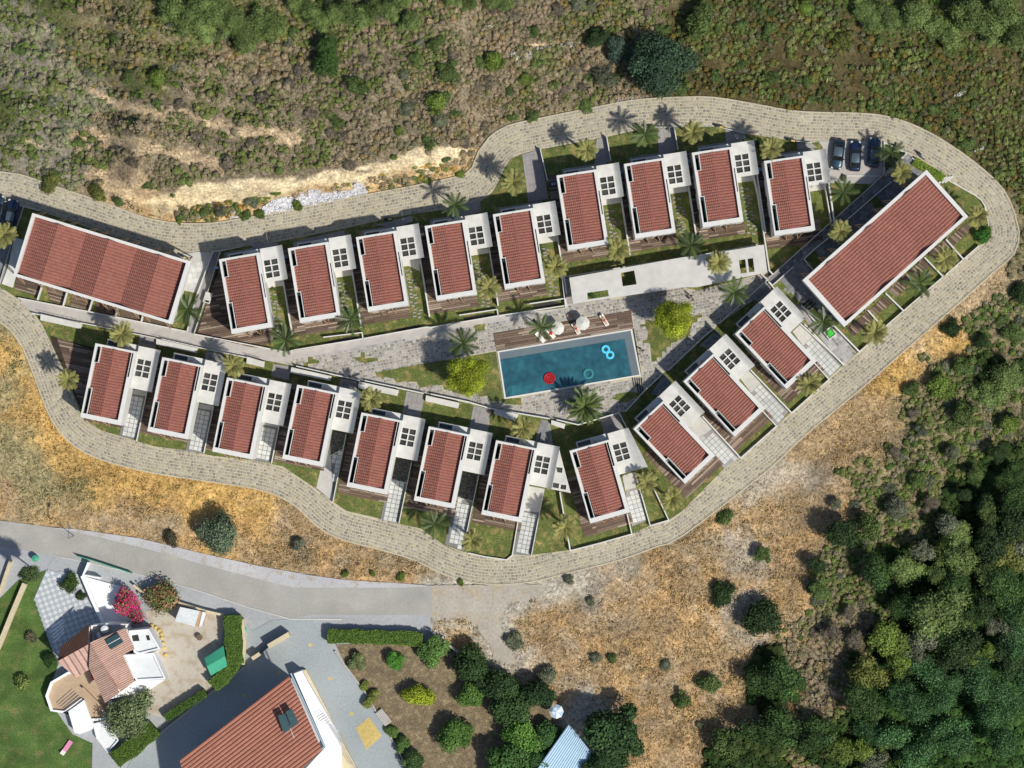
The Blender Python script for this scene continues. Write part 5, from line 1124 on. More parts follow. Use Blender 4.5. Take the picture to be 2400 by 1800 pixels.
q=W(c('L',(1670,1292))[0],2.2); t=thing('parasol','blue and white domed parasol beside the blue corrugated roof','parasol',(q.x,q.y,0))
mb=MB()
for k in range(8):
    a0,a1=2*PI*k/8,2*PI*(k+1)/8; mi=k%2
    for r0_,z0_,r1_,z1_ in ((0,2.9,.7,2.75),(.7,2.75,1.15,2.4)):
        if r0_==0: mb.face([(0,0,z0_),(r1_*math.cos(a0),r1_*math.sin(a0),z1_),(r1_*math.cos(a1),r1_*math.sin(a1),z1_)],mi=mi)
        else: mb.face([(r0_*math.cos(a0),r0_*math.sin(a0),z0_),(r1_*math.cos(a0),r1_*math.sin(a0),z1_),(r1_*math.cos(a1),r1_*math.sin(a1),z1_),(r0_*math.cos(a1),r0_*math.sin(a1),z0_)],mi=mi)
mb.build('canopy',[M['whitemetal'],M['bluemetal']],t); mb=MB(); mb.tube([(0,0,0),(0,0,2.9)],.03,6); mb.build('pole',M['metal'],t)
q=W(K_(430,1530)); t=thing('sun_lounger','pink and white lounger on the lower left lawn','lounger',(q.x,q.y,0),math.radians(55))
mb=MB(); mb.box(-.5,1.4,-.35,.35,.28,.36); mb.build('seat',M['mauve'],t); mb=MB(); mb.face([(-.5,-.35,.36),(-.5,.35,.36),(-1.1,.35,.75),(-1.1,-.35,.75)]); mb.face([(-1.1,-.35,.68),(-1.1,.35,.68),(-.5,.35,.28),(-.5,-.35,.28)]); mb.build('backrest',M['towel'],t)
q=W(K_(480,155)); t=thing('street_lamp','thin grey street lamp on the verge of the asphalt road','lamp post',(q.x,q.y,0))
mb=MB(); mb.tube([(0,0,0),(0,0,6.2),(.1,.5,6.6),(.25,1.6,6.7)],.06,6); mb.build('pole',M['metal'],t); mb=MB(); mb.box(.1,.4,1.5,2.1,6.64,6.76); mb.build('lamp_head',M['metal'],t)
# white rubble bed below the sand bank and dry stone terrace wall on the hill
rbp=c('B',(790,320),(870,265),(960,235),(1110,215),(1220,170),(1330,190),(1560,175),(1600,95),(1640,110),(1705,190),(1500,240),(1100,335),(820,385))
def rubble(pts, n, s0, s1, name, label, zoff=.0, tones=None, mk='pebble'):
    P=WW(pts); xs=[p[0] for p in P]; ys=[p[1] for p in P]; px=rng.uniform(min(xs),max(xs),n); py=rng.uniform(min(ys),max(ys),n); ok=inpoly(px,py,P); mb=MB()
    for i in np.nonzero(ok)[0]:
        x,y=px[i],py[i]; z=gz(x,y)+zoff; a=random.random()*3; h=random.uniform(s0,s1); w2=h*random.uniform(.5,.9); q=[]
        for u,v in ((-h,-w2*.6),(h*.3,-w2),(h,-.1*w2),(h*.5,w2),(-h*.7,w2*.8)): q.append((x+u*math.cos(a)-v*math.sin(a),y+u*math.sin(a)+v*math.cos(a)))
        k=random.uniform(.75,1.1); t_=random.choice(tones); mb.prism(q,z-.15,z+h*random.uniform(.5,1.1),tuple(v*k for v in t_),inset=h*.35)
    o=stuff(mb.build(name,M[mk])); o['label']=label; o['category']='rubble'; return o
M['rubs']=mat('rubble_pieces',(.5,.5,.5),.12,6,attr=True)
rubble(rbp,7500,.12,.27,'white_rubble','bed of broken white stones along the upper road below the sand bank',.12,[(.70,.70,.74),(.62,.62,.66),(.75,.75,.77),(.55,.55,.58)],'rubs')
rubble(c('B',(505,440),(520,380),(560,350),(590,390),(580,430)),500,.08,.18,'white_rubble','small patch of broken white stones left of the main rubble bed',.05,[(.70,.70,.74),(.62,.62,.66)],'rubs')
rubble(c('O',(1090,350),(1180,330),(1280,300),(1420,285),(1500,270),(1510,300),(1350,335),(1230,370),(1190,400),(1210,470),(1170,470)),1300,.10,.26,'dry_stone_wall','collapsed pale dry stone terrace wall on the hillside',.1,[(.55,.53,.45),(.45,.43,.38),(.62,.60,.52),(.4,.42,.36)],'rubs')
rubble(c('O',(1800,615),(1950,625),(1940,650),(1780,665)),220,.08,.2,'stone_heap','scatter of grey stones on the road edge beside the big dark tree',.05,[(.5,.5,.5),(.4,.4,.4)],'rubs')
rubble(c('L',(860,760),(900,760),(960,800),(950,830),(900,800)),160,.08,.2,'stone_heap','white stones piled at the corner of the garden wall',.05,[(.65,.63,.6)],'rubs')
rubble(c('P',(1740,625),(1780,605),(1835,575),(1840,590),(1790,625)),60,.1,.3,'rock_outcrop','pale rock streak in the dark brush, upper right',.1,[(.5,.5,.48)],'rubs')
rubble(c('P',(1880,975),(1960,945),(1970,955),(1900,980)),50,.1,.3,'rock_outcrop','pale rock streak in the brush just above the right road bend',.1,[(.5,.5,.48)],'rubs')
rubble(c('O',(900,195),(980,155),(985,170),(910,205)),60,.1,.22,'rock_outcrop','small pale stones among the scrub near the pines',.1,[(.5,.48,.45)],'rubs')
# ------------------------------------------------------------------ palms
def frond_mesh(name, L, wd, droop, nseg, m, dens=2, vee=.25, bw=1.0):
    mb=MB(); pts=[]
    for i in range(nseg+1):
        t=i/nseg; pts.append((L*t*(1-.10*t), 0, L*(.28*t-droop*t*t)))
    mb.tube(pts,[.035*(1-i/(nseg+1))+.008 for i in range(nseg+1)],4)
    for i in range(1,nseg*dens+1):
        t=i/(nseg*dens); k=min(nseg-1,int(t*nseg)); f=t*nseg-k
        p=[pts[k][j]+(pts[k+1][j]-pts[k][j])*f for j in range(3)]
        wl=wd*math.sin(PI*(.12+.80*t))**.7
        for s in (-1,1):
            ln=wl*random.uniform(.85,1.15); dx=ln*.75; b=.045*L/2.2*bw
            e=(p[0]+dx,s*ln*.8,p[2]-vee*ln)
            mb.face([(p[0]-b,0,p[2]),(p[0]+b,0,p[2]),(e[0]+b*.3,e[1],e[2]),(e[0]-b*.3,e[1],e[2])] if s>0 else [(p[0]+b,0,p[2]),(p[0]-b,0,p[2]),(e[0]-b*.3,e[1],e[2]),(e[0]+b*.3,e[1],e[2])])
    return mb.mesh(name,m)
FA=[frond_mesh('frond',2.15,.46,d,7,M['palmleaf'],2,.25,1.7) for d in (.30,.40,.55)]
FB=[frond_mesh('frond',2.45,.50,d,7,M['palmdark'],2,.35,1.6) for d in (.30,.42,.60)]
FC=[frond_mesh('frond',3.3,.42,d,9,M['palmbig'],2,.3,1.5) for d in (.28,.38,.5)]
tkA=MB(); tkA.tube([(0,0,-.3),(.05,0,2.5),(0,0,5.6),(0,0,6.0)],[.30,.22,.24,.16],9); tkAm=tkA.mesh('trunk',M['bark'],True)
tkB=MB(); tkB.tube([(0,0,-.3),(.05,.05,2.0),(0,0,5.2)],[.2,.13,.10],8); tkBm=tkB.mesh('trunk',M['bark'],True)
def palm(p, kind, label, sc_=1.0, nf=None, hgt=None):
    H_={'A':5.8,'B':5.2,'C':3.0}[kind]*(hgt or 1); q=W(p,H_)
    cat_=('date_palm','feather_palm','canary_palm')['ABC'.index(kind)]
    t=thing(cat_,label,'palm tree',(q.x,q.y,.1),random.random()*6,{'A':'yellow-green date palms','B':'dark feather palms'}.get(kind))
    o=obj('trunk',tkBm if kind=='B' else tkAm,t); o.scale=(1,1,H_/(5.2 if kind=='B' else 5.8)) if kind!='C' else (1.7,1.7,H_/5.8)
    ms={'A':FA,'B':FB,'C':FC}[kind]; n=nf or {'A':34,'B':10,'C':52}[kind]
    for i in range(n):
        az=i*2.39996+random.uniform(-.16,.16); tr=i/n
        el={'A':.95-1.25*tr,'B':.45-.65*tr,'C':1.0-1.2*tr}[kind]+random.uniform(-.12,.12)
        f=obj('frond',ms[0 if tr<.35 else (1 if tr<.7 else 2)],t,(0,0,H_-.02),(random.uniform(-.3,.3),-el,az)); s_=sc_*random.uniform(.82,1.08)*(.92 if tr<.2 else 1); f.scale=(s_,s_,s_)
    return t
for (x,y),lab in [((1110,393),'by the paved path at the road bend'),((1268,323),'in the garden above the sixth upper villa'),((1497,286),'in the garden above the eighth upper villa'),((1665,320),'overlapping the top of the ninth upper villa'),
  ((1948,374),'at the top corner of the right terrace block'),((1815,500),'on the shaded patio left of the right terrace block'),((2113,468),'at the right tip of the terrace block by the road'),((2042,560),'in the first garden below the right terrace block'),
  ((1890,718),'at the lower road corner of the right terrace block'),((1748,830),'in front of the third diagonal villa'),((1396,1042),'beside the driveway of the eighth villa'),((1450,1078),'on the lawn tip between eighth and diagonal villas'),
  ((1222,1138),'on the wall left of the eighth villa deck'),((1020,1167),'overhanging the cobbled road on the seventh villa lawn'),((1130,925),'above the roof of the seventh lower villa'),((802,862),'above the fifth lower villa'),
  ((505,790),'above the third lower villa'),((264,722),'touching the roof head of the first lower villa'),((147,820),'standing at the road curve on the far left'),((1055,622),'right of the fourth upper villa'),((1200,577),'right of the fifth upper villa'),
  ((1334,540),'below the sixth upper villa roof'),((1553,567),'growing through the opening of the concrete canopy'),((10,507),'at the left edge beside the parked cars')]:
    palm((x/.92167,y/.92167),'A','bushy yellow-green date palm '+lab,random.uniform(.92,1.05))
for (x,y),lab in [((982,443),'above the fourth upper villa'),((1393,290),'in the garden above the seventh upper villa'),((1492,530),'between the seventh and eighth upper villas, over the canopy'),((757,690),'right of the second upper villa'),
  ((617,735),'on the lawn corner below the leftmost upper villa'),((405,668),'at the right end of the left terrace block'),((1000,742),'on the paved square left of the pool'),((1170,707),'on the timber pool deck among the parasols'),((1587,632),'on the paved square right of the canopy'),
  ((1822,415),'left of the lane below the parked cars'),((1925,330),'in the white planter beside the parked cars'),((1778,695),'beside the steps near the green box'),((1988,612),'in the garden wall corner below the right terrace block'),((938,1132),'on the shaded lawn of the sixth lower villa')]:
    palm((x/.92167,y/.92167),'B','sparse dark green palm '+lab,random.uniform(.95,1.15),nf=random.randint(12,17),hgt=.8 if x in (938,1925,1988) else 1)
palm((1263/.92167,878/.92167),'C','big full green palm below the pool, largest of all the palms',1.02)
# ------------------------------------------------------------------ trees and shrubs
def tree(p, rpx, label, base, hfac=1.1, n=1800, leaf=.06, spike=0., flat=.85, name='tree', cat='tree', group=None, cols=None, cvar=.3, mesh=None, lumps=9, even=False):
    r=rpx/S; h=max(.25,r*(hfac if hfac>1.5 or mesh else hfac*.62)); q=W(p,h*.9); z=gz(q.x,q.y)
    t=thing(name,label,cat,(q.x,q.y,max(z,-.3)),random.random()*6.28,group)
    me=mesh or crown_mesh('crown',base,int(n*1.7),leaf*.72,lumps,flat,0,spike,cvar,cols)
    cr=obj('crown',me,t,(0,0,h)); cr.scale=(r*random.uniform(.86,1.18),r*random.uniform(.86,1.18),r*random.uniform(.85,1.15)); cr.rotation_euler=(random.uniform(-.15,.15),random.uniform(-.15,.15),random.random()*6)
    if even: cr.scale=(r,r,r*1.1); cr.rotation_euler=(0,0,1)
    tk=obj('trunk',TRK,t); tk.scale=(max(.3,r/3),max(.3,r/3),h)
    return t
TRK=trunk_mesh(1.0,.22,4,1.2)
G=lambda x,y,k='V': c(k,(x,y))[0]
tree(G(1425,150),80,'huge dark bluish-green tree against the upper road',(.045,.085,.045),.85,7500,.035,.1,.8,lumps=16)
tree(G(1290,84),27,'round dark green tree right of the collapsed stone wall',(.05,.09,.03),.8,1600,.07)
tree(G(1335,108),32,'blue-grey green tree between the round tree and the huge dark tree',(.075,.12,.085),.8,2000,.06)
tree(G(712,132),40,'tall dense green bush alone in the upper left scrub',(.05,.10,.022),.8,2600,.055,name='bush',cat='bush')
tree(G(1457,686),49,'bright lime-green round tree right of the pool',(.30,.355,.028),1.7,9000,.032,.12,1.1,lumps=34,cvar=.38,even=True)
tree(G(1009,812),49,'bright lime-green round tree left of the pool',(.30,.355,.028),1.7,9000,.032,.12,1.1,lumps=34,cvar=.38,even=True)
tree(G(2120,507),24,'dark glossy green shrub under the palm at the right road bend',(.04,.12,.02),.9,1800,.07,name='bush',cat='bush')
tree(c('K',(845,590))[0],40,'magenta flowering bougainvillea beside the white ramp',(.2,.1,.08),1.3,2600,.06,.25,.85,name='bougainvillea',cat='flowering tree',cols=[(.55,.02,.17),(.62,.04,.25),(.45,.03,.12),(.14,.17,.05),(.10,.13,.04),(.5,.12,.10)])
tree(c('K',(1050,575))[0],40,'green and orange spiky shrub right of the bougainvillea',(.14,.17,.05),.8,1800,.07,.5,.7,name='shrub',cat='shrub',cols=[(.13,.17,.05),(.10,.14,.04),(.42,.18,.12),(.18,.2,.07)])
tree(c('K',(860,1290))[0],56,'airy pale green tree over the small white house corner',(.17,.22,.10),1.4,3600,.05,.35,.85,cols=[(.17,.22,.10),(.21,.26,.12),(.12,.17,.07)])
tree(c('K',(445,458))[0],22,'rounded dark green shrub on the patio corner',(.06,.11,.025),.8,1200,.08,name='shrub',cat='shrub')
tree(c('K',(528,545))[0],14,'small very dark shrub beside the patio ramp',(.035,.06,.02),.8,800,.1,name='shrub',cat='shrub')
tree(c('K',(185,395))[0],24,'tall dark cypress at the upper end of the cream lawn wall',(.05,.08,.028),4.2,2200,.06,.2,2.2,name='cypress_tree',cat='tree')
tree(c('K',(150,1110))[0],22,'small yellow-green fruit bush on the lower left lawn',(.15,.20,.05),.7,900,.09,.3,name='bush',cat='bush')
tree(c('K',(200,800))[0],17,'low brownish bush on the lower left lawn',(.13,.12,.07),.6,700,.1,.3,name='bush',cat='bush')
tree(c('K',(330,960))[0],22,'dark round shrub in the shade beside the small white house',(.04,.08,.02),1,900,.09,name='shrub',cat='shrub')
tree(c('K',(-60,420))[0],40,'tree at the far left roadside corner',(.05,.09,.03),2,1500,.08)
tree(c('K',(1410,150))[0],50,'grey-green bush beside the asphalt road, tallest on that slope',(.115,.16,.095),1.0,3000,.05,.25,name='bush',cat='bush',cols=[(.115,.16,.095),(.14,.18,.11),(.08,.12,.07)])
tree(c('K',(1110,170))[0],20,'small dark thorny shrub left of the grey-green bush by the asphalt road',(.10,.085,.05),.6,900,.09,.3,name='shrub',cat='shrub')
tree(c('K',(1930,205))[0],18,'small grey shrub on the golden slope below the cobbled road',(.17,.18,.12),.7,900,.09,.3,name='shrub',cat='shrub')
GT=[((615,970),23,'bright green citrus tree nearest the blue yard',(.07,.20,.03)),((862,905),36,'large green tree at the end of the long hedge',(.075,.14,.035)),((790,1192),30,'yellow-green citrus tree in the middle of the garden',(.25,.30,.025)),
 ((1005,1450),38,'feathery green tree low in the garden soil',(.07,.14,.03)),((1110,1185),34,'mid green tree on the left flank of the dark grove',(.075,.145,.03)),((1140,1010),42,'dark green tree at the top of the grove',(.03,.06,.018)),
 ((1290,1100),46,'very dark tree in the middle of the grove by the dry slope',(.028,.055,.018)),((1400,1260),56,'broad dark tree at the right side of the grove',(.035,.07,.02)),((1540,1160),38,'dark tree on the slope edge of the grove',(.025,.055,.018)),
 ((1440,1460),46,'bright green tree in the lower grove left of the blue roof',(.08,.17,.03)),((1600,1440),36,'dark tree directly left of the blue corrugated roof',(.03,.07,.02)),((1340,1640),52,'green tree at the bottom edge in the grove',(.045,.10,.025)),
 ((1560,1620),36,'dark tree at the bottom edge against the blue roof',(.03,.075,.02)),((2060,1440),72,'big dark dense tree right of the blue corrugated roof',(.028,.06,.02)),((1960,1640),40,'dark tree at the bottom edge right of the blue roof',(.028,.06,.02)),
 ((390,960),20,'grey-green garden shrub beside the yard kerb',(.12,.15,.06)),((425,1130),12,'small yellow-green shrub on the yard kerb',(.16,.2,.04)),((470,1210),17,'low orange-flecked shrub above the bench',(.14,.16,.04)),
 ((610,1420),15,'low green shrub just below the bench',(.10,.17,.04)),((665,1500),20,'low green shrub along the yard kerb, second below the bench',(.08,.15,.04)),((745,1600),30,'spreading green shrub at the bottom of the yard kerb',(.07,.13,.04)),((990,930),14,'brownish dry bush on the garden wall',(.2,.17,.12))]
for p,r,lab,bc_ in GT:
    r=r*1.12; bc_=tuple(v*1.35 for v in bc_)
    tree(c('L',p)[0],r,lab,bc_,.95 if r>16 else .6,int(900+r*55),.085 if r<25 else .06,.15,.85,name='tree' if r>20 else 'shrub',cat='tree' if r>20 else 'shrub')
# canopy opening shrub, planter plants
for (p,r,lab,b_) in [(c('C',(1430,1080))[0],10,'small dark plant seen through the slanted opening of the canopy',(.05,.11,.03)),(c('R',(530,800))[0],11,'grey feathery plant at the foot of the parked cars bay',(.10,.11,.08)),
   (c('R',(1290,400))[0],18,'dark leafy plant filling the white planter beside the cars',(.035,.07,.02)),(c('R',(760,1040))[0],14,'light green fern beside the lane',(.16,.22,.07)),
   (c('B',(880,1020))[0],7,'tiny dark shrub at the head of the first stepping stone path',(.07,.10,.03)),(c('D',(1405,330))[0],14,'dark shrub left of the palm above the ninth villa',(.04,.09,.02))]:
    tree(p,r,lab,b_,.6,700,.11,.3,name='plant',cat='plant')
# clipped hedges
def hedge(label, pts, wid, h, col_=(.095,.17,.028), n_per=260):
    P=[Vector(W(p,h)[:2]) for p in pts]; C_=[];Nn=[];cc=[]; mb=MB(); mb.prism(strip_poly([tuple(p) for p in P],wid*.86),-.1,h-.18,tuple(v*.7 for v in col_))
    for a,b in zip(P,P[1:]):
        d=b-a; L_=d.length; d=d/L_; nn=Vector((-d.y,d.x)); n=int(L_*wid*n_per)
        u=rng.uniform(0,L_,n); v=rng.uniform(-wid/2,wid/2,n)*(1+.08*np.sin(u*1.7)); z=h-.08+rng.uniform(-.25,.12,n)-np.clip(np.abs(v)-wid*.42,0,1)*2*rng.random(n)
        C_.append(np.stack([a.x+d.x*u+nn.x*v,a.y+d.y*u+nn.y*v,z],1)); k=rng.normal(size=(n,3))*.5; k[:,2]+=1; Nn.append(k); cc.append(np.array(col_)*rng.uniform(.6,1.4,(n,1)))
    C_=np.concatenate(C_);Nn=np.concatenate(Nn);Nn/=np.linalg.norm(Nn,axis=1,keepdims=True)
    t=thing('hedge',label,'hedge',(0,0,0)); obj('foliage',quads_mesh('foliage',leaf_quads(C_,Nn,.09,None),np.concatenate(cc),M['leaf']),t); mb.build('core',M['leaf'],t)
hedge('tall clipped green hedge right of the gravel yard',c('K',(1505,672),(1508,800),(1522,985)),2.7,2.2)
hedge('clipped hedge turning the corner below the green shed',c('K',(1520,960),(1460,1060),(1375,1130)),2.3,2.0)
hedge('narrow dark hedge between gravel yard and big house',c('K',(1330,1170),(1190,1260),(1070,1340)),1.3,1.6,(.06,.12,.02))
hedge('wide clipped hedge at the lower end beside the big house yard',c('K',(1000,1400),(880,1510),(740,1610)),2.8,1.9)
hedge('long straight clipped hedge beside the asphalt road',c('L',(185,805),(480,812),(700,818),(800,830)),2.2,1.7,(.10,.18,.03))
hedge('young bright hedge strip along the road above the right terrace block',c('E',(1262,470),(1420,560),(1520,620)),1.3,.7,(.15,.22,.03),200)
# ------------------------------------------------------------------ hillside vegetation
GM={}
def tpl(key, base, n, leaf, spike, flat, cols=None, lumps=6, mk='leaf', cvar=.3):
    if key not in GM: GM[key]=[crown_mesh('crown',base,int(n*1.9),leaf*.66,lumps+5,flat,0,spike,cvar,cols,mk=mk) for _ in range(3)]
    return random.choice(GM[key])
KIND={'pine':((.15,.215,.06),1900,.05,.45,.95,[(.15,.215,.06),(.20,.27,.085),(.11,.16,.05)]),
 'green':((.09,.135,.038),1200,.075,.12,.8,None),'bright':((.12,.175,.032),1200,.075,.12,.8,None),'olive':((.13,.145,.09),1000,.075,.3,.75,[(.13,.145,.09),(.16,.165,.11),(.10,.12,.07)]),
 'dark':((.035,.068,.022),1800,.06,.3,.85,[(.035,.068,.022),(.05,.085,.028),(.025,.05,.016)]),'forest':((.05,.10,.025),2600,.05,.45,.85,[(.045,.095,.024),(.07,.135,.035),(.03,.06,.018)]),'yell':((.13,.145,.035),1100,.075,.2,.75,None),
 'reed':((.034,.095,.026),2600,.045,.5,.8,[(.034,.095,.026),(.065,.16,.048),(.018,.055,.015),(.13,.23,.10)]),'brown':((.16,.135,.095),1000,.075,.25,.7,[(.17,.14,.10),(.14,.125,.085),(.20,.17,.13)])}
def veg(p, r, kind, label, group, name='bush', cat='bush', hf=.6):
    hf=.22 if hf<=.6 else (.45 if hf<=1.0 else .6)
    b,n,l,s,fl,cols=KIND[kind]; return tree(p,r,label,b,hf,name=name,cat=cat,group=group,mesh=tpl(kind,b,n,l,s,fl,cols))
for (x,y) in [(400,18),(440,48),(482,72),(512,42),(548,62),(582,78),(612,52),(640,66),(572,98),(530,20),(470,15)]: veg((x,y),34,'pine','light green young pine in the dense clump at the upper left edge','young pines of the upper left clump','pine_tree','tree',1.6)
for (x,y) in [(722,32),(752,55),(782,42),(820,36),(850,48),(882,30),(912,34),(962,52),(700,12),(940,18)]: veg((x,y),28,'pine','light green pine in the row at the top edge, left of centre','pines in the row at the top edge','pine_tree','tree',1.8)
for (x,y) in [(1060,10),(1100,16),(1150,4),(1185,8)]: veg((x,y),22,'pine','small pine cut by the top edge near the centre','small pines at the top edge near the centre','pine_tree','tree',1.6)
for (x,y,r) in [(2024,20,30),(2040,55,28),(2082,42,30),(2155,45,40),(2195,70,30),(2275,35,45),(2310,60,40),(2350,30,45),(2385,80,40),(2230,90,30)]: veg((x,y),r,'pine','soft green pine in the loose group at the upper right corner','pines at the upper right corner','pine_tree','tree',1.5)
SOLO=[(375,190,28,'bright','bright green bush among olive scrub left of the stony terraces'),(832,206,28,'green','dusty green bush in the upper centre scrub'),(974,145,18,'green','small green bush up the slope from the bright round bush'),(1017,112,18,'green','green bush below the row of pines'),
 (1053,178,29,'green','spiky dark green bush in the middle of the scrub'),(952,262,22,'olive','grey-green bush left of the bright round bush'),(1024,250,32,'bright','bright green round bush above the road bend'),(1035,287,20,'olive','grey bush tucked below the bright round bush'),
 (1160,146,32,'bright','yellowish green bush below the collapsed stone wall'),(1252,74,16,'green','small green bush near the top edge left of the stone wall'),(1234,186,16,'bright','small bright bush below the stone wall end'),(1248,270,18,'green','dark bush at the edge of the upper road'),
 (1415,182,30,'olive','silvery olive bush left of the huge dark tree'),(937,311,11,'bright','tiny bright green bush over the sand bank'),(1644,58,42,'green','large green bush at the top right of centre'),(1886,18,22,'bright','bright green bush at the top edge, right half'),(1972,92,26,'yell','yellow-green bush in the dark brush'),
 (649,454,13,'bright','green bush on the sand bank above the white stones'),(697,479,16,'bright','round green bush standing in the white stones'),(519,496,18,'olive','dry olive bush left end below the sand bank'),(478,500,14,'green','green bush at the foot of the bank'),(590,470,16,'olive','brownish green bush below the bank'),
 (576,504,17,'green','green bush touching the road below the bank'),(609,502,12,'bright','small green bush left of the white stones'),(419,519,10,'bright','green tuft at the left foot of the sand bank'),(281,473,14,'green','dark green bush on the road shoulder left of the bank'),(233,454,22,'yell','yellow-green bush above the road, left'),
 (117,424,24,'yell','yellow-green bush near the left end of the upper road'),(1043,375,16,'green','green bush on the right part of the sand bank'),(1080,405,14,'bright','bright low bush on the road edge at the bend'),(1000,420,12,'bright','low green bush on the sandy foot near the bend'),(925,372,8,'bright','small tuft on the right bank'),
 (1333,1359,12,'olive','bluish tuft on the dry slope below the seventh villa'),(1385,1411,12,'olive','bluish tuft right of the dirt track'),(1206,1505,22,'olive','grey-green bush on the dirt track'),(1282,1580,26,'olive','grey-green bush above the grove'),(1398,1540,15,'olive','grey tuft in the middle of the dry slope'),(1436,1542,14,'green','green tuft in the middle of the dry slope'),
 (1698,1218,21,'green','green bush just below the cobbled road on the dry slope'),(1786,1301,24,'green','small green tree alone on the dry slope'),(1696,1393,32,'dark','dark bush up-left of the big round tree'),(1783,1449,58,'dark','big round dark tree on the dry slope'),(1915,1327,27,'dark','compact dark bush at the edge of the forest'),
 (1969,1247,50,'dark','dark dense tree at the right edge of the dry slope'),(2045,1240,38,'green','grey-green tree touching the dark dense tree'),(1600,1640,26,'green','green bush in the lower dry slope'),(1669,1598,30,'green','soft green tree at the bottom of the dry slope'),(1560,1560,14,'olive','small grey bush on the lower dry slope'),
 (1640,1700,10,'olive','little bush near the bottom of the dry slope'),(808,1345,10,'bright','small green tuft on the verge, leftmost of three'),(873,1345,8,'bright','small green tuft on the verge between two others'),(940,1352,12,'bright','low green bush on the verge'),(1080,1364,8,'bright','tiny tuft where the cobbled road meets the dirt track'),
 (2231,768,24,'dark','dark bush right of the lower road bend'),(2134,915,24,'green','green bush east of the sandy slope'),(2207,906,36,'bright','bright green tree east of the sandy slope'),(2261,860,32,'green','green tree in the eastern brush'),(2261,974,38,'green','olive green tree in the eastern brush'),(2367,993,26,'bright','bright round bush at the right edge'),
 (2356,893,42,'pine','long bright green pine at the right edge'),(2315,917,34,'pine','soft green pine left of the right edge pine'),(2392,690,30,'dark','dark tree at the right edge below the road bend')]
for x,y,r,k,lab in SOLO: veg((x,y),r,k,lab,None,hf=1.0 if r>35 else .55,name='tree' if r>=30 else 'bush',cat='tree' if r>=30 else 'bush')
FOR=[(2056,1345,42,'forest'),(1922,1384,30,'green'),(2164,1294,30,'olive'),(2124,1334,36,'pine'),(2258,1305,44,'pine'),(2370,1305,40,'yell'),(2193,1431,64,'pine'),(2085,1497,44,'bright'),(2251,1518,52,'dark'),(2294,1424,32,'yell'),(1817,1590,54,'forest'),(1806,1706,60,'forest'),(1690,1742,46,'green'),
 (2016,1645,56,'forest'),(2034,1580,42,'yell'),(1911,1724,42,'forest'),(1980,1764,42,'bright'),(2310,1180,42,'dark'),(2380,1230,50,'dark'),(2340,1060,40,'dark'),(2220,1230,34,'olive'),(2100,1190,32,'olive'),(1960,1180,24,'olive'),(2150,1120,34,'green'),(2230,1060,36,'olive'),(2180,1180,30,'brown'),(2380,1120,44,'forest'),
 (2290,1110,34,'green'),(2260,1160,30,'dark'),(2100,1060,26,'brown'),(2160,1010,28,'olive'),(2140,970,24,'brown'),(2300,800,34,'dark'),(2380,780,44,'green'),(2350,1380,50,'forest'),(2240,1370,40,'forest'),(2120,1420,38,'forest'),(2320,1290,44,'dark'),(1990,1440,20,'brown'),(1950,1480,22,'brown'),(2000,1500,24,'brown')]
rf=random.Random(5)
for gx_ in range(1950,2420,52):
    for gy_ in range(1080,1800,50):
        x_=gx_+rf.uniform(-20,20); y_=gy_+rf.uniform(-20,20)
        if y_<1170 or x_+ (y_-1080)*.42 < 2300: continue
        if x_>2080 and y_>1560: continue
        FOR.append((x_,y_,rf.uniform(24,42),rf.choice(['forest','forest','green','dark','pine','olive','bright'])))
FOR=[(x,y,r*(.62 if y<1190 else 1),k) for x,y,r,k in FOR]
for x,y,r,k in FOR: veg((x,y),r,k,{'forest':'dense dark green tree of the eastern forest','green':'mid green tree at the forest edge','olive':'grey-olive tree at the forest edge','pine':'light green pine of the eastern forest','yell':'yellow-green tree in the eastern forest','dark':'very dark tree in the eastern forest','bright':'bright green tree in the eastern forest','brown':'brownish grey bush between slope and forest'}[k],'east forest '+k+' trees',name='tree' if y>1190 else 'bush',cat='tree' if y>1190 else 'bush',hf=1.3 if y>1190 else .5)
for x,y,r in [(2300,1600,46),(2380,1500,50),(2350,1640,48),(2200,1640,46),(2142,1652,44),(2081,1724,46),(2160,1764,46),(2251,1742,46),(2352,1735,48),(2215,1706,42),(2287,1560,42),(2390,1440,42),(2110,1620,38),(2400,1580,40),(2320,1680,40),(2030,1710,34),(2180,1580,40),(2240,1600,36)]: veg((x,y),r,'reed','tall blue-green reed-like tree in the lower right corner','reed-like trees in the lower right corner',name='tree',cat='tree',hf=1.0)
# scrub: the largest bushes one by one, the rest as ground cover
gxs=np.arange(-85,85,.74); gys=np.arange(-65,65,.74); GX,GY=np.meshgrid(gxs,gys); bx=(GX+rng.uniform(-.4,.4,GX.shape)).ravel(); by=(GY+rng.uniform(-.4,.4,GY.shape)).ravel()
okm=np.ones(bx.shape,bool)
for P in built: okm&=~inpoly(bx,by,P); 
okm&=(polydist(bx,by,outerW)>.45)&(polydist(bx,by,yardW,True)>.4)&(polydist(bx,by,asphW,True)>.5)&~inpoly(bx,by,WW(verge))
okm&=~inpoly(bx,by,track)&(strips(bx,by)<.35)&~((inpoly(bx,by,bankW)|((polydist(bx,by,WW(top_edge))<.7)&(by<36)))&(polydist(bx,by,outerW)>2.4)&(rng.random(bx.shape)>.015))&~inpoly(bx,by,WW(rbp))
bx=bx[okm];by=by[okm]; zi=zone_idx(bx*S+1200,900-by*S)
big=[];small=[]
order=rng.permutation(len(bx))
den=np.clip(vnoise(bx,by,5.5,61)*1.1+vnoise(bx,by,1.9,62)*.7+.52,0,1); tn=vnoise(bx,by,7,63); lg=vnoise(bx,by,3.5,64)
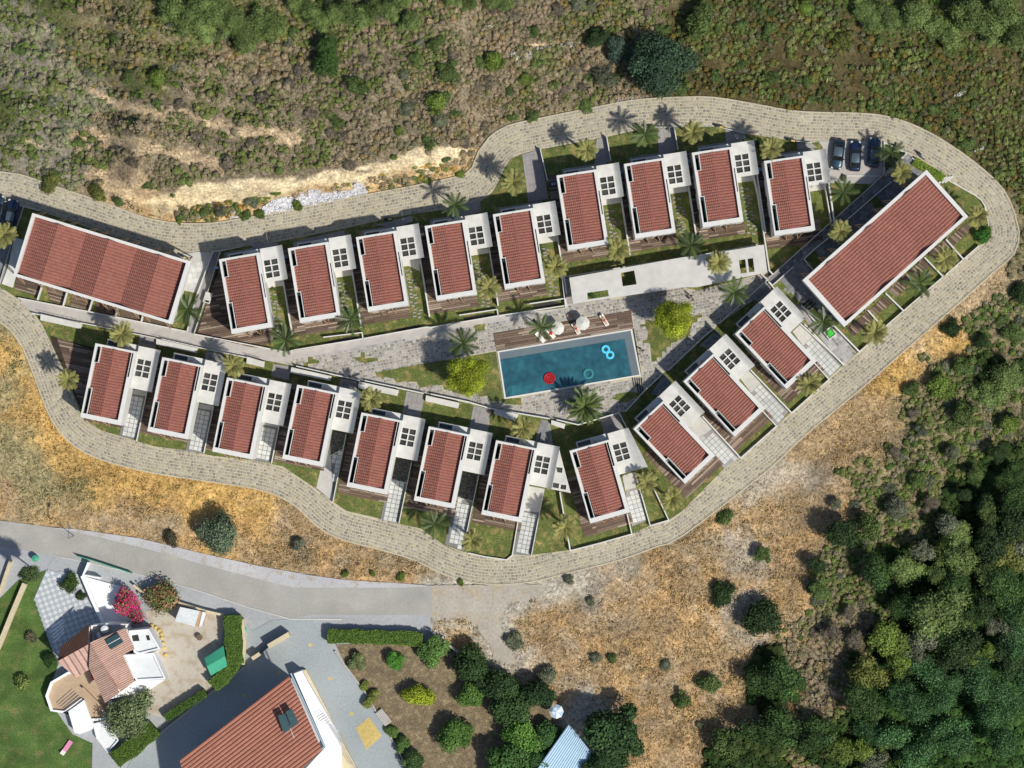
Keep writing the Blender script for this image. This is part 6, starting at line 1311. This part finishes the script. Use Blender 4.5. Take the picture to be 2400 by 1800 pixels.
for i in order:
    z=SEED[zi[i]][0]; so_,dn,pal=ZN[z]
    if random.random()>dn*(.25+1.45*den[i]): continue
    c_=pal[random.randrange(len(pal))]
    if z in ('gs','go','gg','dk','mix') and tn[i]>.06 and random.random()<.6: c_=random.choice([(.115,.15,.05),(.14,.17,.07),(.095,.13,.045),(.16,.175,.08)])
    if z in ('gs','go') and tn[i]<-.2 and random.random()<.4: c_=random.choice([(.28,.22,.17),(.25,.21,.165),(.23,.18,.10)])
    r=random.uniform(.34,.80)*(1+.7*lg[i])*(1.0 if z in('gs','go','gg','mix') else (.92 if z=='dk' else .55))
    if z in ('frs','ree'): r=random.uniform(.8,1.6)
    if random.random()<.04 and z in ('gs','go','gg','dk','mix','gr') and len(big)<215: r=random.uniform(.85,1.35); big.append((bx[i],by[i],r,z)); continue
    small.append((bx[i],by[i],r,c_,z))
fxp=rng.uniform(-66,-5,4200); fyp=rng.uniform(22,38,4200); fk=inpoly(fxp,fyp,bankW)&(polydist(fxp,fyp,outerW)<2.9)&(polydist(fxp,fyp,outerW)>.5)&~inpoly(fxp,fyp,WW(rbp))&(vnoise(fxp,fyp,3.2,97)>.06)
for a_,b_ in zip(fxp[fk],fyp[fk]): small.append((a_,b_,random.uniform(.25,.6),random.choice([(.14,.19,.05),(.20,.20,.08),(.42,.27,.10),(.32,.25,.12),(.11,.17,.04)]),'gs'))
BK={'gs':'brown','go':'olive','gg':'olive','dk':'green','mix':'olive','gr':'green'}
NL={'gs':'rounded grey-brown scrub bush on the hillside above the upper road','go':'olive scrub bush on the upper hillside','gg':'grey-green scrub bush at the far left of the hillside','dk':'dark green brush bush on the shaded upper right hillside','mix':'dusty olive bush in the eastern brush','gr':'soft green bush at the hillside edge'}
for (x,y,r,z) in big:
    k=BK[z] if random.random()<.75 else 'green'; b,n,l,s,fl,cols=KIND[k]
    me=tpl('s'+k,b,420,.11,.2,.75,cols,5); o=obj('scrub_bush',me,None,(x,y,gz(x,y)+.05),(0,0,random.random()*6)); o.scale=(r,r,r*.8); tag(o,NL[z],'bush','scrub bushes of zone '+{'gs':'grey-brown','go':'olive','gg':'grey-green','dk':'dark','mix':'eastern','gr':'green'}[z])
def scrub(lst, name, nleaf, leaf, label, dome=True, flat=.9):
    n=len(lst); A=np.array([(s[0],s[1],gz(s[0],s[1]),s[2]) for s in lst]); C0=np.array([s[3] for s in lst])
    k=nleaf; d=rng.normal(size=(n,k,3)); d/=np.linalg.norm(d,axis=2,keepdims=True); d[:,:,2]=np.abs(d[:,:,2]); 
    sq=rng.uniform(.75,1.3,(n,1,2)); P=d*A[:,3][:,None,None]*rng.uniform(.55,1.08,(n,k,1)); P[:,:,:2]*=sq; P[:,:,2]*=flat
    ctr=P+A[:,None,:3]; nr=d+rng.normal(size=(n,k,3))*.45; nr/=np.linalg.norm(nr,axis=2,keepdims=True)
    sz=(leaf*np.sqrt(A[:,3]/.5))[:,None]*np.ones((1,k)); C0=C0*np.array([1.14,1.10,.90]); cc=C0[:,None,:]*rng.uniform(.68,1.34,(n,k,1))*rng.uniform(.8,1.2,(n,1,1))
    V=leaf_quads(ctr.reshape(-1,3),nr.reshape(-1,3),sz.reshape(-1,1),None)
    # low solid domes below the leaves
    m=7; th=np.arange(m)*2*PI/m; rr=A[:,3][:,None]*.78
    r1=np.stack([A[:,0:1]+rr*np.cos(th),A[:,1:2]+rr*np.sin(th),A[:,2:3]-.15+0*th],-1); r2=np.stack([A[:,0:1]+rr*.75*np.cos(th),A[:,1:2]+rr*.75*np.sin(th),A[:,2:3]+rr*.62+0*th],-1)
    r3=np.stack([A[:,0:1]+0*th,A[:,1:2]+0*th,A[:,2:3]+rr*.95+0*th],-1)
    nx1=np.roll(r1,-1,1); nx2=np.roll(r2,-1,1); q1=np.stack([r1,nx1,nx2,r2],2).reshape(-1,3); q2=np.stack([r2,nx2,r3,r3+1e-4],2).reshape(-1,3)
    cd=np.repeat(C0*.85,m,0)
    Vt=np.concatenate([V,q1,q2]) if dome else V; Ct=np.concatenate([cc.reshape(-1,3),cd,cd]).clip(0,1) if dome else cc.reshape(-1,3).clip(0,1)
    o=stuff(obj(name,quads_mesh(name,Vt,Ct,M['leafs']))); o['label']=label; o['category']='ground cover'; return o
sc1=[s[:4] for s in small if s[4] not in ('dry','gold','dgr','gg2','tan')]; sc2=[s[:4] for s in small if s[4] in ('dry','gold','dgr','gg2','tan')]
scrub(sc1,'scrub',34,.10,'low scrub covering the hillsides round the settlement')
scrub([(a,b,r*random.uniform(.8,1.9),c_) for a,b,r,c_ in sc2],'dry_tufts',20,.085,'dry golden tufts and low thorn bushes on the southern slopes',False,.35)
# dry grass blades as ground cover
ng=190000; x=rng.uniform(-84,84,ng); y=rng.uniform(-64,64,ng); okm=np.ones(ng,bool)
for P in built: okm&=~inpoly(x,y,P)
okm&=~(inpoly(x,y,track)&(rng.random(len(x))<.93))&~inpoly(x,y,bankW)&(polydist(x,y,asphW,True)>.7)&(polydist(x,y,outerW)>.3)
x=x[okm];y=y[okm]; zi=zone_idx(x*S+1200,900-y*S); zn=np.array([SEED[i][0] for i in range(len(SEED))])[zi]
keep=np.isin(zn,['dry','gold','gg2','dgr','tan','gs','mix','go'])&((rng.random(len(x))<.85)|np.isin(zn,['dry','gold']))
x=x[keep];y=y[keep];zn=zn[keep]; z=np.array([gz(a,b) for a,b in zip(x,y)])
gc={'dry':(.47,.33,.155),'gold':(.66,.44,.15),'gg2':(.36,.32,.15),'dgr':(.44,.37,.26),'tan':(.50,.38,.22),'gs':(.24,.19,.12),'mix':(.24,.2,.1),'go':(.19,.15,.07)}
cl=np.array([gc[q] for q in zn])*rng.uniform(.55,1.35,(len(x),1))*(1+vnoise(x,y,1.1,81)*.9+vnoise(x,y,3.5,82)*.7)[:,None]
nr=rng.normal(size=(len(x),3)); nr[:,2]=np.abs(nr[:,2])*.6; nr/=np.linalg.norm(nr,axis=1,keepdims=True)
V=leaf_quads(np.stack([x,y,z+rng.uniform(.0,.22,len(x))],1),nr,np.full((len(x),1),.17),None,.28)
o=stuff(obj('dry_grass',quads_mesh('dry_grass',V,cl.clip(0,1),M['leafs']))); o['label']='dry straw-coloured grass on the slopes'; o['category']='grass'
def ordinal(n):
    w=[f'{k}th' for k in range(0)]+['first','second','third','fourth','fifth','sixth','seventh','eighth','ninth','tenth','eleventh','twelfth','thirteenth','fourteenth','fifteenth','sixteenth','seventeenth','eighteenth','nineteenth','twentieth','twenty-first','twenty-second','twenty-third','twenty-fourth','twenty-fifth','twenty-sixth']+['further']*9
    return w[n]
grp={}
for o in list(col.objects):
    if o.get('group','')=='yellow stones edging the gravel yard': grp.setdefault(o['group'],[]).append(o)
for o in list(col.objects):
    if o.get('group','').startswith(('east forest','pines','young pines','small pines','reed-like')): grp.setdefault(o['group'],[]).append(o)
LM=[('near the top left corner',100,80),('at the left edge of the hillside',30,300),('below the young pines',500,150),('between the tan terrace strips',400,300),('just above the sand bank',650,390),('below the row of pines',850,120),('in the upper centre scrub',930,230),('above the road bend',1100,270),('near the top edge, centre',1200,40),('beside the collapsed stone wall',1280,130),('left of the huge dark tree',1400,180),('right of the huge dark tree',1640,150),('above the parked cars',1900,200),('near the top right corner',2250,80),('outside the right road bend',2250,280),('at the right edge below the bend',2380,450),('east of the lower right road',2250,850),('in the eastern brush',2150,1050),('at the forest edge',1980,1450),('below the lower road',1900,1100)]
for o in list(col.objects):
    if o.get('group','').startswith('scrub bushes'):
        px_,py_=o.location.x*S+1200,900-o.location.y*S; m=min(LM,key=lambda l:(l[1]-px_)**2+(l[2]-py_)**2)
        kd={'grey-brown':'grey-brown scrub bush','olive':'olive scrub bush','grey-green':'grey-green scrub bush','dark':'dark green brush bush','eastern':'dusty olive brush bush','green':'soft green bush'}[o['group'].split()[-1]]
        o['label']=kd+' '+m[0]; grp.setdefault(o['label'],[]).append(o)
for g,os_ in grp.items():
    os_.sort(key=lambda o:o.location.x); n=len(os_)
    for i,o in enumerate(os_):
        if n==1: continue
        o['label']=' '.join(o['label'].split()[:10])+', '+((ordinal(i)+' from the left') if i<n/2 else ('rightmost' if i==n-1 else ordinal(min(n-1-i,25))+' from the right'))
# ------------------------------------------------------------------ cars
def make_car(paint, label, cat='car'):
    t=thing('parked_car',label,cat); L_=2.42; Wd=.94
    st=[(-2.42,.70,.35,.62),(-2.3,.86,.25,.78),(-1.9,.93,.22,.92),(-1.2,.95,.2,.97),(0,.95,.2,.95),(.9,.95,.2,.93),(1.6,.93,.2,.86),(2.15,.86,.22,.74),(2.38,.66,.3,.58)]
    mb=MB(); ring=[]
    for (x,hw,z0,z1) in st:
        n=len(mb.v); pr=[(-hw*.9,z0),(-hw,z0+.22),(-hw*.99,z1-.16),(-hw*.86,z1-.02),(-hw*.45,z1+.03),(0,z1+.045),(hw*.45,z1+.03),(hw*.86,z1-.02),(hw*.99,z1-.16),(hw,z0+.22),(hw*.9,z0)]
        mb.v+=[(x,y,z) for y,z in pr]; ring.append((n,len(pr)))
    for (a,k),(b,_) in zip(ring,ring[1:]):
        for i in range(k): 
            j=(i+1)%k; mb.f.append((a+i,a+j,b+j,b+i)); mb.c.append(None); mb.mi.append(0)
    mb.f.append(tuple(range(ring[0][0],ring[0][0]+11))[::-1]); mb.f.append(tuple(range(ring[-1][0],ring[-1][0]+11))); mb.c+=[None]*2; mb.mi+=[0]*2
    mb.build('body',M[paint],t,smooth=True)
    # greenhouse: base ring z .93, roof z 1.40
    def quad(a,b,c_,d): m=MB(); m.face([a,b,c_,d]); return m
    z0,z1=.95,1.40; bx0,bx1=-1.95,.95; rx0,rx1=-1.1,.30; bw,rw=.80,.60
    q=MB(); q.face([(bx1,-bw,z0),(bx1,bw,z0),(rx1,rw,z1),(rx1,-rw,z1)]); q.build('windshield',M['carglass'],t)
    q=MB(); q.face([(rx0,-rw,z1),(rx0,rw,z1),(bx0,bw*.92,z0),(bx0,-bw*.92,z0)]); q.build('rear_window',M['carglass'],t)
    for s in (-1,1):
        q=MB(); pts=[(bx0,s*bw*.92,z0),(bx1,s*bw,z0),(rx1,s*rw,z1),(rx0,s*rw,z1)]; q.face(pts if s<0 else pts[::-1]); q.build('side_window',M['carglass'],t)
        q=MB(); q.box(.55,.75,s*.98-.1,s*.98+.12 if s>0 else s*.98+.1,.95,1.07); q.build('mirror',M['black'],t)
        q=MB(); q.box(1.98,2.28,s*.62-.16,s*.62+.16,.60,.765); q.build('headlight',M['lamp'],t)
        q=MB(); q.box(-2.40,-2.28,s*.62-.18,s*.62+.18,.62,.74); q.build('taillight',M['redlamp'],t)
        for x in (-1.45,1.45):
            q=MB(); q.tube([(x,s*.72,.33),(x,s*.955,.33)],.33,16); wq=q.build('wheel',M['black'],t); q=MB(); q.tube([(x,s*.90,.33),(x,s*.965,.33)],.2,10); q.build('rim',M['metal'],wq)
    n=5; q=MB()
    xs=np.linspace(rx0-.02,rx1+.02,6); ys=np.linspace(-rw-.02,rw+.02,6)
    for i in range(5):
        for j in range(5):
            f=lambda x,y: (x,y,z1+.05-.05*((x-(rx0+rx1)/2)/.72)**2-.04*(y/rw)**2)
            q.face([f(xs[i],ys[j]),f(xs[i+1],ys[j]),f(xs[i+1],ys[j+1]),f(xs[i],ys[j+1])])
    q.build('roof',M['carroof'],t,smooth=True)

    return t
def put_car(t,p,deg): q=W(p,.9); t.location=(q.x,q.y,.145); t.rotation_euler=(0,0,math.radians(deg))
c1=make_car('car','dark blue-grey saloon in the parking bay, leftmost of three, nose toward the palm'); put_car(c1,c('R',(440,430))[0],-98); 
c2=make_car('car2','dark navy saloon parked between the two others with its bonnet to the road'); put_car(c2,c('R',(722,450))[0],87)
c3=make_car('car','dark blue-grey saloon beside the white planter, rightmost of three parked cars'); put_car(c3,c('R',(1030,390))[0],86)
c4=make_car('car2','dark navy car in the shaded left parking bay'); put_car(c4,c('A',(95,375))[0],80)
c5=make_car('car','blue car cut by the left edge of the picture'); put_car(c5,c('A',(-30,335))[0],80)
# motor scooter on the road
t=thing('motor_scooter','small grey and white motor scooter standing on the road above the terrace block','scooter',(*W(c('R',(1775,440))[0])[:2],.05),math.radians(-52))
q=MB(); q.prism([(-.55,-.14),(.1,-.16),(.2,0),(.1,.16),(-.55,.14)],.35,.75); q.build('body',M['metal'],t)
q=MB(); q.prism([(-.6,-.12),(0,-.14),(0,.14),(-.6,.12)],.75,.85,inset=.03); q.build('seat',M['black'],t)
q=MB(); q.prism([(.35,-.2),(.6,-.12),(.6,.12),(.35,.2)],.35,1.0,inset=.05); q.build('front_shield',M['whitemetal'],t)
q=MB(); q.tube([(.42,-.34,1.08),(.42,.34,1.08)],.03,6); q.build('handlebar',M['black'],t)
for x_ in (-.55,.7): q=MB(); q.tube([(x_,-.06,.24),(x_,.06,.24)],.24,14); q.build('wheel',M['black'],t)
# ------------------------------------------------------------------ people
def skinned(name, J, E, R, m, lvl=1):
    me=bpy.data.meshes.new(name); me.from_pydata(J,E,[]); o=bpy.data.objects.new(name,me); col.objects.link(o)
    sk=o.modifiers.new('s','SKIN'); d=me.skin_vertices[0].data
    for i,r in enumerate(R): d[i].radius=(r if isinstance(r,tuple) else (r,r))
    d[0].use_root=True; sb=o.modifiers.new('b','SUBSURF'); sb.levels=lvl; sb.render_levels=lvl
    dg=bpy.context.evaluated_depsgraph_get(); m2=bpy.data.meshes.new_from_object(o.evaluated_get(dg)); bpy.data.objects.remove(o)
    m2.materials.clear(); m2.materials.append(M[m]); m2.polygons.foreach_set('use_smooth',[True]*len(m2.polygons)); m2.name=name; return m2
def body_mesh(pose):
    J=[];E=[];R=[]
    def add(p,r,par=None):
        J.append(p);R.append(r)
        if par is not None: E.append((par,len(J)-1))
        return len(J)-1
    if pose=='walk': lf,rf,la,ra=.22,-.22,-.20,.20
    elif pose=='stand': lf,rf,la,ra=.03,-.02,.03,.0
    else: lf,rf,la,ra=.0,.0,.0,.0
    pel=add((0,0,.93),(.15,.11)); wa=add((0,0,1.08),(.125,.09),pel); ch=add((0,.0,1.28),(.165,.11),wa); nb=add((0,0,1.42),(.10,.075),ch); nk=add((0,0,1.50),.05,nb); hd=add((0,.01,1.60),(.075,.085),nk); ht=add((0,.01,1.70),(.07,.08),hd)
    for s,ft,ar in ((-1,lf,la),(1,rf,ra)):
        hp=add((s*.09,0,.86),.088,pel); kn=add((s*.10,ft*.55+.02,.49),.058,hp); an=add((s*.10,ft,.09),.036,kn); add((s*.105,ft+.14,.03),.034,an)
        sh_=add((s*.18,0,1.38),.052,nb); el=add((s*.23,ar*.4,1.12),.040,sh_); wr=add((s*.25,ar+.06,.87),.026,el); pm=add((s*.25,ar+.07,.80),.030,wr)
        for k in range(4): 
            f1=add((s*.25+(k-1.5)*.0,ar+.055+k*.014,.755),.0095,pm); add((s*.245,ar+.06+k*.015,.71+abs(k-1.5)*.008),.008,f1)
        th=add((s*.235,ar+.105,.78),.010,pm); add((s*.23,ar+.12,.745),.009,th)
    return skinned('body',J,E,R,'skin')
BODY={k:body_mesh(k) for k in ('walk','stand','lie')}
hm=MB(); hm.lathe([(.0,1.775),(.06,1.76),(.095,1.71),(.10,1.64),(.085,1.58),(.0,1.57)],0,-.02,10); HAIR=hm.mesh('hair',M['hair'],True)
def cloth_mesh(z0,z1,r0,r1,m,fl=.75):
    q=MB(); n=10; zs_=np.linspace(z0,z1,5)
    for a,b in zip(zs_,zs_[1:]):
        ra=r0+(r1-r0)*(a-z0)/(z1-z0); rb=r0+(r1-r0)*(b-z0)/(z1-z0)
        for k in range(n):
            t0,t1=2*PI*k/n,2*PI*(k+1)/n; q.face([(ra*math.cos(t0),ra*fl*math.sin(t0),a),(ra*math.cos(t1),ra*fl*math.sin(t1),a),(rb*math.cos(t1),rb*fl*math.sin(t1),b),(rb*math.cos(t0),rb*fl*math.sin(t0),b)])
    return q.mesh('clothing',M[m],True)
def eyes():
    q=MB()
    for s in (-1,1): q.lathe([(0,1.655),(.011,1.65),(.011,1.64),(0,1.635)],s*.03,.095,6)
    return q.mesh('eyes',M['hair'])
EYE=eyes()
def nose_():
    q=MB(); q.face([(-.013,.09,1.60),(.013,.09,1.60),(0,.10,1.65)]); q.face([(-.013,.09,1.60),(0,.122,1.605),(.013,.09,1.60)]); q.face([(-.013,.09,1.60),(0,.10,1.65),(0,.122,1.605)]); q.face([(.013,.09,1.60),(0,.122,1.605),(0,.10,1.65)]); return q.mesh('nose',M['skin'])
NOSE=nose_()
def person(p, pose, deg, label, top=None, bot='redcloth', z=.17, tilt=0):
    h=.0 if pose=='lie' else 1.6; q=W(p,h); t=thing('person',label,'person',(q.x,q.y,z),math.radians(deg))
    if pose=='lie': t.rotation_euler=(math.radians(-90+tilt),0,math.radians(deg)); 
    obj('body',BODY[pose],t); obj('hair',HAIR,t); obj('eyes',EYE,t); obj('nose',NOSE,t)
    if bot: obj('clothing',cloth_mesh(.80,1.0,.185,.165,bot),t)
    if top: obj('clothing',cloth_mesh(1.02,1.38,.16,.21,top,.66),t)
    return t
person(c('Q',(2003,425))[0],'walk',-30,'person in a white top walking at the corner of the timber pool deck','whitecloth','darkcloth')
person(c('Q',(2135,995))[0],'walk',160,'person in dark shorts walking along the right side of the pool',None,'darkcloth')
person(c('I',(520,152))[0],'walk',100,'person in swimwear walking below the concrete canopy',None,'redcloth')
person(c('I',(825,195))[0],'walk',80,'person in a pale top crossing the square above the lime-green tree','whitecloth','whitecloth')
person(c('H',(30,0))[0] if 0 else c('I',(815,160))[0],'stand',120,'person in dark clothes beside the one in the pale top','darkcloth','darkcloth')
q=W(c('Q',(945,1405))[0],.3); sw=thing('person','person swimming in the pool right of the red float','person',(q.x,q.y,.10),math.radians(120)); sw.rotation_euler=(math.radians(-75),0,math.radians(120)); sw.scale=(.95,.95,.95)
obj('body',BODY['stand'],sw); obj('hair',HAIR,sw); obj('clothing',cloth_mesh(.80,1.0,.185,.165,'darkcloth'),sw)
sw.location.z=-.35+.0
def lounger(p,deg,label):
    q=W(p); t=thing('sun_lounger',label,'lounger',(q.x,q.y,.22),math.radians(deg),'white sun loungers on the pool deck')
    m=MB(); m.box(-.32,.32,-.95,.45,.26,.36); m.build('mattress',M['towel'],t); m=MB(); m.face([(-.32,.45,.36),(.32,.45,.36),(.32,1.0,.66),(-.32,1.0,.66)]); m.face([(-.32,1.0,.58),(.32,1.0,.58),(.32,.45,.26),(-.32,.45,.26)]); m.face([(-.32,1.0,.66),(.32,1.0,.66),(.32,1.0,.58),(-.32,1.0,.58)]); m.build('backrest',M['towel'],t)
    for sx in (-.28,.28):
        for sy in (-.85,.4): m=MB(); m.box(sx-.03,sx+.03,sy-.03,sy+.03,0,.26); m.build('leg',M['whitemetal'],t)
    return t
for (pp,dg,l1,l2) in [((1575,560),32,'lounger carrying the person in red swimwear, nearest the right end of the deck','person in red swimwear lying on the rightmost lounger'),((1168,680),32,'lounger under the edge of the right parasol','person lying on the lounger beside the right parasol')]:
    P=c('Q',pp)[0]; lounger(P,dg,'white lounger '+l1[8:])
    q=W(P); t=thing('person',l2,'person',(0,0,0)); a=math.radians(dg); # lying on the back, head to the backrest
    t.location=(q.x+math.sin(a)*.85,q.y-math.cos(a)*.85,.66); t.rotation_euler=Euler((math.radians(-90),0,a),'XYZ')
    t.rotation_euler=(Matrix.Rotation(a,3,'Z')@Matrix.Rotation(math.radians(-84),3,'X')).to_euler()
    obj('body',BODY['lie'],t); obj('hair',HAIR,t); obj('eyes',EYE,t); obj('nose',NOSE,t); obj('clothing',cloth_mesh(.80,1.0,.185,.165,'redcloth'),t)
lounger(c('Q',(655,805))[0],42,'empty white lounger half under the dark palm on the deck')
lounger(c('Q',(800,745))[0],42,'white lounger with a red towel left of the left parasol'); q=W(c('Q',(805,742))[0],.4); mb=MB(); mb.prism([(q.x-.3,q.y-.2),(q.x+.2,q.y-.3),(q.x+.3,q.y+.2),(q.x-.2,q.y+.3)],.585,.63); tag(mb.build('towel',M['redcloth']),'red towel spread on the lounger left of the left parasol','towel')
for pp,lab in (((905,672),'off-white octagonal parasol on the deck, left of the two'),((1265,600),'off-white octagonal parasol on the deck, right of the two')):
    q=W(c('Q',pp)[0],2.5); t=thing('parasol',lab,'parasol',(q.x,q.y,.2),.3,'pool deck parasols'); R_=1.05 if pp[0]==905 else 1.12; R_*=1.0
    for k in range(8):
        a0,a1=2*PI*k/8,2*PI*(k+1)/8; m=MB(); A=(R_*math.cos(a0),R_*math.sin(a0),2.2); B=(R_*math.cos(a1),R_*math.sin(a1),2.2); m.face([(0,0,2.62),A,B]); m.face([A,(A[0],A[1],2.08),(B[0],B[1],2.08),B]); m.build('canopy_panel',M['canvas'],t)
    m=MB(); m.tube([(0,0,0),(0,0,2.7)],.03,8); m.build('pole',M['metal'],t); m=MB(); m.lathe([(.3,0),(.3,.08),(0,.1)],0,0,12); m.build('base',M['walk'],t)
for pp,lab in (((1060,492),'small round tan stool in the shade of the right parasol, left one'),((1106,492),'small round tan stool in the shade of the right parasol, right one')):
    q=W(c('Q',pp)[0],.4); t=thing('stool',lab,'stool',(q.x,q.y,.17)); m=MB(); m.lathe([(.12,.36),(.20,.40),(.26,.36),(.22,.34),(.12,.36)],0,0,14); m.build('seat',M['timber'],t); 
    for k in range(3): m=MB(); a=k*2.1; m.tube([(math.cos(a)*.18,math.sin(a)*.18,.35),(math.cos(a)*.22,math.sin(a)*.22,0)],.02,5); m.build('leg',M['timber'],t)
# pool floats
def torus(R_,r,m,seg=28,s2=10,loc=(0,0,0),mb=None):
    q=MB()
    for i in range(seg):
        for j in range(s2):
            P=[]
            for (a,b) in ((i,j),(i+1,j),(i+1,j+1),(i,j+1)):
                t=2*PI*a/seg; u=2*PI*b/s2; P.append((loc[0]+(R_+r*math.cos(u))*math.cos(t),loc[1]+(R_+r*math.cos(u))*math.sin(t),loc[2]+r*.75*math.sin(u)))
            q.face(P)
    return q
a=W(c('Q',(1594,973))[0],.4); b=W(c('Q',(1655,1054))[0],.4); t=thing('pool_float','bright cyan figure-eight inflatable of two joined rings','pool float',(a.x,a.y,.32))
torus(.50,.20,'cyan').build('ring',M['cyan'],t,smooth=True); torus(.50,.20,'cyan',loc=(b.x-a.x,b.y-a.y,.01)).build('ring',M['cyan'],t,smooth=True)
q=W(c('Q',(783,1392))[0],.3); t=thing('pool_float','round red inflatable island with a ribbed floor','pool float',(q.x,q.y,.30)); torus(.78,.16,'redvinyl').build('ring',M['redvinyl'],t,smooth=True); torus(.42,.10,'redvinyl').build('inner_ring',M['redvinyl'],t,smooth=True)
mb=MB(); mb.lathe([(0,-.02),(.72,-.02),(.72,-.05)],0,0,20); mb.build('floor',M['redvinyl'],t)
q=W(c('Q',(1345,1325))[0],.3); t=thing('pool_float','transparent teal inflatable ring','pool float',(q.x,q.y,.30)); torus(.66,.20,'clear').build('ring',M['clearvinyl'],t,smooth=True)
q=W(c('O',(425,1170))[0],.3); t=thing('debris_board','dark weathered board lying at the foot of the sand bank','board',(q.x,q.y,gz(q.x,q.y)+.15),math.radians(60)); mb=MB(); mb.box(-.8,.8,-.22,.1,0,.12); mb.build('plank',M['black'],t); mb=MB(); mb.box(-.7,.7,.12,.3,0,.1); mb.build('plank',M['bluemetal'],t)
print('objects',len(bpy.data.objects),'tris approx',sum(len(m.polygons)*2 for m in bpy.data.meshes))
